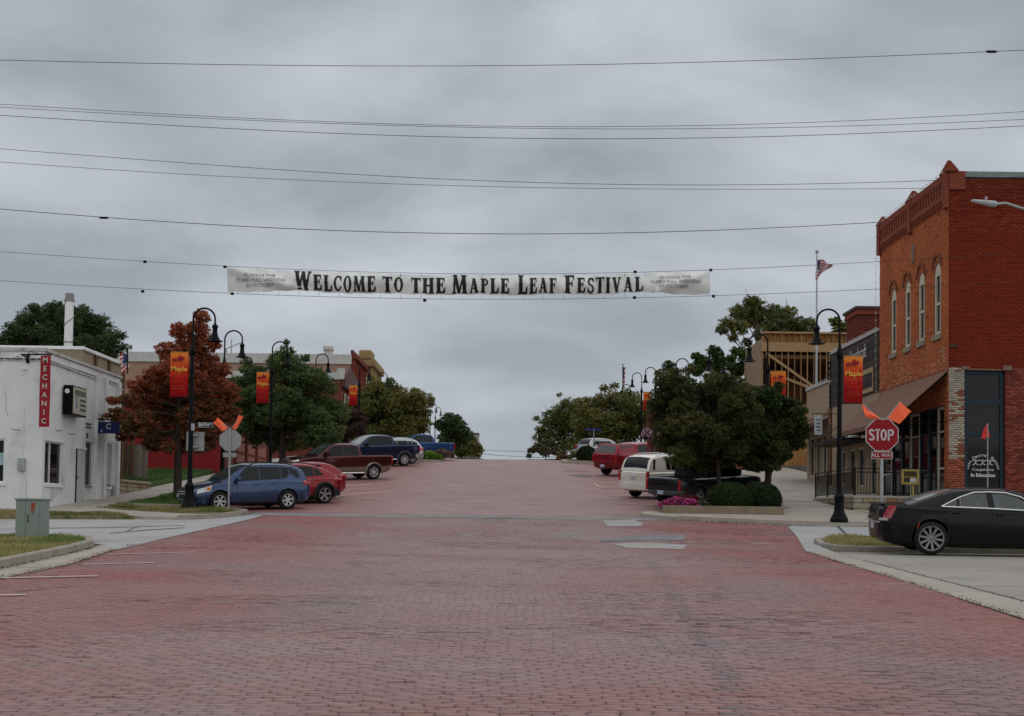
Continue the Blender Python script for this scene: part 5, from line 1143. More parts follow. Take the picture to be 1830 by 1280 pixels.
    for hl_ in sp['heads']: patch('headlight', L/2-hl_[0], L/2-hl_[1], hl_[2], hl_[3], HEADM, off=.012, nx=4, nu=3, sl=-.05)
    if sp.get('amber'): a = sp['amber']; patch('indicator', L/2-a[0], L/2-a[1], a[2], a[3], AMB, off=.016, nx=3, nu=3)
    # bumpers
    def bumper(n_, sgn, z0, z1, ex, m_, wdt=.97):
        q = MB(); xs = np.linspace(-1, 1, 13); V = []
        for t in xs:
            yy_ = t*Wd/2*wdt; xx = sgn*(L/2+ex-.28*abs(t)**5-.02*t*t)
            V += [(xx-sgn*.12, yy_, z0+.02), (xx, yy_, z0), (xx+sgn*.02, yy_, (z0+z1)/2), (xx, yy_, z1), (xx-sgn*.16, yy_, z1+.01)]
        F_ = [(k*5+j, k*5+j+1, k*5+6+j, k*5+5+j) for k in range(12) for j in range(4)]+[(0, 1, 2, 3, 4), tuple(60+j for j in range(5))]
        q.add(V, F_); return q.build(n_, m_, body, local=True, sm=40)
    for n_, sgn, z0, z1, ex, m_ in sp['bumpers']: bumper(n_, sgn, z0, z1, ex, m_)
    # number plate, grille, mirrors
    pz_ = sp.get('platez', .75); q = MB(); px_ = sp.get('platex', .0); q.bbox((-L/2-.03-px_, -.16, pz_-.08), (-L/2-.005-px_, .16, pz_+.08), .008); q.build('number_plate', PLATE, root, local=True)
    gr = sp.get('grille', (.55, .85, .5)); q = MB(); q.bbox((L/2-.05, -gr[2], gr[0]), (L/2+.025, gr[2], gr[1]), .02); go_ = q.build('grille', TRIM, root, local=True)
    for k in range(2): q = MB(); z = gr[0]+(gr[1]-gr[0])*(.35+.35*k); q.box((L/2+.02, -gr[2]*.95, z-.015), (L/2+.04, gr[2]*.95, z+.015)); q.build('grille_bar', sp.get('gbar', CHROME), go_, local=True)
    mx, mz = sp['mirror']; mx -= L/2; ms_ = sp.get('msize', (.10, .20, .14))
    for s in (1, -1):
        q = MB(); y0 = wy(mx, mz); q.bbox((mx-ms_[0]/2, s*(y0+.04), mz-.02), (mx+ms_[0]/2+.04, s*(y0+.04+ms_[1]), mz+ms_[2]), .035); q.box((mx-.02, s*(y0-.02), mz), (mx+.03, s*(y0+.06), mz+.04)); q.build('wing_mirror', sp.get('mirm', PM), root, local=True, sm=40)
    if sp.get('fog', True):
        for s in (1, -1):
            q = MB(); q.lathe((L/2-.10, s*(Wd/2*.70), bot(L/2-.1)+.18), [(0, .10), (.05, .11), (.065, .10), (.065, 0)], 10, 'x'); q.build('fog_lamp', HEADM, root, local=True)
        q = MB(); q.bbox((L/2-.1, -.42, bot(L/2)+.05), (L/2+.035, .42, bot(L/2)+.17), .02); q.build('lower_grille', TRIM, root, local=True)
    if sp.get('rails'):
        a, b, z = sp['rails']
        for s in (1, -1):
            pts = [(v-L/2, s*Wd*.335, poly_at(roof, v-L/2)+(0 if k in (0, 6) else z)) for k, v in enumerate(np.linspace(a, b, 7))]; q = MB(); q.tube(pts, .018, 6); q.build('roof_rail', sp.get('railm', BLACK), cab, local=True)
    if sp.get('step'):
        for s in (1, -1): q = MB(); q.tube([(xr+ra+.1, s*(Wd/2-.02), gc+.02), (xf-ra-.1, s*(Wd/2-.02), gc+.02)], .045, 8); q.build('side_step', CHROME, root, local=True, sm=60)
    if sp.get('tailgate'):
        q = MB(); z0, z1 = sp['tailgate']; q.bbox((-L/2-.025, -Wd/2*.80, z0), (-L/2+.03, Wd/2*.80, z1), .02); tg = q.build('tailgate', PM, root, local=True, sm=40)
        q = MB(); q.bbox((-L/2-.04, -.11, z1-.2), (-L/2-.02, .11, z1-.12), .01); q.build('handle', sp.get('handle', TRIM), tg, local=True)
        for s in (1, -1): q = MB(); q.bbox((-L/2-.03, s*Wd/2*.83, z0+.05), (-L/2+.06, s*Wd/2*.945, z1-.04), .02); q.build('tail_light', TAILM, root, local=True)
    elif sp.get('hatch'):
        q = MB(); z0, z1, bw = sp['hatch']; q.bbox((-L/2-.012, -bw, z0), (-L/2+.03, bw, z1), .03); q.build('tailgate', PM, root, local=True, sm=40)
        for s in (1, -1): q = MB(); zz0, zz1 = sp.get('tlz', (z0+.1, z1+.1)); q.bbox((-L/2-.02, s*bw*1.0, zz0), (-L/2+.07, s*(bw+.14), zz1), .03); q.build('tail_light', TAILM, root, local=True, sm=40)
    for xx in (xr, xf):
        for s in (1, -1): wheel(root, xx, s*(Wd/2-.125), r, s, sp.get('spokes', 6), sp.get('rr', .62), sp.get('rimm'), sp.get('key', ''), sp.get('tw', .23))
    q = MB(); q.box((-L/2+.3, -Wd/2*.8, gc+.03), (L/2-.3, Wd/2*.8, gc+.12)); q.build('underbody', ARCHM, root, local=True)
    return root, sp, (hx_, hy_)
def at_rear(sp, corner, head):
    """origin from the ground position below the centre of the tail"""
    hl = math.hypot(*head); return (corner[0]+head[0]/hl*sp['L']/2, corner[1]+head[1]/hl*sp['L']/2)
def at_wheel(sp, px, py, head, side, d=None):
    """origin so that the rear wheel of the given side touches the ground at the pixel's ground point"""
    g = G(px, py) if d is None else P(px, py, d); hl = math.hypot(*head); h = (head[0]/hl, head[1]/hl); l = (-h[1], h[0]); xr = -sp['L']/2+sp['ro']; yy = side*(sp['W']/2-.01)
    return (g.x-h[0]*xr-l[0]*yy, g.y-h[1]*xr-l[1]*yy)
SUV = dict(L=4.6, W=1.82, wb=2.66, ro=.98, r=.36, gc=.22, belt=[(0, .98), (.15, 1.06), (1.2, 1.09), (2.9, 1.0), (3.35, 1.03), (3.75, .98), (4.25, .86), (4.5, .76), (4.6, .66)],
    roof=[(.10, 1.05), (.22, 1.38), (.42, 1.58), (1.1, 1.665), (1.9, 1.68), (2.5, 1.63), (2.95, 1.42), (3.5, 1.03)],
    windows=[[(.45, 1.17), (1.18, 1.155), (1.18, 1.53), (.85, 1.52), (.55, 1.44)], [(1.26, 1.15), (2.02, 1.12), (2.02, 1.55), (1.26, 1.54)], [(2.10, 1.12), (3.02, 1.09), (2.60, 1.50), (2.45, 1.55), (2.10, 1.55)]],
    ws=(.66, .95), rw=(.04, .2), doors=[(1.42, 2.07), (2.08, 2.98)], tails=[(.03, .32, 5.0, 6.9)], heads=[(.62, .12, 4.6, 6.6)], amber=(.62, .48, 4.8, 6.4), bumpers=[('rear_bumper', -1, .36, .66, .05, None), ('front_bumper', 1, .26, .46, .02, None)],
    mirror=(2.95, 1.08), grille=(.52, .76, .42), hatch=(.62, 1.0, .62), spokes=6, rails=(.6, 2.5, .05))
def spec(base, **k): s = dict(base); s.update(k); s['bumpers'] = [(a, b, c, d, e_, f or s['paint']) for a, b, c, d, e_, f in s['bumpers']]; return s
BLUE = paint('steel_blue', (.026, .044, .090), .35, .3); REDP = paint('bright_red', (.16, .007, .010), .25, .28); MAR = paint('maroon', (.050, .008, .009), .35, .3); NVY = paint('navy', (.008, .013, .040), .35, .3)
TANP = paint('tan_lower', (.20, .17, .135), .4, .4); WHI = paint('cream_white', (.50, .48, .43), .1, .35); BLK = mat('paint_gloss_black', (.0028, .0028, .0034), rough=.3, spec=.12, coat=.28, var=0); JET = paint('charcoal_black', (.010, .011, .013), .2, .4)
CRM = paint('crimson', (.17, .006, .014), .2, .32); SIL = paint('silver', (.30, .31, .32), .6, .35); BLU2 = paint('mid_blue', (.012, .038, .12), .3, .3)
hL = (-.80, -.60)
s1 = spec(SUV, paint=BLUE)
vehicle('suv', 'blue compact SUV nosed in at the left corner, front wheel behind the bare sign post', s1, at_wheel(s1, 515, 911, hL, 1), hL)
s2 = spec(SUV, paint=REDP, L=4.5, W=1.86, wb=2.7, ro=.85, r=.37, rr=.70, spokes=5, key='b', rimm=RIMD, belt=[(0, .96), (.2, 1.04), (1.2, 1.03), (2.9, .97), (3.3, 1.0), (3.8, .93), (4.3, .78), (4.5, .62)],
    roof=[(.15, 1.05), (.55, 1.30), (1.1, 1.50), (1.8, 1.60), (2.4, 1.56), (2.9, 1.38), (3.45, 1.0)], windows=[[(.85, 1.14), (1.25, 1.13), (1.25, 1.42), (1.1, 1.38)], [(1.32, 1.12), (2.02, 1.09), (2.02, 1.48), (1.32, 1.44)], [(2.10, 1.09), (2.98, 1.06), (2.55, 1.44), (2.1, 1.49)]],
    cladding=TRIM, flare=TRIM, doors=[(1.40, 2.05), (2.06, 2.95)], rails=(1.0, 2.4, .04), tails=[(.02, .45, 5.3, 6.6)], bumpers=[('rear_bumper', -1, .30, .58, .04, TRIM), ('front_bumper', 1, .24, .5, .02, TRIM)])
vehicle('suv', 'bright red crossover tucked right behind the blue SUV', s2, at_wheel(s2, 581, 900.5, hL, 1), hL)
s3 = spec(SUV, paint=CRM, L=4.4, W=1.8, roof=[(.10, 1.05), (.35, 1.3), (.7, 1.48), (1.3, 1.55), (2.4, 1.5), (2.9, 1.34), (3.4, 1.0)], windows=[[(1.2, 1.12), (2.0, 1.1), (2.0, 1.42), (1.2, 1.42)], [(2.1, 1.09), (2.9, 1.06), (2.5, 1.4), (2.1, 1.42)]], rails=None, tlz=(.82, 1.06))
vehicle('hatchback', 'dark red car showing only its tail beyond the bright red crossover', s3, at_rear(s3, tuple(P(603, 880, 51.6)[:2]), hL), hL)
TRK = dict(L=5.9, W=2.0, wb=3.75, ro=1.15, r=.405, gc=.36, belt=[(0, 1.30), (1.9, 1.30), (3.9, 1.24), (4.35, 1.26), (4.8, 1.24), (5.5, 1.15), (5.8, 1.08), (5.9, .95)], bed=(.1, 1.72, .75), boxy=9,
    roof=[(1.80, 1.26), (1.86, 1.7), (1.98, 1.87), (2.5, 1.93), (3.1, 1.93), (3.55, 1.85), (3.9, 1.62), (4.38, 1.28)], windows=[[(2.02, 1.34), (2.80, 1.33), (2.80, 1.80), (2.08, 1.79)], [(2.90, 1.33), (3.98, 1.31), (3.55, 1.72), (3.40, 1.80), (2.90, 1.81)]],
    ws=(.66, .97), rw=(.08, .2), doors=[(2.0, 2.84), (2.86, 3.98)], tails=[], heads=[(.42, .06, 5.0, 6.6)], tailgate=(.75, 1.28), bumpers=[('rear_bumper', -1, .50, .72, .12, None), ('front_bumper', 1, .45, .70, .06, None)], mirror=(3.85, 1.32), msize=(.12, .24, .22), grille=(.75, 1.05, .6), spokes=6, tum=.26, platez=.6, platex=.13, tw=.28)
s4 = spec(TRK, paint=MAR, lower=TANP, flare=TANP, step=True, bumpers=[('rear_bumper', -1, .50, .72, .12, TANP), ('front_bumper', 1, .45, .70, .06, CHROME)])
hT = (-.84, -.54)
vehicle('pickup_truck', 'maroon crew-cab pickup with tan lower panels and wheel arches', s4, at_wheel(s4, 668, 857.5, hT, 1), hT, cat='truck')
s5 = spec(TRK, paint=NVY, L=6.0, W=2.03, r=.43, gc=.44, belt=[(a, b+.09) for a, b in TRK['belt']], roof=[(a, b+.09) for a, b in TRK['roof']], windows=[[(a, b+.09) for a, b in wn] for wn in TRK['windows']], tailgate=(.84, 1.37), flare=mat('grey_flare', (.06, .065, .08), rough=.5), mirm=TRIM, bumpers=[('rear_bumper', -1, .56, .80, .12, CHROME), ('front_bumper', 1, .5, .8, .06, CHROME)], spokes=8, key='c', step=True)
vehicle('pickup_truck', 'navy heavy-duty pickup parked beyond the maroon pickup', s5, at_wheel(s5, 723, 833.5, hT, 1), hT, cat='truck')
s6 = spec(SUV, paint=SIL, L=4.7, rails=(.6, 2.4, .05), roof=[(.10, 1.1), (.30, 1.42), (.6, 1.66), (1.3, 1.76), (2.3, 1.74), (2.8, 1.6), (3.4, 1.08)])
vehicle('suv', 'silver SUV with only its roof and windows showing above the navy pickup', s6, at_rear(s6, tuple(P(748, 830, 83.2)[:2]), hT), hT)
s7 = spec(TRK, paint=BLU2, L=5.6, wb=3.5)
vehicle('pickup_truck', 'mid blue pickup behind the roadside flowers at the crest', s7, at_rear(s7, tuple(P(802, 830, 97)[:2]), hT), hT, cat='truck')
hR = (.74, .67)
s8 = spec(TRK, paint=JET, L=5.5, W=1.9, wb=3.5, belt=[(0, 1.17), (1.8, 1.17), (3.9, 1.20), (4.4, 1.20), (5.3, 1.16), (5.5, 1.0)], bed=(.1, 1.62, .75), tailgate=(.62, 1.15), roof=[(1.72, 1.15), (1.76, 1.7), (1.84, 1.82), (2.5, 1.85), (3.3, 1.85), (3.6, 1.80), (3.95, 1.23)], windows=[[(1.95, 1.26), (2.65, 1.26), (2.65, 1.73), (1.95, 1.73)], [(2.75, 1.26), (3.68, 1.26), (3.48, 1.73), (2.75, 1.73)]], tum=.12, flare=TRIM, r=.42, gc=.40,
    glass=tintglass(), through=True, spokes=5, key='d', rimm=RIMD, bumpers=[('rear_bumper', -1, .50, .68, .14, mat('dark_steel_bumper', (.08, .085, .09), rough=.35, metal=.6)), ('front_bumper', 1, .5, .7, .1, TRIM)], doors=[(1.8, 2.68), (2.70, 3.68)], handle=TRIM, mirror=(3.65, 1.28), msize=(.1, .2, .24), mirm=TRIM, boxy=14, heads=[(.15, .04, 5.0, 6.4)], platez=.6)
vehicle('pickup_truck', 'black boxy pickup behind the pink flowers and clipped round bushes', s8, at_rear(s8, tuple(P(1184, 880, 48.6)[:2]), hR), hR, cat='truck')
s9 = spec(SUV, paint=WHI, L=5.2, W=2.0, wb=2.95, ro=1.15, r=.405, gc=.30, boxy=10, tum=.2, belt=[(0, 1.16), (.2, 1.22), (1.9, 1.20), (3.5, 1.14), (4.0, 1.18), (4.9, 1.10), (5.2, .9)], roof=[(.06, 1.17), (.16, 1.55), (.30, 1.83), (.9, 1.92), (2.6, 1.94), (3.1, 1.88), (3.5, 1.66), (4.0, 1.2)],
    windows=[[(.35, 1.30), (1.45, 1.29), (1.45, 1.78), (.42, 1.74)], [(1.55, 1.29), (2.4, 1.28), (2.4, 1.80), (1.55, 1.79)], [(2.5, 1.27), (3.5, 1.24), (3.1, 1.72), (2.5, 1.80)]], ws=(.72, .96), rw=(.05, .17), doors=[(1.6, 2.45), (2.48, 3.5)], tails=[], hatch=(.72, 1.17, .74), tlz=(.80, 1.25), rails=(.7, 3.0, .05), railm=WHI, bumpers=[('rear_bumper', -1, .42, .72, .12, None), ('front_bumper', 1, .35, .7, .04, None)], mirror=(3.45, 1.22), platez=.93, platex=.0, mirm=TRIM, heads=[(.4, .06, 4.8, 6.5)], amber=None)
vehicle('suv', 'cream white full-size SUV parked tail-out beyond the black pickup', s9, at_rear(s9, tuple(P(1131, 880, 53.0)[:2]), hR), hR)
s10 = spec(TRK, paint=CRM, spokes=6, bumpers=[('rear_bumper', -1, .50, .72, .12, mat('dark_red_bumper', (.11, .01, .012), rough=.4)), ('front_bumper', 1, .45, .70, .06, None)], flare=None)
rt, _, _ = vehicle('pickup_truck', 'crimson pickup with a matching canopy over its bed, right of the road', s10, at_rear(s10, tuple(P(1079, 845, 70.6)[:2]), hR), hR, cat='truck')
m = MB(); x0, x1 = -2.93, -1.15; zt = 1.86; v = []
for x, zz_, wv in ((x0, 1.29, .90), (x0+.38, zt, .72), (x1, zt, .74), (x1, 1.29, .90)): v += [(x, -wv, zz_), (x, wv, zz_)]
m.add(v, [(0, 1, 3, 2), (2, 3, 5, 4), (4, 5, 7, 6), (0, 2, 4, 6), (1, 7, 5, 3), (0, 6, 7, 1)]); cnp = m.build('bed_canopy', CRM, rt, local=True)
m = MB()
for s in (1, -1): m.add([(x0+.45, s*.835+s*.01, 1.42), (x1-.15, s*.835+s*.01, 1.42), (x1-.2, s*.775, 1.76), (x0+.62, s*.775, 1.76)], [(0, 1, 2, 3)])
m.add([(x0+.045, -.78, 1.37), (x0+.045, .78, 1.37), (x0+.34, .64, 1.80), (x0+.34, -.64, 1.80)], [(0, 1, 2, 3)]); m.v = [(a-.012 if i > 7 else a, b, c) for i, (a, b, c) in enumerate(m.v)]; m.build('canopy_window', mat('grey_glass', (.07, .075, .08), rough=.12), cnp, local=True)
s11 = spec(SUV, paint=SIL, L=4.8, roof=[(.10, 1.1), (.25, 1.5), (.5, 1.72), (1.3, 1.8), (2.5, 1.78), (3.0, 1.6), (3.6, 1.08)], tlz=(.95, 1.3))
vehicle('suv', 'pale SUV half hidden by a dark bush at the right crest', s11, at_rear(s11, tuple(P(1040, 825, 94.5)[:2]), hR), hR)
s12 = dict(L=5.04, W=1.9, wb=3.05, ro=1.05, r=.372, gc=.17, boxy=8, tum=.30, wf=.93, paint=BLK, belt=[(0, 1.05), (.08, 1.13), (.55, 1.11), (1.2, 1.07), (3.4, 1.0), (3.75, 1.0), (4.5, .92), (4.9, .82), (5.04, .66)],
    roof=[(.52, 1.10), (1.0, 1.27), (1.42, 1.42), (1.85, 1.485), (2.4, 1.50), (2.95, 1.45), (3.4, 1.26), (3.85, 1.0)], windows=[[(1.33, 1.085), (1.62, 1.08), (1.62, 1.245), (1.56, 1.22)], [(1.67, 1.08), (2.30, 1.07), (2.26, 1.395), (1.98, 1.385), (1.67, 1.27)], [(2.43, 1.06), (3.34, 1.03), (3.30, 1.10), (2.95, 1.31), (2.68, 1.385), (2.38, 1.40)]],
    trim=[[(1.27, 1.085), (2.33, 1.055), (3.42, 1.01), (3.32, 1.12), (2.98, 1.325), (2.66, 1.408), (2.3, 1.42), (1.98, 1.405), (1.66, 1.29), (1.27, 1.085)]], ws=(.66, .96), rw=(.06, .30), rwm=mat('rear_glass_grey', (.16, .17, .16), rough=.1, var=.3, vs=2), wsm=mat('rear_glass_grey'), doors=[(1.42, 2.34), (2.36, 3.42)], tails=[], heads=[(.5, .1, 5, 6.5)],
    bumpers=[('rear_bumper', -1, .36, .68, .05, BLK), ('front_bumper', 1, .25, .5, .03, BLK)], mirror=(3.3, 1.06), spokes=10, rr=.74, key='e', rimm=RIMD, through=True, glass=tintglass(), hatch=None, grille=(.55, .8, .5), platez=.62, platex=.04, handle=BLK)
rt, _, _ = vehicle('sedan', 'black full-size sedan with chrome window line parked on the right', s12, (11.07, 27.68), (.994, -.105))
# its tall tail lights, side marker and boot lip
for s in (1, -1):
    m = MB(); L_ = 5.04; ys = s*.80
    m.add([(-L_/2-.01, s*.80, .80), (-L_/2+.17, s*.905, .80), (-L_/2+.30, s*.905, 1.09), (-L_/2+.13, s*.84, 1.10), (-L_/2+.05, s*.66, .80), (-L_/2+.2, s*.78, .80), (-L_/2+.34, s*.78, 1.09), (-L_/2+.18, s*.70, 1.10)], [(0, 1, 2, 3), (4, 7, 6, 5), (0, 4, 5, 1), (1, 5, 6, 2), (2, 6, 7, 3), (3, 7, 4, 0)])
    m.build('tail_light', TAILM, rt, local=True)
    m = MB(); m.obox((-L_/2+.03, s*.80, .78), (.07, s*.08, 0), (-.02, s*.02, 0), (0, 0, .028)); m.build('reversing_light', HEADM, rt, local=True)
    m = MB(); m.obox((-L_/2+.76, s*.945, .66), (.012, 0, 0.0), (0, .012, 0), (.03, 0, .08)); m.build('side_marker', TAILM, rt, local=True)
m = MB(); m.bbox((-5.04/2-.03, -.72, 1.10), (-5.04/2+.16, .72, 1.135), .012); m.build('boot_lip', BLK, rt, local=True)
m = MB(); m.box((-5.04/2-.075, -.75, .70), (-5.04/2-.05, .75, .725)); m.build('bumper_trim', CHROME, rt, local=True)
# ================================================================== STREET FURNITURE
def lampdata():
    P_ = {}
    m = MB(); m.lathe((0, 0, 0), [(.30, 0), (.30, .10), (.27, .14), (.25, .20), (.19, .30), (.165, .42), (.15, .62), (.155, .80), (.175, .84), (.155, .90), (.11, .94), (.10, .98)], 12); P_['base'] = m
    m = MB(); m.tube([(0, 0, .95), (0, 0, 5.4)], [.085, .068], 12); P_['post'] = m
    m = MB(); m.lathe((0, 0, 0), [(.068, 5.36), (.10, 5.42), (.115, 5.50), (.10, 5.62), (.065, 5.72), (.045, 5.86)], 12); P_['collar'] = m
    m = MB(); r = .38; pts = [(0, 0, 5.8), (0, 0, 6.6)]+[(r-r*math.cos(t), 0, 6.65+r*math.sin(t)) for t in np.linspace(0, math.pi, 15)]+[(2*r, 0, 6.48)]; m.tube(pts, .034, 8); P_['arm'] = m
    m = MB(); m.lathe((2*r, 0, 0), [(.045, 6.50), (.06, 6.46), (.10, 6.43), (.115, 6.38), (.085, 6.33), (.088, 6.18), (.12, 6.05), (.17, 5.97), (.185, 5.93), (.27, 5.895), (.275, 5.875), (.18, 5.88), (.10, 5.95)], 16); P_['lamp_shade'] = m
    m = MB(); m.lathe((2*r, 0, 0), [(0, 5.90), (.09, 5.91), (.12, 5.93)], 12); P_['lens'] = m
    return P_
LD = lampdata(); LENS = mat('lamp_lens', (.4, .4, .38), rough=.3); LMESH = {}
def lamp(x, y, s, label, h=.12):
    t = thing('street_lamp', label, 'street lamp', (x, y, float(Z(x, y))+h), 'black bell-shaded street lamps', rot=(0, 0, 0 if s > 0 else math.pi)); sh_ = None
    for k in ('base', 'post', 'collar', 'arm', 'lamp_shade', 'lens'):
        pa = sh_ if k == 'lens' else t
        if k not in LMESH: o = LD[k].build(k, LENS if k == 'lens' else BLACK, pa, local=True, sm=35); LMESH[k] = o.data
        else: o = link(k, LMESH[k], pa)
        if k == 'lamp_shade': sh_ = o
    return t
BANM = bpy.data.materials.new('banner_print'); BANM.use_nodes = True; _t = BANM.node_tree; _b = _t.nodes['Principled BSDF']
_c = _t.nodes.new('ShaderNodeTexCoord'); _s = _t.nodes.new('ShaderNodeSeparateXYZ'); _t.links.new(_c.outputs['Object'], _s.inputs[0])
_m = _t.nodes.new('ShaderNodeMapRange'); _m.inputs[1].default_value = 0; _m.inputs[2].default_value = 1.5; _t.links.new(_s.outputs[2], _m.inputs[0])
_r = _t.nodes.new('ShaderNodeValToRGB'); _e = _r.color_ramp.elements; _e[0].position = 0; _e[0].color = (.19, .002, .003, 1); _e[1].position = 1; _e[1].color = (.72, .22, .035, 1)
for p_, c_ in ((.35, (.32, .005, .005, 1)), (.58, (.48, .03, .010, 1)), (.8, (.60, .085, .02, 1))): q_ = _e.new(p_); q_.color = c_
_t.links.new(_m.outputs[0], _r.inputs[0]); _t.links.new(_r.outputs[0], _b.inputs['Base Color']); _b.inputs['Roughness'].default_value = .7; _b.inputs['Specular IOR Level'].default_value = .1
GOLDL = mat('gold_print', (.68, .38, .05), rough=.6, var=0); LEAFP = mat('crimson_leaf_print', (.24, .004, .018), rough=.6, var=0); GOLD2 = mat('dull_gold_print', (.42, .09, .03), rough=.6, var=0)
LEAF = [(0, 1), (.12, .62), (.30, .74), (.26, .38), (.62, .52), (.56, .36), (.92, .30), (.62, .02), (.70, -.16), (.12, -.22), (.05, -.6), (-.05, -.6), (-.12, -.22), (-.70, -.16), (-.62, .02), (-.92, .30), (-.56, .36), (-.62, .52), (-.26, .38), (-.30, .74), (-.12, .62)]
def banner(x, y, s, label, h=.12, detail=True):
    """s: side of the pole (+1 right, -1 left); hangs from two rods fixed to the pole"""
    z = float(Z(x, y))+h; t = thing('festival_banner', label, 'banner', (x, y, z), 'orange Maple festival banners on the lamp posts'); w, hh, z0 = .62, 1.55, 3.93; xa, xb = (.14, .14+w) if s > 0 else (-.14-w, -.14)
    m = MB(); nr = 8; V = []
    for k in range(nr+1):
        for j in range(5): V.append((xa+(xb-xa)*j/4, .02*math.sin(k*.9+j*1.3)*math.sin(math.pi*k/nr), hh*k/nr))
    n = len(V); F = [(k*5+j, k*5+j+1, k*5+6+j, k*5+5+j) for k in range(nr) for j in range(4)]
    V += [(a, b+.008, c) for a, b, c in V]; F += [tuple(n+i for i in reversed(f)) for f in F]; rim = [j for j in range(5)]+[k*5+4 for k in range(1, nr+1)]+[nr*5+j for j in (3, 2, 1, 0)]+[k*5 for k in range(nr-1, 0, -1)]
    F += [(a, b, b+n, a+n) for a, b in zip(rim, rim[1:]+rim[:1])]
    m.add(V, F); c = m.build('cloth', BANM, t, local=True); c.location = (0, 0, z0)
    def gp(mbx, n_, mm): o = mbx.build(n_, mm, c, local=True); return o
    cx_ = (xa+xb)/2
    g = MB()
    for lx, lz, ls, an in (((.05, 1.30, .175, .25), (-.18, 1.26, .11, -.4), (.23, 1.06, .05, .6), (-.2, .62, .06, .3), (.20, .66, .07, -.5), (-.12, .42, .07, .8)) if detail else ((.08, 1.3, .14, .25), (-.16, 1.27, .085, -.4))):
        g = MB(); g.add([(cx_+lx+ls*(a*math.cos(an)-b*math.sin(an)), -.034, lz+ls*(a*math.sin(an)+b*math.cos(an))) for a, b in LEAF], [tuple(range(len(LEAF)))]); gp(g, 'leaf_print', LEAFP)
    g = MB(); put_text(g, 'Maple', .235, (cx_, -.036, .97), (1, 0, 0), (0, 0, 1), bold=.004)
    gp(g, 'lettering', GOLDL)
    if detail:
        g = MB(); put_text(g, 'LEAF', .10, (cx_, -.036, .77), (1, 0, 0), (0, 0, 1), sxx=1.1); put_text(g, 'F E S T I V A L', .075, (cx_, -.036, .52), (1, 0, 0), (0, 0, 1))
        put_text(g, 'The Third Full', .06, (cx_, -.036, .36), (1, 0, 0), (0, 0, 1)); put_text(g, 'Weekend in October', .055, (cx_, -.036, .28), (1, 0, 0), (0, 0, 1)); gp(g, 'lettering', GOLD2)
    for zz_ in (z0-.01, z0+hh+.01): m = MB(); m.tube([(0, 0, zz_), (xa if s < 0 else xb, 0, zz_)], .014, 6); m.build('banner_rod', BLACK if zz_ < z0+1 else mat('gold_rod', (.3, .2, .06)), t, local=True)
    return t
ban_l = ['at the red maple, left street corner', 'mostly hidden by the red maple, second lamp on the left', 'on the third left lamp before the green tree', 'glimpsed through the green tree on the left', 'on the last lamp before the far left brick fronts']
LL = [(345, 918, 41.6, -10.95), (0, 0, 52, -12.3), (0, 0, 60, -11.8), (0, 0, 75, -12.0), (0, 0, 93, -11.5), (0, 0, 100, -10.8), (0, 0, 156, -10), (0, 0, 167, -10)]
lab = ['left corner lamp post carrying the street name plate and the back of a square sign', 'lamp post rising out of the red maple, bell to the right', 'lamp post with orange banner standing before the green left tree', 'lamp post with bell in front of the tan hall wall', 'lamp post overlapping the far left brick fronts', 'small far lamp against sky at the end of the left brick row', 'tiny far lamp above the right end of the left trees', 'tiny lower far lamp beside the dark round tree on the left']
LX = []
for (a, b, d, X), l in zip(LL, lab): lamp(X, d, 1, l)
for i in range(5): a, b, d, X = LL[i]; banner(X, d, -1, 'Maple festival banner '+ban_l[i], detail=i < 3)
RL = [(39.55, 10.95), (49.6, 10.75), (61, 11.0), (75, 11.3), (90, 11.1), (96.6, 10.8), (111.5, 11.4)]
lab = ['tall lamp post at the right corner beside the STOP sign', 'lamp post in front of the open timber framing', 'lamp post with bell over the big right tree, before the tall background tree', 'lamp post with only its hook above the big right tree', 'far right lamp hooked above the left edge of the big tree', 'far right lamp with its collar showing above the middle trees', 'smallest far right lamp, beside the far flag']
for (d, X), l in zip(RL, lab): lamp(X, d, -1, l)
for i, l in ((0, 'at the right corner in front of the board siding'), (1, 'in front of the timber studs, half behind the big tree'), (3, 'glimpsed as orange inside the big right tree'), (5, 'far away beside the left edge of the big right tree')): d, X = RL[i]; banner(X, d, 1, 'Maple festival banner '+l, detail=i < 1)
# street name plate + backs of signs at the left corner
z0 = float(Z(-10.95, 41.6))+.12; SIGNB = mat('sign_back_grey', (.27, .275, .265), rough=.5, metal=.3, var=.08, vs=3)
sn = thing('street_name_sign', 'small black street name plate reading SIXTH ST on the left corner lamp', 'street sign', (-10.95, 41.5, z0+3)); q = P(367, 760, 41.5)
m = MB(); m.bbox((q.x-.26, 41.49, q.z-.085), (q.x+.26, 41.51, q.z+.085), .01); pl_ = m.build('plate', mat('white_plate', (.42, .43, .42), rough=.5), sn)
m = MB(); m.box((q.x-.245, 41.485, q.z-.07), (q.x+.245, 41.4895, q.z+.07)); m.build('black_field', mat('plate_black', (.01, .012, .012), rough=.5), pl_)
g = MB(); put_text(g, 'SIXTH', .13, (q.x-.05, 41.48, q.z), (1, 0, 0), (0, 0, 1), bold=.004); put_text(g, 'ST', .07, (q.x+.18, 41.48, q.z+.02), (1, 0, 0), (0, 0, 1), bold=.002); g.build('lettering', LET, pl_)
m = MB(); m.box((-10.95, 41.49, q.z-.02), (q.x-.25, 41.51, q.z+.02)); m.build('bracket', BLACK, sn)
q = P(344, 763, 41.4); m = MB(); m.box((q.x-.06, 41.45, q.z-.12), (q.x+.06, 41.47, q.z+.12)); m.build('end_plate', STEEL, sn)
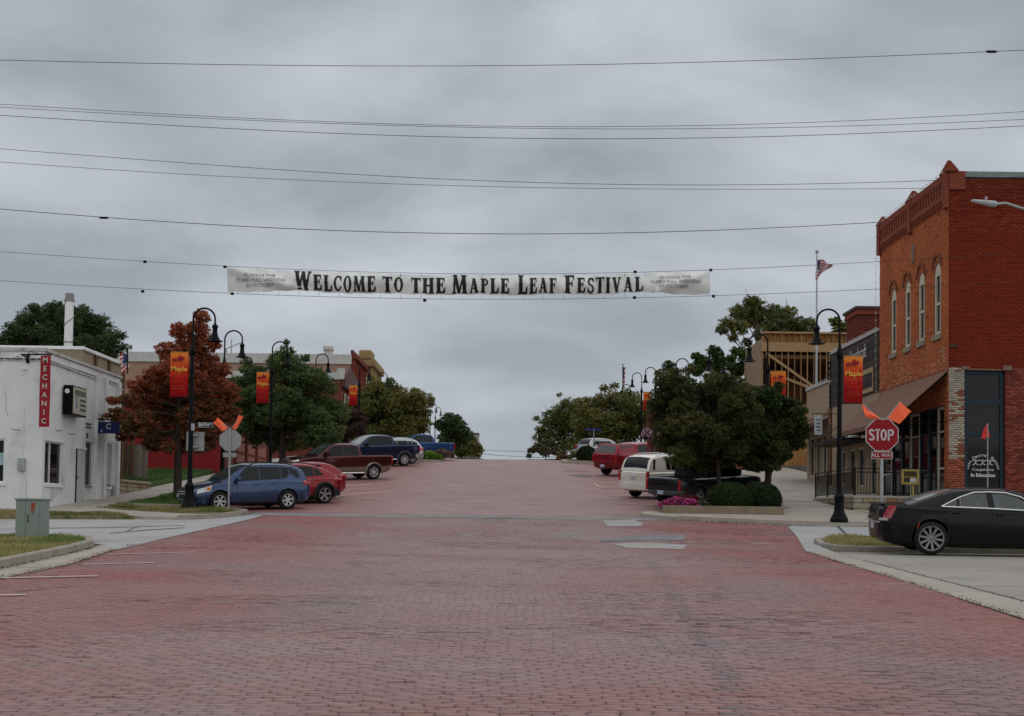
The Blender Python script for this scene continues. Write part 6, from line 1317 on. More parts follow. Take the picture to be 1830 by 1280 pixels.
q = P(349, 789, 41.75); sb = thing('sign_back', 'grey square back of a sign strapped behind the left corner lamp', 'sign', (q.x, 41.75, z0)); m = MB(); m.bbox((q.x-.31, 41.74, q.z-.33), (q.x+.31, 41.76, q.z+.33), .008); m.build('panel', SIGNB, sb)
m = MB()
for dz_ in (-.2, .2): m.box((q.x-.12, 41.60, q.z+dz_-.02), (q.x+.12, 41.745, q.z+dz_+.02))
m.build('strap', STEEL, sb)
def octpts(c, r, y): return [(c[0]+r*math.cos(math.pi/8+k*math.pi/4), y, c[2]+r*math.sin(math.pi/8+k*math.pi/4)) for k in range(8)]
ORF = mat('fluorescent_orange', (1.0, .15, .06), rough=.6, var=.03)
ls = thing('stop_sign', 'back of an octagonal stop sign with two orange flags, left corner by the blue SUV', 'stop sign', (-9.5, 41.35, 1.7)); yy = 41.35
c = P(411.5, 787, yy); b = G(411, 919, .13); r = .40; base = (c.x-.02, yy, float(Z(c.x, yy))+.1)
m = MB(); m.prism(octpts(c, r, yy), (0, .008, 0)); m.build('octagon_panel', SIGNB, ls)
m = MB(); m.box((c.x-.024, yy-.06, base[2]-.1), (c.x+.024, yy-.01, c.z+.42)); m.build('post', STEEL, ls)
m = MB(); m.box((c.x-.24, yy, c.z-.58), (c.x+.22, yy+.006, c.z-.43)); m.build('supplementary_plate', SIGNB, ls)
def flag_panel(parent, corners, y, bow=.06):
    m = MB(); a, b, c_, d = [Vector(P(*p, y)) for p in corners]; n = 5; V = []
    for i in range(n+1):
        for j in range(4): p = a.lerp(b, i/n).lerp(d.lerp(c_, i/n), j/3); V.append(p+Vector((0, bow*math.sin(i*1.1+j), 0)))
    k = len(V); F = [(i*4+j, i*4+j+1, i*4+5+j, i*4+4+j) for i in range(n) for j in range(3)]; V += [v+Vector((0, .006, 0)) for v in V]; F += [tuple(k+q for q in reversed(f)) for f in F]
    m.add(V, F); return m.build('warning_flag', ORF, parent, sm=60)
flag_panel(ls, ((381, 755), (390, 747), (408, 765), (397, 772)), yy-.02); flag_panel(ls, ((414, 765), (422, 768), (434, 744), (427, 742)), yy-.02)
m = MB(); m.tube([(c.x, yy-.03, c.z+.36), P(388, 750, yy-.03)], .012, 5); m.tube([(c.x, yy-.03, c.z+.36), P(430, 743, yy-.03)], .012, 5); m.build('flag_staff', STEEL, ls)
# STOP sign right
ys = 30.0; rs = thing('stop_sign', 'red STOP sign with ALL WAY plate and two orange flags', 'stop sign', (9.4, ys, 1.1)); c = P(1576.5, 777.5, ys); r = .445
STW = mat('sign_white', (.5, .5, .49)); STR = mat('stop_red', (.24, .002, .008), rough=.45, var=.08, vs=3)
m = MB(); m.prism(octpts(c, r, ys), (0, .006, 0)); po = m.build('octagon_panel', mat('sign_border_white', (.48, .45, .44), rough=.4, var=.05), rs)
m = MB(); m.add(octpts(c, r*.945, ys-.004), [tuple(range(8))]); m.build('red_field', STR, po)
g = MB()
def stroke(mbx, pts, w, c, y=0, mi=0, hs=1.0):   # flat thick polyline in the xz plane
    pts = [Vector((p[0], p[1])) for p in pts]
    L_, R_ = [], []
    for i, p in enumerate(pts):
        d = (pts[min(i+1, len(pts)-1)]-pts[max(i-1, 0)]).normalized(); n = Vector((-d.y, d.x))*w/2; n.x *= hs
        L_.append(p+n); R_.append(p-n)
    for i in range(len(pts)-1): mbx.add([(c[0]+a.x, c[1]+y, c[2]+a.y) for a in (L_[i], L_[i+1], R_[i+1], R_[i])], [(0, 1, 2, 3)], mi)
def arc(cx_, cz_, rx, rz, a0, a1, n=12): return [(cx_+rx*math.cos(R(a0+(a1-a0)*k/n)), cz_+rz*math.sin(R(a0+(a1-a0)*k/n))) for k in range(n+1)]
w_ = .044; H_ = .145; C0 = (c.x, ys-.008, c.z)
stroke(g, arc(-.262, .068, .052, .055, 20, 270)+arc(-.262, -.068, .052, .056, 90, -160), w_, C0)
stroke(g, [(-.175, .125), (-.055, .125)], w_, C0); stroke(g, [(-.115, .125), (-.115, -H_)], w_, C0)
stroke(g, arc(.035, 0, .055, .122, 0, 360, 24), w_, C0)
stroke(g, [(.16, H_), (.16, -H_)], w_, C0); stroke(g, [(.16, .123)]+arc(.225, .062, .045, .061, 90, -90)+[(.16, 0)], w_, C0)
g.build('lettering', mat('sign_letter_white', (.50, .49, .50), rough=.4, var=0), po)
m = MB()
for dz_ in (.36, -.36): m.lathe((c.x, ys-.012, c.z+dz_), [(.012, 0), (.012, -.01)], 8, 'y')
m.build('bolt', STEEL, po)
c2 = P(1576.5, 814, ys); m = MB(); m.bbox((c2.x-.265, ys, c2.z-.095), (c2.x+.265, ys+.006, c2.z+.095), .03); p2 = m.build('all_way_plate', MATS['sign_border_white'], rs)
m = MB(); m.bbox((c2.x-.25, ys-.004, c2.z-.08), (c2.x+.25, ys-.001, c2.z+.08), .02); m.build('red_field', STR, p2)
g = MB(); put_text(g, 'ALL WAY', .135, (c2.x, ys-.008, c2.z), (1, 0, 0), (0, 0, 1), sxx=.95, bold=.001); g.build('lettering', MATS['sign_letter_white'], p2)
m = MB(); m.box((c.x-.035, ys+.01, .9), (c.x+.035, ys+.07, c.z+.42)); m.build('post', STEEL, rs)
flag_panel(rs, ((1541, 722), (1546, 745), (1566, 750), (1572, 747)), ys-.02, .03); flag_panel(rs, ((1587, 747), (1608, 719), (1629, 735), (1607, 758)), ys-.02, .03)
m = MB(); m.tube([P(1570, 750, ys), P(1541, 721, ys)], .012, 5); m.tube([P(1583, 750, ys), P(1609, 718, ys)], .012, 5); m.build('flag_staff', STEEL, rs)
# orange pennant on a wand by the side door
yp = 41.0; b = P(1765, 880, yp); zb = float(Z(b.x, yp)); t_ = P(1764, 757, yp)
pn = thing('pennant_marker', 'red-orange pennant on a thin staff in front of the side entrance', 'flag', (b.x, yp, zb)); m = MB(); m.tube([(b.x, yp, zb), (b.x, yp, t_.z)], .02, 6); m.build('staff', STEEL, pn)
m = MB(); ps = [P(1764, 757, yp), P(1770, 783, yp), P(1766, 779, yp), P(1760, 785, yp), P(1754, 783, yp), P(1758, 768, yp)]; m.prism(ps, (0, .02, 0)); m.build('pennant', mat('pennant_red', (.55, .03, .02), rough=.6, var=.2, vs=6), pn)
# small yellow framed notice box on a post
yn = 45.6; a, b = P(1611, 839, yn), P(1641, 866, yn); nbx = thing('notice_box', 'small yellow-framed notice case on a post by the patio railing', 'notice case', ((a.x+b.x)/2, yn, 1.9)); YEL = mat('yellow_frame', (.27, .20, .045), rough=.6, var=.15)
m = MB(); w_ = .07
for x0, x1, z0_, z1_ in ((a.x, b.x, a.z-w_, a.z), (a.x, b.x, b.z, b.z+w_), (a.x, a.x+w_, b.z+w_, a.z-w_), (b.x-w_, b.x, b.z+w_, a.z-w_)): m.box((x0, yn-.06, z0_), (x1, yn+.04, z1_))
fo = m.build('frame', YEL, nbx); m = MB(); m.box((a.x+.03, yn-.03, b.z+.03), (b.x-.03, yn+.03, a.z-.03)); m.build('back', mat('brown_back', (.04, .025, .015)), nbx)
m = MB(); m.box((a.x+.07, yn-.05, (a.z+b.z)/2-.02), (b.x-.07, yn-.03, (a.z+b.z)/2+.01)); m.build('shelf', YEL, nbx); m = MB(); m.box((b.x-.33, yn-.055, b.z+.08), (b.x-.09, yn-.04, b.z+.24)); m.build('paper', mat('paper_grey', (.35, .36, .37)), nbx)
m = MB(); m.box(((a.x+b.x)/2+.1, yn, 1.8), ((a.x+b.x)/2+.16, yn+.05, b.z)); m.build('post', YEL, nbx)
# utility cabinet (left lawn)
yu = 27.0; a, b = P(27, 890, yu), P(74.5, 951, yu); zg = float(Z(a.x, yu))+.13; GRN = mat('cabinet_green', (.205, .24, .215), rough=.55, var=.08, vs=3, var2=((.235, .265, .24), 2.5, .55))
ub = thing('utility_cabinet', 'sage green metal utility cabinet on the left lawn', 'utility cabinet', ((a.x+b.x)/2, yu, zg)); m = MB(); m.bbox((a.x+.02, yu, zg-.1), (b.x-.02, yu+.5, a.z-.04), .012); m.build('body', GRN, ub)
m = MB(); m.bbox((a.x, yu-.03, a.z-.05), (b.x, yu+.53, a.z), .015); m.build('lid', GRN, ub)
xm = a.x+(b.x-a.x)*.40
for x0, x1 in ((a.x+.03, xm-.006), (xm+.006, b.x-.06)): m = MB(); m.bbox((x0, yu-.012, zg+.02), (x1, yu+.0, a.z-.07), .005); do = m.build('door', GRN, ub)
m = MB(); m.box((xm+.12, yu-.016, a.z-.24), (xm+.21, yu-.0125, a.z-.11)); m.box((xm+.12, yu-.016, a.z-.30), (xm+.20, yu-.0125, a.z-.265)); m.build('warning_label', mat('label_red', (.30, .05, .03)), do)
m = MB(); m.box((xm+.15, yu-.018, a.z-.345), (xm+.175, yu-.0125, a.z-.32))
for k in range(4): m.box((xm+.05, yu-.018, a.z-.42-.045*k), (xm+.075, yu-.0125, a.z-.385-.045*k))
m.build('stencil_mark', mat('stencil_black', (.03, .03, .03)), do); m = MB(); m.box((b.x-.05, yu-.018, zg+.1), (b.x-.035, yu+.0, a.z-.2)); m.build('hinge', STEEL, ub)
# street light head right
yl = 34.0; sl_ = thing('cobra_street_light', 'grey cobra-head street light reaching in from the right edge', 'street light', (18, yl, 14))
h0, h1, h2, h3 = P(1736, 358.5, yl), P(1778, 365, yl), P(1797, 363, yl), P(1835, 375, yl)
LG_ = mat('light_grey_casting', (.36, .37, .38), rough=.5, metal=.2, var=.06)
m = MB(); m.tube([h0, h0.lerp(h1, .15), h0.lerp(h1, .6), h1, h1+Vector((.06, 0, 0))], [.03, .05, .075, .095, .06], 10); m.build('head', LG_, sl_, sm=50)
m = MB(); q = h1-Vector((.25, 0, -.12)); m.tube([q, q+Vector((0, 0, .09))], .035, 8); m.build('photocell', LG_, sl_)
m = MB(); m.tube([h1, h2, h3, (h3.x+1.4, yl, h3.z-.35), (h3.x+3, yl, h3.z-.4)], .035, 8); m.build('arm', LG_, sl_, sm=60); m = MB(); m.tube([(h3.x+3, yl, .9), (h3.x+3, yl, h3.z+.6)], [.16, .1], 10); m.build('pole', LG_, sl_, sm=60)
# flags
def usflag(parent, pole, out, nr=13, y=None, h=1.0):
    pass
FR = mat('flag_red', (.33, .02, .035), rough=.7, var=.1); FW = mat('flag_white', (.52, .50, .50), rough=.7, var=.05); FBl = mat('flag_blue', (.03, .045, .12), rough=.7, var=.1)
yf = 75.0; fb = P(1461, 900, yf); ft = P(1460, 452, yf); fpx = ft.x
fp = thing('flagpole', 'tall silver flagpole behind the tan shop, rising over the timber framing', 'flagpole', (fpx, yf, float(Z(fpx, yf)))); m = MB(); m.tube([(fpx, yf, 4.3), (fpx, yf, ft.z)], [.09, .05], 10); m.build('pole', mat('pole_silver', (.40, .41, .42), rough=.4, metal=.5), fp, sm=60)
m = MB(); m.lathe((fpx, yf, ft.z), [(0, -.03), (.09, 0), (.11, .08), (.08, .16), (0, .19)], 12); m.build('finial', STEEL, fp, sm=60)
fg = thing('us_flag', 'stars and stripes flag streaming right from the tall silver flagpole', 'flag', (fpx, yf, 17))
hoist = [(1460, 463), (1457, 500)]; topE = [(1461, 464), (1466, 464), (1474, 466), (1481, 472), (1489, 474)]; botE = [(1457, 499), (1461, 500), (1467, 489), (1477, 482), (1489, 476)]
V = []; nr, ncl = 13, 12
def pl2(pts, t): t *= len(pts)-1; i = min(int(t), len(pts)-2); f = t-i; return (pts[i][0]*(1-f)+pts[i+1][0]*f, pts[i][1]*(1-f)+pts[i+1][1]*f)
for i in range(nr+1):
    for j in range(ncl+1): a = pl2(topE, j/ncl); b = pl2(botE, j/ncl); q = P(a[0]+(b[0]-a[0])*i/nr, a[1]+(b[1]-a[1])*i/nr, yf); V.append(q+Vector((0, .12*math.sin(j*1.1+i*.25), 0)))
for nm, mm, sel in (('red_stripe', FR, lambda i, j: i % 2 == 0 and not (i < 7 and j < 3)), ('white_stripe', FW, lambda i, j: i % 2 == 1 and not (i < 7 and j < 3)), ('canton', FBl, lambda i, j: i < 7 and j < 3)):
    m = MB(); F = [(i*(ncl+1)+j, i*(ncl+1)+j+1, (i+1)*(ncl+1)+j+1, (i+1)*(ncl+1)+j) for i in range(nr) for j in range(ncl) if sel(i, j)]; m.add(V, F); m.build(nm, mm, fg, sm=60)
def smallflag(name, label, px, py0, py1, Y, wpx, hpx, ang=0, pole_r=.04):
    t0 = P(px, py0, Y); t1 = P(px, py1, Y); t = thing('flagpole', 'thin dark pole of the '+label, 'flagpole', (t0.x, Y, t1.z)); m = MB(); m.tube([t1, t0], pole_r, 6); m.build('pole', BLACK, t)
    m = MB(); m.lathe(t0, [(0, -.02), (pole_r*2.5, .05), (0, .12)], 8); m.build('finial', STEEL, t)
    f = thing('us_flag', 'stars and stripes cloth of the '+label, 'flag', (t0.x, Y, t0.z-.5)); k = Y/FPX; w_, h_ = wpx*k, hpx*k
    for nm, mm, sel in (('red_stripe', FR, 0), ('white_stripe', FW, 1), ('canton', FBl, 2)):
        m = MB(); n = 9
        for i in range(n):
            zz0, zz1 = t0.z-.25-h_*i/n, t0.z-.25-h_*(i+1)/n; sh0, sh1 = ang*(i/n), ang*((i+1)/n)
            isb = i < 5
            if sel == 2:
                if isb: m.add([(t0.x, Y, zz0), (t0.x+w_*(.45), Y-.05, zz0-sh0), (t0.x+w_*.45, Y-.05, zz1-sh1), (t0.x, Y, zz1)], [(0, 1, 2, 3)])
            elif i % 2 == sel: a0 = .45 if isb else 0; m.add([(t0.x+w_*a0, Y-.05*(a0 > 0), zz0), (t0.x+w_*(1-.3*i/n), Y+.06, zz0-sh0), (t0.x+w_*(1-.3*(i+1)/n), Y+.06, zz1-sh1), (t0.x+w_*a0, Y-.05*(a0 > 0), zz1)], [(0, 1, 2, 3)])
        if m.f: m.build(nm, mm, f)
smallflag('a', 'far flag at the crest behind the right trees', 1113, 652, 720, 118, 5, 34, .25, .05)
smallflag('b', 'small flag beside the beige building', 228, 622, 668, 49.5, -15, 26, .25, .03)
# far street sign, red pole, hanging flower basket
def simple(name, label, cat, loc, parts):
    t = thing(name, label, cat, loc)
    for n_, mbx, mm in parts: mbx.build(n_, mm, t)
    return t
yq = 93.0; q = P(1060, 767.5, yq); m = MB(); m.box((q.x-.62, yq-.02, q.z-.12), (q.x+.62, yq+.02, q.z+.10)); m2 = MB(); m2.tube([(q.x+.05, yq, float(Z(q.x, yq))), (q.x+.05, yq, q.z)], .04, 6); simple('street_name_sign', 'dark blue street name blade on a post at the right crest', 'street sign', (q.x, yq, 6), [('blade', m, mat('blade_blue', (.02, .03, .12))), ('post', m2, STEEL)])
yq = 70.0; q = P(1161, 740, yq); q2 = P(1161, 800, yq); m = MB(); m.box((q.x-.12, yq, q2.z-1), (q.x-.04, yq+.1, q.z)); m.box((q.x+.08, yq, q2.z-1), (q.x+.16, yq+.1, q.z)); m.box((q.x-.1, yq+.02, q2.z), (q.x+.1, yq+.08, q.z-.1)); simple('red_sign_post', 'narrow dark red upright between the middle trees and the big right tree', 'post', (q.x, yq, 4), [('upright', m, mat('dark_red_post', (.16, .012, .02)))])
# ================================================================== BANNER ACROSS THE STREET AND WIRES
YB = 44.0
def spline(pts, n=24):
    xs = [p[0] for p in pts]; c = np.polyfit(xs, [p[1] for p in pts], min(4, len(pts)-1)); X_ = np.linspace(xs[0], xs[-1], n); return [(x, float(np.polyval(c, x))) for x in X_]
WIREM = mat('wire_grey', (.035, .035, .038), rough=.6, var=0)
wires = [([(-200, 103), (0, 107), (460, 117), (915, 117), (1400, 107), (1830, 90), (2000, 82)], 36, .011, 'topmost power line across the sky', [(1772, 92.5)]),
 ([(-200, 174), (0, 187), (400, 209), (915, 226), (1400, 221), (1830, 199), (2000, 189)], 37, .009, 'second power line, upper one of the close trio', []),
 ([(-200, 179), (0, 192), (400, 213), (700, 224), (1100, 231), (1500, 226), (1830, 213), (2000, 205)], 37, .009, 'third power line, middle one of the close trio', []),
 ([(-200, 195), (0, 207), (400, 229), (850, 246), (1200, 248), (1500, 240), (1830, 225), (2000, 216)], 37.5, .011, 'fourth power line, lowest of the close trio', []),
 ([(-200, 252), (0, 267), (400, 296), (800, 320), (1150, 331), (1400, 330), (1670, 322), (1830, 316), (2000, 308)], 39, .010, 'fifth line, crossing the sixth above the right', []),
 ([(-200, 274), (0, 289), (500, 321), (1000, 336), (1300, 338), (1690, 337), (2000, 334)], 40, .009, 'sixth line, nearly level at the right', []),
 ([(-200, 356), (0, 373), (185, 389), (500, 408), (900, 418), (1300, 411), (1576, 397)], 42, .014, 'seventh line, twisted cable ending at the brick cornice', [(186, 389.5)])]
for pts, Y, r_, lb, sp_ in wires:
    t = thing('overhead_wire', lb, 'power line', (0, Y, 10)); m = MB(); yend = 46.4 if 'ending' in lb else Y
    L3 = [P(x, y, Y+(yend-Y)*max(0, (x-1300)/276) if yend != Y else Y) for x, y in spline(pts, 40)]; m.tube(L3, r_*.85, 5); m.build('cable', WIREM, t)
    for sx, sy in sp_: q = P(sx, sy, Y); m = MB(); m.tube([q-Vector((.18, 0, -.0)), q-Vector((.1, 0, 0)), q+Vector((.1, 0, 0)), q+Vector((.18, 0, .01))], [.015, .04, .04, .015], 6); m.build('splice', BLACK, t)
TW = [(-200, 437), (0, 449), (405, 477), (750, 488), (1000, 489), (1270, 483), (1577, 467), (1830, 453), (2000, 444)]
BW = [(-200, 489), (0, 502), (410, 524), (760, 534.5), (1000, 534.5), (1270, 529), (1577, 516), (1830, 505), (2000, 497)]
tc_ = np.polyfit([p[0] for p in TW], [p[1] for p in TW], 4); bc_ = np.polyfit([p[0] for p in BW], [p[1] for p in BW], 4)
bt = thing('street_banner', 'long white vinyl street banner reading WELCOME TO THE MAPLE LEAF FESTIVAL', 'banner', (0, YB, 10))
for pts, lb, dots in ((TW, 'upper support wire of the street banner', [(259, 468), (402, 477), (1135, 486), (1270, 483)]), (BW, 'lower support wire of the street banner', [(255, 521), (415, 525), (759, 537), (1134, 532), (1275, 529.5)])):
    t = thing('support_wire', lb, 'wire', (0, YB, 10)); m = MB(); m.tube([P(x, y, YB) for x, y in spline(pts, 40)], .008, 5); m.build('cable', WIREM, t)
    for q in dots: m = MB(); p = P(*q, YB); m.bbox((p.x-.06, YB-.03, p.z-.05), (p.x+.06, YB+.03, p.z+.05), .02); m.build('clamp', BLACK, t)
def btop(x): s = (x-838)/431; return np.polyval(tc_, x)+2.5+ (0 if abs(s) < .9 else 0)
def bbot(x): s = abs((x-838)/431); return np.polyval(bc_, x)-8.0+6.5*max(0, (s-.80)/.2)**1.0+1.1*math.sin(x*.043)+.7*math.sin(x*.1725+1)
RSB = np.random.RandomState(11)
def bsurf(x, t):
    """x pixel column along the banner, t from top (0) to bottom (1) -> world point"""
    y = btop(x)*(1-t)+bbot(x)*t; p = P(x, y, YB); u = p.x
    s = min(x-407, 1268-x)/861
    d = -.20*math.sin(math.pi*min(1, t))*(.7+.3*math.sin(u*.9+1)) - .05*math.sin(u*2.3+t*2.5)-.026*math.sin(u*6.1-t*5)*(1-.4*t)-.014*math.sin(u*13.7+t*7)*math.sin(u*1.3)
    if x < 560: d -= .13*math.exp(-((t-(x-410)/135)/.22)**2)
    if x > 1170: d -= .13*math.exp(-((t-(1265-x)/95)/.22)**2)
    d -= .035*math.sin(u*4.15+.5)**8*math.exp(-((t-.15)/.3)**2)
    return Vector((p.x, YB+d, p.z))
m = MB(); nx, nt = 300, 14; V = [bsurf(407+861*i/nx, j/nt) for i in range(nx+1) for j in range(nt+1)]; F = [(i*(nt+1)+j, i*(nt+1)+j+1, (i+1)*(nt+1)+j+1, (i+1)*(nt+1)+j) for i in range(nx) for j in range(nt)]
n = len(V); V += [v+Vector((0, .008, 0)) for v in V]; F += [tuple(n+i for i in reversed(f)) for f in F]; m.add(V, F)
VIN = mat('banner_vinyl', (.86, .86, .845), rough=.3, var=.05, vs=1.5, spec=.5)
_t = VIN.node_tree; _tr = _t.nodes.new('ShaderNodeBsdfTranslucent'); _tr.inputs[0].default_value = (.8, .8, .78, 1); _mx = _t.nodes.new('ShaderNodeMixShader'); _mx.inputs[0].default_value = .28
_t.links.new(_t.nodes['Principled BSDF'].outputs[0], _mx.inputs[1]); _t.links.new(_tr.outputs[0], _mx.inputs[2]); _t.links.new(_mx.outputs[0], _t.nodes['Material Output'].inputs[0])
cl = m.build('cloth', VIN, bt, sm=80)
# slab-serif letters drawn as strokes: unit height, own width
def g_stem(S_, x, w, z0=0., z1=1., sl=0., spur=True, tops=True, bots=True, sw=.10):
    n = 4
    for k in range(n): a, b = z0+(z1-z0)*k/n, z0+(z1-z0)*(k+1)/n; S_.append([(x-w/2+sl*a, a), (x+w/2+sl*a, a), (x+w/2+sl*b, b), (x-w/2+sl*b, b)])
    if bots: S_.append([(x-w/2-sw+sl*z0, z0), (x+w/2+sw+sl*z0, z0), (x+w/2+sw*.2, z0+.11), (x-w/2-sw*.2, z0+.11)])
    if tops: S_.append([(x-w/2-sw+sl*z1, z1), (x+w/2+sw+sl*z1, z1), (x+w/2+sw*.2+sl*z1, z1-.11), (x-w/2-sw*.2+sl*z1, z1-.11)])
    if spur: zc = (z0+z1)/2; S_.append([(x-w/2-.06+sl*zc, zc), (x+sl*zc, zc+.07), (x+w/2+.06+sl*zc, zc), (x+sl*zc, zc-.07)])
def g_bar(S_, x0, x1, z0, z1): S_.append([(x0, z0), (x1, z0), (x1, z1), (x0, z1)])
def g_ring(S_, cx_, cz_, rx, rz, wx, wz_, a0, a1, n=14):
    for k in range(n):
        t0, t1 = R(a0+(a1-a0)*k/n), R(a0+(a1-a0)*(k+1)/n); S_.append([(cx_+rx*math.cos(t0), cz_+rz*math.sin(t0)), (cx_+rx*math.cos(t1), cz_+rz*math.sin(t1)), (cx_+(rx-wx)*math.cos(t1), cz_+(rz-wz_)*math.sin(t1)), (cx_+(rx-wx)*math.cos(t0), cz_+(rz-wz_)*math.sin(t0))])
def glyph(ch):
    S_ = []; w = .27
    if ch == 'I': g_stem(S_, .22, w); return S_, .44
    if ch in 'EFL':
        g_stem(S_, .24, w)
        if ch in 'EF': g_bar(S_, .3, .66, .89, 1); S_.append([(.54, 1), (.70, 1), (.70, .66), (.64, .72)]); g_bar(S_, .3, .56, .47, .57); S_.append([(.50, .38), (.58, .34), (.58, .70), (.50, .66)])
        if ch in 'EL': g_bar(S_, .3, .70, 0, .11); S_.append([(.56, 0), (.74, .06), (.76, .38), (.62, .26)])
        return S_, .80
    if ch == 'T': g_stem(S_, .38, w, tops=False); g_bar(S_, .02, .74, .89, 1); S_.append([(0, 1.02), (.10, 1.02), (.08, .72), (.02, .72)]); S_.append([(.66, 1.02), (.76, 1.02), (.74, .72), (.68, .72)]); return S_, .78
    if ch == 'H': g_stem(S_, .22, w, spur=False); g_stem(S_, .72, w, spur=False); g_bar(S_, .3, .64, .45, .56); return S_, .96
    if ch == 'A': g_stem(S_, .20, .12, sl=.22, tops=False, spur=False, sw=.10); g_stem(S_, .68, .24, sl=-.24, tops=False, sw=.09); g_bar(S_, .28, .62, .26, .35); g_bar(S_, .30, .56, .93, 1); return S_, .92
    if ch == 'V': g_stem(S_, .48, .24, sl=-.26, bots=False, sw=.09); g_stem(S_, .46, .12, sl=.26, bots=False, spur=False, sw=.10); return S_, .92
    if ch == 'W': g_stem(S_, .38, .24, sl=-.20, bots=False, sw=.09); g_stem(S_, .38, .11, sl=.22, bots=False, tops=False, spur=False); g_stem(S_, .82, .24, sl=-.22, bots=False, tops=False); g_stem(S_, .82, .13, sl=.22, bots=False, sw=.1); g_bar(S_, .24, .52, 0, .09); g_bar(S_, .70, .96, 0, .09); return S_, 1.20
    if ch == 'M': g_stem(S_, .14, .13, sl=.06, spur=True); g_stem(S_, .48, .20, sl=-.26, bots=False, tops=False, spur=False); g_stem(S_, .48, .12, sl=.30, bots=False, tops=False, spur=False); g_stem(S_, .86, .24, sl=-.06); return S_, 1.06
    if ch == 'O': g_ring(S_, .36, .5, .34, .52, .20, .11, 0, 360, 20); S_.append([(-.03, .5), (.06, .57), (.06, .43)]); S_.append([(.75, .5), (.66, .57), (.66, .43)]); return S_, .76
    if ch == 'C': g_ring(S_, .36, .5, .34, .52, .20, .11, 50, 310, 18); S_.append([(.52, .98), (.66, .98), (.66, .62), (.54, .72)]); S_.append([(.52, .1), (.66, .20), (.64, .36), (.54, .28)]); S_.append([(-.03, .5), (.06, .57), (.06, .43)]); return S_, .74
    if ch == 'P': g_stem(S_, .22, w); g_ring(S_, .36, .73, .30, .27, .17, .10, 90, -90, 12); g_bar(S_, .3, .38, .90, 1); g_bar(S_, .3, .38, .46, .56); return S_, .72
    if ch == 'S': g_ring(S_, .34, .735, .27, .275, .16, .12, 20, 270, 14); g_ring(S_, .34, .265, .29, .285, .17, .12, 90, -160, 14); S_.append([(.50, .98), (.60, .98), (.60, .68), (.52, .74)]); S_.append([(.06, .02), (.16, .06), (.14, .34), (.06, .36)]); return S_, .68
    return S_, .3
WORDS = [('WELCOME', 527, 673), ('TO', 684, 722), ('THE', 735, 797), ('MAPLE', 808, 911), ('LEAF', 925, 996), ('FESTIVAL', 1008, 1150)]
g = MB()
for word, xa, xb in WORDS:
    sc = [1.0]+[.80]*(len(word)-1) if word not in ('TO', 'THE') else [.86]+[.80]*(len(word)-1)
    if word == 'TO': sc = [.80, .80]
    if word == 'THE': sc = [.80]*3
    gl = [glyph(c) for c in word]; tot = sum(w*s for (S_, w), s in zip(gl, sc))+.07*(len(word)-1); k = (xb-xa)/tot; x = 0
    for (S_, wd_), s in zip(gl, sc):
        for poly in S_:
            # densify long edges through the curved cloth
            pts = []; base_t = .97 if s == 1.0 else .94; hgt = .96
            for px_, pz_ in poly: pts.append(bsurf(xa+(x+px_*s)*k, base_t-pz_*s*hgt)+Vector((0, -.022, 0)))
            g.add(pts, [tuple(range(len(pts)))])
        x += wd_*s+.07
g.build('lettering', mat('banner_black', (.018, .018, .02), rough=.5, var=.15, vs=2), cl)
g = MB()
def btext(txt, xc, t, size, skew=0.):
    vs, fs = textmesh(txt, 1.0, bold=.012); w = max(v[0] for v in vs)-min(v[0] for v in vs)
    g.add([bsurf(xc+v[0]*size[0]/w, t-v[1]*size[1])+Vector((0, -.02, 0)) for v in vs], fs)
for k, (tx_, wd_) in enumerate((('ALWAYS THE', 56), ('THIRD FULL WEEKEND', 90), ('IN OCTOBER', 52))): btext(tx_, (465, 468, 466)[k], .30+.22*k, (wd_, .20)); btext(tx_, (1205, 1207, 1203)[k], .26+.22*k, (wd_, .20))
g.build('small_lettering', mat('banner_grey_print', (.30, .295, .29), rough=.6, var=0), cl)
m = MB()
for i in range(24): x = 425+i*36.4; a = bsurf(x, 1)+Vector((0, 0, .03)); b = P(x, np.polyval(bc_, x), YB); m.tube([a, b], .006, 4); c_ = bsurf(x, 0)-Vector((0, 0, .05)); d = P(x, np.polyval(tc_, x), YB); m.tube([c_, d], .006, 4); m.lathe(c_, [(.022, 0), (.022, -.01)], 6, 'y')
m.build('tie', BLACK, bt)
far = thing('overhead_wire', 'pair of far wires low over the crest between the trees', 'power line', (0, 230, 16)); m = MB()
for pts in (((820, 800), (890, 806), (960, 808), (1010, 806)), ((820, 808), (890, 814), (960, 818), (1010, 816))): m.tube([P(x, y, 230) for x, y in pts], .05, 4)
m.build('cable', WIREM, far)
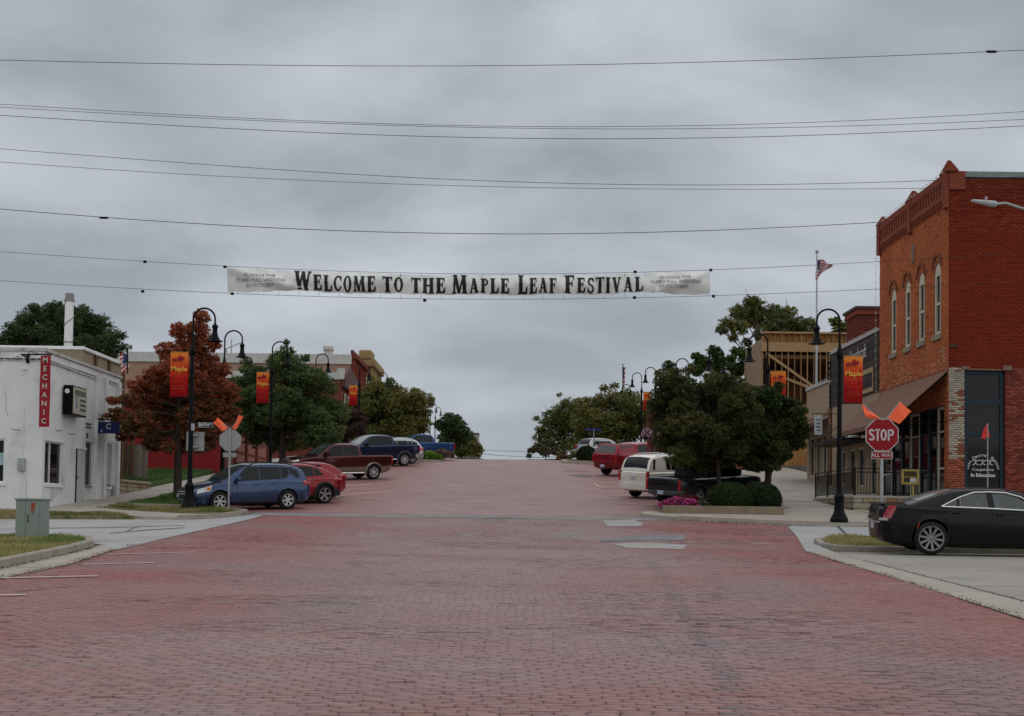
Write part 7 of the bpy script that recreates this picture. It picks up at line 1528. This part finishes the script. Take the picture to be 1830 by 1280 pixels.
# ================================================================== VEGETATION
def tree(name, label, cat, x, y, base_z, clumps, pal, nleaf, lsz, trunk_r=.14, trunk_h=1.6, seed=1, group=None, bare=0, trunkm=None, spread=1.0, flat=.75, trunk_x=None, gain=1.2, ygreen=0.):
    """clumps: (x, y, z, r) spheres in world space; leaves scattered in them, limbs run to them"""
    r_ = np.random.RandomState(seed); rs = random.Random(seed); tx_ = x if trunk_x is None else trunk_x
    t = thing(name, label, cat, (tx_, y, base_z), group); C = np.array(clumps, float)
    m = MB(); fork = Vector((tx_+rs.uniform(-.1, .1), y, base_z+trunk_h)); m.tube([(tx_, y, base_z-.1), (tx_+.01, y, base_z+.1), (tx_, y, base_z+trunk_h*.5), fork], [trunk_r*1.5, trunk_r*1.05, trunk_r*.95, trunk_r*.8], 9)
    topc = Vector((C[:, 0].mean(), y, C[:, 2].max()-.5)); lead = [fork]
    for k in range(1, 5): q = fork.lerp(topc, k/4.0*.9)+Vector((rs.uniform(-.15, .15), rs.uniform(-.15, .15), 0)); lead.append(q)
    m.tube(lead, [trunk_r*.8, trunk_r*.6, trunk_r*.42, trunk_r*.26, trunk_r*.1], 7)
    for c in C[::1]:
        cz = Vector(c[:3]); h = max(0.02, min(.92, (cz.z-fork.z)/max(.1, (topc.z-fork.z))*.62)); i = min(int(h*4), 3); s = lead[i].lerp(lead[i+1], h*4-i); rr_ = trunk_r*(.42-.28*h)
        mid = s.lerp(cz, .5)+Vector((rs.uniform(-.2, .2), rs.uniform(-.2, .2), rs.uniform(-.25, .05))); m.tube([s, s.lerp(mid, .5)+Vector((0, 0, rs.uniform(-.05, .1))), mid, cz], [rr_, rr_*.8, rr_*.55, rr_*.2], 5, cap=False)
        for k in range(3): e_ = cz+Vector((rs.uniform(-1, 1), rs.uniform(-1, 1), rs.uniform(-.3, 1)))*c[3]*.9; m.tube([mid.lerp(cz, .6), e_], [rr_*.35, .008], 4, cap=False)
    for k in range(bare): c = C[rs.randrange(len(C))]; cz = Vector(c[:3]); e_ = cz+Vector((rs.uniform(-1, 1), rs.uniform(-.5, .5), rs.uniform(.2, 1.2)))*c[3]*1.7; m.tube([cz, cz.lerp(e_, .5)+Vector((0, 0, .1)), e_], [.04, .025, .01], 4, cap=False)
    m.build('trunk', trunkm or mat('bark', (.040, .030, .023), rough=.95, var=.3, vs=8), t, sm=60)
    wgt = C[:, 3]**2.1; ci = r_.choice(len(C), nleaf, p=wgt/wgt.sum()); d = r_.randn(nleaf, 3); d /= np.linalg.norm(d, axis=1)[:, None]; rad = (r_.rand(nleaf)**.42)*C[ci, 3]*spread
    # twig sub-clumps give a ragged edge
    NS = 110; sub = r_.randn(len(C), NS, 3); sub /= np.linalg.norm(sub, axis=2)[:, :, None]; sr = (r_.rand(len(C), NS)**.42); si = r_.randint(0, NS, nleaf)
    pos = C[ci, :3]+sub[ci, si]*(sr[ci, si]*C[ci, 3]*1.22)[:, None]*[1, 1, flat]+d*(rad*.30)[:, None]*[1, 1, .7]
    nn = r_.randn(nleaf, 3); nn[:, 2] = np.abs(nn[:, 2])+.25; nn /= np.linalg.norm(nn, axis=1)[:, None]; a = np.cross(nn, r_.randn(nleaf, 3)); a /= np.linalg.norm(a, axis=1)[:, None]; b = np.cross(nn, a)
    s = lsz*(.6+.8*r_.rand(nleaf))[:, None]; V = np.stack([pos-a*s, pos-b*s*.55+nn*s*.12, pos+a*s, pos+b*s*.55+nn*s*.12], 1).reshape(-1, 3)
    pal = np.array(pal); cc = r_.rand(len(C), NS)*.42+r_.rand(len(C), 1)*.38+.10; k = np.clip(cc[ci, si]+r_.randn(nleaf)*.13+ygreen*(pos[:, 2]-C[:, 2].mean())/(np.ptp(C[:, 2])+.1), 0, .999)*(len(pal)-1); i0 = k.astype(int); f = (k-i0)[:, None]; col = pal[i0]*(1-f)+pal[np.minimum(i0+1, len(pal)-1)]*f
    col = col*(.84+.32*r_.rand(nleaf, 1))*gain; V -= np.array([tx_, y, base_z])
    o = link('crown', npmesh('crown', V, [np.arange(4*nleaf).reshape(nleaf, 4)], [col]), t, leafmat('foliage')); return t
def clumps_px(pts, Y, depth=.8, seed=0):
    """pixel clumps (px,py,radius px) placed at depth Y with spread in depth"""
    rs = random.Random(seed); out = []
    for px, py, r in pts:
        dy = rs.uniform(-depth, depth); q = P(px, py, Y+dy); out.append((q.x, q.y, q.z, r*Y/FPX))
    return out
def fill(poly, n, rmin, rmax, seed):
    """random clump circles inside a pixel polygon"""
    rs = random.Random(seed); P_ = poly; xs = [p[0] for p in P_]; ys = [p[1] for p in P_]; out = []; k = 0
    def inside(x, y):
        c = False; j = len(P_)-1
        for i in range(len(P_)):
            if (P_[i][1] > y) != (P_[j][1] > y) and x < (P_[j][0]-P_[i][0])*(y-P_[i][1])/(P_[j][1]-P_[i][1])+P_[i][0]: c = not c
            j = i
        return c
    while len(out) < n and k < 6000:
        k += 1; x, y, r = rs.uniform(min(xs), max(xs)), rs.uniform(min(ys), max(ys)), rs.uniform(rmin, rmax)
        if inside(x, y) and inside(x-r*.7, y) and inside(x+r*.7, y) and inside(x, y-r*.7) and inside(x, y+r*.6) and all(math.hypot(x-a, y-b) > (r+c)*.42 for a, b, c in out): out.append((x, y, r))
    return out
gz = lambda x, y: float(Z(x, y))+.13
GRN1 = [(.026, .046, .013), (.046, .078, .020), (.072, .11, .028), (.11, .14, .04)]
GRNY = [(.035, .052, .014), (.065, .085, .022), (.115, .125, .032), (.16, .145, .038), (.17, .095, .035)]
REDL = [(.06, .055, .022), (.12, .055, .024), (.18, .052, .026), (.25, .068, .034), (.29, .10, .05)]
DKG = [(.032, .052, .02), (.055, .080, .030), (.09, .118, .048)]
# red maple, left corner
red_up = [(360, 566, 13), (352, 590, 18), (322, 592, 16), (372, 612, 18), (340, 622, 24), (300, 628, 18), (318, 655, 26), (362, 650, 26), (396, 660, 15), (280, 668, 20), (385, 690, 22), (250, 690, 18), (300, 700, 30), (350, 695, 30), (408, 704, 20), (232, 716, 15), (268, 722, 26), (325, 735, 30), (375, 735, 28), (412, 742, 18), (212, 745, 20), (250, 758, 28), (300, 768, 30), (355, 772, 28), (398, 772, 18), (202, 716, 9), (225, 780, 14), (275, 790, 18), (330, 795, 18), (375, 795, 12), (320, 760, 22), (285, 745, 22), (345, 745, 22), (330, 715, 24), (345, 675, 22), (315, 678, 20), (265, 755, 20), (360, 800, 12), (300, 800, 12)]
cl = clumps_px(red_up, 47.2, 1.3, 3)
up = [c for c, p in zip(cl, red_up) if p[1] < 735]; 
tree('maple_tree', 'tall red autumn maple at the left corner', 'tree', -12.9, 47.2, gz(-12.9, 47.2), cl, REDL, 95000, .052, .16, 2.6, 11, ygreen=.55, gain=1.4)
# green tree left
g2 = fill([(415, 680), (445, 640), (470, 655), (510, 622), (555, 650), (598, 690), (622, 730), (618, 780), (575, 800), (520, 812), (470, 805), (425, 780), (405, 730)], 46, 14, 30, 4)+[(440, 645, 9), (545, 640, 9), (490, 648, 12), (606, 745, 14), (512, 612, 6)]
tree('green_tree', 'leafy grey-green street tree behind the third left lamp', 'tree', 0, 68, gz(-12.7, 68), clumps_px(g2, 68, 1.8, 5), [(.032, .052, .020), (.052, .082, .028), (.088, .122, .042), (.14, .165, .06)], 80000, .066, .2, 2.2, 12, trunk_x=P(505, 800, 68).x)
g2b = fill([(560, 755), (600, 725), (650, 735), (660, 790), (600, 808), (560, 800)], 12, 10, 18, 6)
tree('purple_leaf_tree', 'small purple-brown leaved tree between two green trees on the left', 'tree', 0, 84, gz(-12, 84), clumps_px(g2b, 84, 1, 6), [(.03, .018, .016), (.06, .026, .024), (.04, .04, .02)], 14000, .075, .09, 1.4, 13, trunk_x=P(606, 790, 84).x)
g3 = fill([(622, 730), (650, 690), (690, 678), (735, 688), (775, 715), (772, 745), (762, 780), (730, 800), (670, 802), (630, 790)], 40, 11, 22, 7)+[(697, 682, 8), (770, 714, 6), (742, 700, 8)]
tree('green_tree', 'olive and rust tinged street tree beyond the navy pickup', 'tree', 0, 102, gz(-10, 102), clumps_px(g3, 102, 2, 7), GRNY, 46000, .095, .2, 2, 14, trunk_x=P(693, 800, 102).x)
g4 = fill([(776, 760), (790, 742), (812, 737), (832, 748), (845, 765), (838, 795), (810, 806), (785, 800)], 22, 7, 13, 8)
tree('dark_round_tree', 'dark rounded green tree left of the crest', 'tree', 0, 160, gz(-7.5, 160), clumps_px(g4, 160, 1.5, 8), DKG, 18000, .13, .18, 2, 15, trunk_x=P(810, 800, 160).x)
g5 = fill([(806, 800), (820, 782), (842, 777), (858, 793), (866, 812), (862, 821), (810, 821)], 16, 6, 11, 9)
tree('yellow_bush', 'yellow-green bush nearest the crest on the left', 'bush', 0, 214, float(Z(-6, 214)), clumps_px(g5, 214, 1.5, 9), GRNY, 10000, .16, .1, .6, 16, trunk_x=P(838, 815, 214).x)
# big background tree far left
g6 = fill([(-10, 620), (5, 590), (40, 560), (80, 545), (120, 542), (165, 556), (205, 580), (212, 610), (222, 640), (170, 660), (20, 650)], 50, 14, 26, 10)+[(216, 600, 9), (226, 622, 8), (100, 545, 10), (150, 553, 10), (60, 550, 10)]
tree('background_tree', 'big dark green tree behind the white workshop and flue pipe', 'tree', 0, 76, 4.8, clumps_px(g6, 76, 2, 10), DKG, 80000, .065, .3, 5, 17, trunk_x=P(110, 700, 76).x)
# right side: big planter tree
g7 = fill([(1160, 720), (1175, 665), (1205, 668), (1240, 680), (1290, 672), (1340, 690), (1352, 740), (1350, 800), (1330, 830), (1280, 840), (1235, 842), (1200, 820), (1170, 780)], 62, 16, 30, 20)+[(1195, 655, 12), (1180, 668, 9), (1205, 668, 12), (1230, 662, 10), (1168, 720, 12), (1178, 790, 14), (1245, 660, 9), (1272, 676, 14), (1318, 688, 18), (1300, 680, 14)]
tree('planter_tree', 'large green tree with rusty tips growing in the right corner planter', 'tree', 0, 47.5, gz(8.4, 47.5), clumps_px(g7, 47.5, 1.5, 20), [(.022, .036, .012), (.042, .062, .018), (.068, .088, .026), (.105, .115, .036), (.18, .075, .03)], 110000, .045, .10, 1.5, 21, trunk_x=P(1286, 900, 47.5).x, gain=.92)
g8 = fill([(1322, 712), (1350, 692), (1385, 696), (1420, 718), (1444, 748), (1442, 778), (1426, 808), (1395, 835), (1350, 850), (1325, 842), (1315, 780)], 44, 11, 20, 22)+[(1432, 735, 10), (1436, 765, 12), (1404, 815, 10), (1335, 700, 16), (1345, 735, 20), (1330, 770, 20), (1392, 690, 9)]
tree('street_tree', 'dark green tree right behind the planter tree, before the timber building', 'tree', 0, 48.6, gz(10.6, 48.6), clumps_px(g8, 48.3, 1.0, 22), [(.022, .036, .012), (.042, .066, .02), (.075, .10, .03), (.14, .10, .035)], 70000, .052, .14, 1.6, 23, trunk_x=P(1372, 860, 48.6).x, gain=.88)
g9 = fill([(1024, 770), (1035, 722), (1062, 700), (1095, 692), (1130, 700), (1172, 722), (1170, 785), (1120, 798), (1035, 800)], 46, 11, 20, 24)+[(1080, 694, 8), (1098, 690, 8)]
tree('green_tree', 'green and yellowing tree behind the crimson pickup', 'tree', 0, 112, gz(10, 112), clumps_px(g9, 112, 2, 24), GRNY, 40000, .10, .2, 2, 24, trunk_x=P(1100, 800, 112).x)
g10 = fill([(956, 775), (968, 745), (990, 722), (1015, 712), (1045, 712), (1052, 750), (1050, 805), (985, 814), (962, 806)], 40, 8, 15, 25)+[(958, 748, 6), (1000, 706, 5)]
tree('green_tree', 'loose green tree with bare twigs nearest the crest on the right', 'tree', 0, 150, gz(9, 150), clumps_px(g10, 150, 2, 25), GRNY[:4], 22000, .12, .18, 2, 25, bare=30, trunk_x=P(1008, 805, 150).x)
g11 = [(950, 806, 6), (962, 800, 9), (975, 808, 9), (990, 806, 9), (1002, 812, 7), (945, 815, 4), (984, 790, 7)]
tree('scrubby_bush', 'scrubby grey-green bush at the crest on the right', 'bush', 0, 130, float(Z(6, 130)), clumps_px(g11, 130, 1, 26), [(.05, .06, .035), (.09, .09, .05), (.14, .10, .06)], 2600, .14, .05, .3, 26, bare=26, trunk_x=P(975, 816, 130).x)
# background tree right with open limbs
g12 = [(1345, 545, 18), (1325, 560, 18), (1350, 570, 24), (1320, 585, 16), (1298, 578, 12), (1380, 560, 18), (1395, 580, 24), (1370, 600, 20), (1410, 560, 14), (1428, 580, 16), (1432, 600, 16), (1448, 575, 9), (1452, 595, 8), (1290, 590, 10), (1345, 540, 10), (1400, 605, 16), (1455, 585, 7), (1310, 605, 8), (1335, 612, 9)]
tree('background_tree', 'tall open-limbed tree with yellowing leaves behind the timber building', 'tree', 0, 95, 6.4, clumps_px(g12, 95, 1.5, 27), [(.04, .058, .018), (.07, .09, .026), (.12, .13, .036), (.22, .18, .045)], 34000, .075, .32, 4.5, 27, bare=22, trunkm=mat('grey_bark', (.10, .085, .07), rough=.95, var=.3, vs=6), trunk_x=P(1345, 700, 95).x)
g13 = fill([(1225, 640), (1250, 620), (1300, 612), (1335, 625), (1345, 665), (1300, 680), (1240, 675)], 20, 8, 14, 28)
tree('background_tree', 'lower dark tree between the second and third right lamps', 'tree', 0, 88, 6, clumps_px(g13, 88, 1.5, 28), GRN1, 18000, .08, .15, 3, 28, trunk_x=P(1290, 700, 88).x)
g14 = [(1492, 575, 9), (1505, 585, 12), (1495, 598, 10), (1515, 575, 6), (1514, 598, 9)]
tree('background_tree', 'small yellow-green treetop between the corner lamp and brick block', 'tree', 0, 92, 6, clumps_px(g14, 92, .8, 29), GRNY[1:4], 1800, .12, .12, 5, 29, trunk_x=P(1500, 640, 92).x)
# clipped round bushes on the planter
def bush(name, label, x, y, z, rx, ry, h, n, cols, seed, lsz=.032):
    r_ = np.random.RandomState(seed); t = thing(name, label, 'bush', (x, y, z)); m = MB(); prof = [(rx*.80, 0), (rx*.93, h*.2), (rx*.95, h*.42), (rx*.88, h*.62), (rx*.68, h*.82), (rx*.4, h*.93), (0, h*.97)]; m.lathe((0, 0, 0), prof, 16); m.v = [(a, b*ry/rx, c) for a, b, c in m.v]; m.build('core', mat('bush_core', (.012, .018, .007), rough=1), t, local=True)
    u = r_.rand(n); ph = r_.rand(n)*6.283; hz = np.where(u < .97, u, u)*h; R_ = np.interp(hz/h, [0, .2, .42, .62, .82, .93, 1], [.86, .98, 1.0, .93, .73, .46, .0])*rx*(1+.03*r_.randn(n)+.04*np.sin(ph*5+seed)*np.sin(hz*6))
    tp = r_.rand(n) < .25; rr2 = np.sqrt(r_.rand(n))*rx*.85; R_ = np.where(tp, rr2, R_); hz = np.where(tp, h*(.42+.58*np.sqrt(np.clip(1-(rr2/rx)**2, 0, 1)))+.0, hz)+r_.randn(n)*.012
    pos = np.stack([R_*np.cos(ph), R_*np.sin(ph)*ry/rx, hz], 1); nn = r_.randn(n, 3)+pos/np.array([rx, ry, h])*1.2; nn /= np.linalg.norm(nn, axis=1)[:, None]; a = np.cross(nn, r_.randn(n, 3)); a /= np.linalg.norm(a, axis=1)[:, None]; b = np.cross(nn, a); s = lsz*(.6+.8*r_.rand(n))[:, None]
    V = np.stack([pos-a*s, pos-b*s*.6, pos+a*s, pos+b*s*.6], 1).reshape(-1, 3); c = np.array(cols[0])*(1-r_.rand(n, 1))+np.array(cols[1])*r_.rand(n, 1); o = link('foliage', npmesh('foliage', V, [np.arange(4*n).reshape(n, 4)], [c*(.6+.7*r_.rand(n, 1))]), t, leafmat('foliage')); return t
zp = float(Z(8, 44))+.36
plb = thing('planter', 'low concrete planter wall around the clipped bushes and pink flowers', 'planter', (8.8, 44, 1.85))
x0, x1 = P(1186, 910, 43.2).x, P(1401, 912, 43.2).x
m = MB(); zt = P(1290, 904.5, 43.2).z; m.bbox((x0, 43.2, 1.5), (x1, 43.45, zt), .02); m.bbox((x0, 43.45, 1.5), (x0+.25, 45.6, zt), .02); m.bbox((x1-.25, 43.45, 1.5), (x1, 45.6, zt), .02); m.bbox((x0, 45.6, 1.5), (x1, 45.85, zt), .02); m.build('wall', mat('brown_concrete', (.21, .165, .115), rough=.9, var=.2, vs=2, bump=.3), plb)
m = MB(); m.box((x0+.2, 43.4, 1.5), (x1-.2, 45.7, zt-.06)); m.build('soil', mat('soil', (.05, .035, .025), rough=1, var=.3), plb)
q = P(1304, 905, 44.2); bush('round_bush', 'left clipped round bush on the corner planter', q.x, 44.3, zt-.1, .84, .75, .98, 9000, [(.018, .032, .008), (.035, .055, .014)], 3)
q = P(1360, 905, 44.6); bush('round_bush', 'right clipped round bush at the end of the corner planter', q.x, 44.8, zt-.1, .78, .7, 1.02, 9000, [(.012, .024, .007), (.026, .042, .011)], 4)
def flowers(name, label, px0, px1, py0, py1, Y, n, cols, leafc, fsz=.045, dep=.5, seed=1, kind='stuff'):
    r_ = np.random.RandomState(seed); a = P(px0, py1, Y); b = P(px1, py0, Y); n2 = n; xs = r_.rand(n2)*(b.x-a.x)+a.x; yy_ = Y+r_.rand(n2)*dep; prof = np.sin((xs-a.x)/(b.x-a.x)*math.pi)**.4; h = (b.z-a.z)*prof*(.55+.45*vnoise(xs, yy_, .35, seed)); zz_ = a.z+h*r_.rand(n2)**.6
    isf = (zz_ > a.z+h*.25) & (r_.rand(n2) < .62); col = np.where(isf[:, None], np.array(cols)[r_.randint(0, len(cols), n2)], np.array(leafc))*(.7+.6*r_.rand(n2, 1)); nn = r_.randn(n2, 3); nn[:, 1] -= .8*isf; nn /= np.linalg.norm(nn, axis=1)[:, None]; aa = np.cross(nn, r_.randn(n2, 3)); aa /= np.linalg.norm(aa, axis=1)[:, None]; bb2 = np.cross(nn, aa); pos = np.stack([xs, yy_, zz_], 1); s = fsz*(.6+.6*r_.rand(n2))[:, None]
    V = np.stack([pos-aa*s, pos-bb2*s*.8, pos+aa*s, pos+bb2*s*.8], 1).reshape(-1, 3); o = link(name, npmesh(name, V, [np.arange(4*n2).reshape(n2, 4)], [col]), None, leafmat('foliage')); setp(o, label, None, None, kind); return o
flowers('petunia_bed', 'pink petunias spilling over the left end of the corner planter', 1178, 1250, 884, 907, 43.7, 2600, [(.62, .06, .28), (.70, .12, .38), (.50, .03, .18)], (.03, .055, .015), .036, .6, 2)
flowers('low_plants', 'low green plants between pink flowers and round bushes', 1236, 1272, 890, 906, 43.8, 900, [(.03, .06, .015), (.05, .08, .02), (.35, .35, .32)], (.03, .055, .015), .03, .5, 3)
flowers('red_flowers', 'small dark red flowers behind the petunias', 1200, 1250, 882, 893, 44.6, 500, [(.20, .01, .02)], (.03, .045, .015), .035, .4, 4)
flowers('lime_plants', 'lime green groundcover on the left kerb island', 744, 790, 804, 821, 85.5, 1500, [(.16, .26, .03), (.12, .22, .02)], (.10, .18, .02), .08, 1.5, 5)
flowers('pink_grasses', 'pinkish ornamental grasses on the left kerb island', 770, 812, 800, 817, 88, 1400, [(.20, .10, .09), (.30, .26, .24), (.14, .06, .06)], (.08, .07, .04), .07, 1.5, 6)
flowers('white_blooms', 'white blooms low at the left crest', 812, 862, 814, 822, 120, 900, [(.34, .35, .33), (.12, .13, .08)], (.06, .08, .03), .08, 1.5, 7)
flowers('rusty_plants', 'rusty orange groundcover on the right crest island', 995, 1022, 810, 820, 92, 700, [(.20, .07, .03)], (.06, .06, .02), .08, 1.2, 8)
flowers('pale_grasses', 'pale green grasses on the right kerb island', 1018, 1042, 803, 818, 88.5, 800, [(.12, .16, .05), (.2, .2, .1)], (.08, .12, .03), .07, 1.2, 9)
q = P(1048, 818, 88); bush('round_bush', 'dark bush on the right kerb island beside the crimson pickup', q.x, 88, float(Z(q.x, 88))+.15, .68, .65, 1.05, 3000, [(.014, .026, .01), (.03, .045, .014)], 6, .07)
q = P(1157, 776, 66); hbk = thing('hanging_flower_basket', 'round hanging basket of pale pink flowers left of the big right tree', 'flower basket', (q.x, 66, 6))
m = MB(); m.lathe(q, [(0, -.35), (.2, -.3), (.3, -.1), (.3, 0)], 10); m.tube([q+Vector((0, 0, 0)), q+Vector((.25, 0, .9))], .015, 4); m.build('basket', BLACK, hbk)
r_ = np.random.RandomState(9); n = 900; d = r_.randn(n, 3); d /= np.linalg.norm(d, axis=1)[:, None]; pos = d*.36*(r_.rand(n, 1)**.3); aa = np.cross(d+r_.randn(n, 3)*.4, r_.randn(n, 3)); aa /= np.linalg.norm(aa, axis=1)[:, None]; bb2 = np.cross(d, aa); V = np.stack([pos-aa*.05, pos-bb2*.05, pos+aa*.05, pos+bb2*.05], 1).reshape(-1, 3)
col = np.array([(.45, .28, .34), (.5, .42, .44), (.25, .10, .16), (.06, .08, .03)])[r_.randint(0, 4, n)]; o = link('blooms', npmesh('blooms', V+np.array([q.x-q.x, 0, q.z-6]), [np.arange(4*n).reshape(n, 4)], [col]), hbk, leafmat('foliage'))
pst = thing('basket_post', 'dark post holding the hanging flower basket', 'post', (q.x+.25, 66, 3.8)); m = MB(); m.tube([(q.x+.3, 66.05, 3.6), (q.x+.3, 66.05, q.z+1), (q.x+.2, 66, q.z+.9)], .03, 6); m.build('pole', BLACK, pst)

# fallen leaves and grit along the gutters, small weeds at the kerb joints
def litter(name, label, path, n, wd, cols, seed, lsz=.018, zo=.012):
    r_ = np.random.RandomState(seed); pts = np.array(path, float); seg = np.hypot(*(pts[1:]-pts[:-1]).T); cum = np.concatenate([[0], np.cumsum(seg)]); t = r_.rand(n)*cum[-1]
    cl_ = .5+.5*np.sin(t*1.9+seed)*np.sin(t*.7); t = t[r_.rand(n) < .25+.75*cl_]; n = len(t); x = np.interp(t, cum, pts[:, 0])+r_.randn(n)*wd; y = np.interp(t, cum, pts[:, 1])+r_.randn(n)*wd; z = Z(x, y)+zo+r_.rand(n)*.008
    a = r_.rand(n)*6.283; s = lsz*(.4+r_.rand(n)); ax = np.stack([np.cos(a)*s, np.sin(a)*s, r_.randn(n)*s*.3], 1); ay = np.stack([-np.sin(a)*s*.7, np.cos(a)*s*.7, r_.randn(n)*s*.3], 1); p = np.stack([x, y, z], 1)
    V = np.stack([p-ax, p-ay, p+ax, p+ay], 1).reshape(-1, 3); c = np.array(cols)[r_.randint(0, len(cols), n)]*(.6+.8*r_.rand(n, 1)); o = link(name, npmesh(name, V, [np.arange(4*n).reshape(n, 4)], [c]), None, leafmat('litter')); setp(o, None, None, None, 'stuff')
LC = [(.10, .065, .03), (.16, .10, .045), (.07, .045, .025), (.20, .15, .07), (.05, .035, .025)]
litter('fallen_leaves', '', [(XR(6), 6), (XR(14), 14), (XR(19), 19), (XR(27.5), 27.5)], 2200, .055, LC, 1, .013)
litter('fallen_leaves', '', [(7.1, 8), (7.1, 16.2), (7.35, 24.8), (7.6, 29)], 700, .04, LC, 2, .013)
litter('fallen_leaves', '', [(XL(10), 10), (XL(18), 18), (XL(21), 21), (XL(25), 25), (-8.3, 27)], 2200, .08, LC, 3, .014)
litter('fallen_leaves', '', [(-8.2, 12), (-8.3, 20), (-8.8, 25.5), (-9.6, 27.6)], 1800, .06, LC+[(.06, .09, .03)], 4, .02)
litter('fallen_leaves', '', [(8.4, 29.0), (12, 29.0), (20, 29.0)], 1200, .06, LC, 5, .02, -.05)
litter('fallen_leaves', '', [(-9.1, 40.5), (-9.0, 42.4), (-11.4, 43.2), (-11.4, 60)], 1600, .15, LC, 6, .03)
litter('fallen_leaves', '', [(5.2, 43), (5.9, 41.3), (9.3, 39.3), (16, 39.1)], 900, .12, LC, 7, .03)
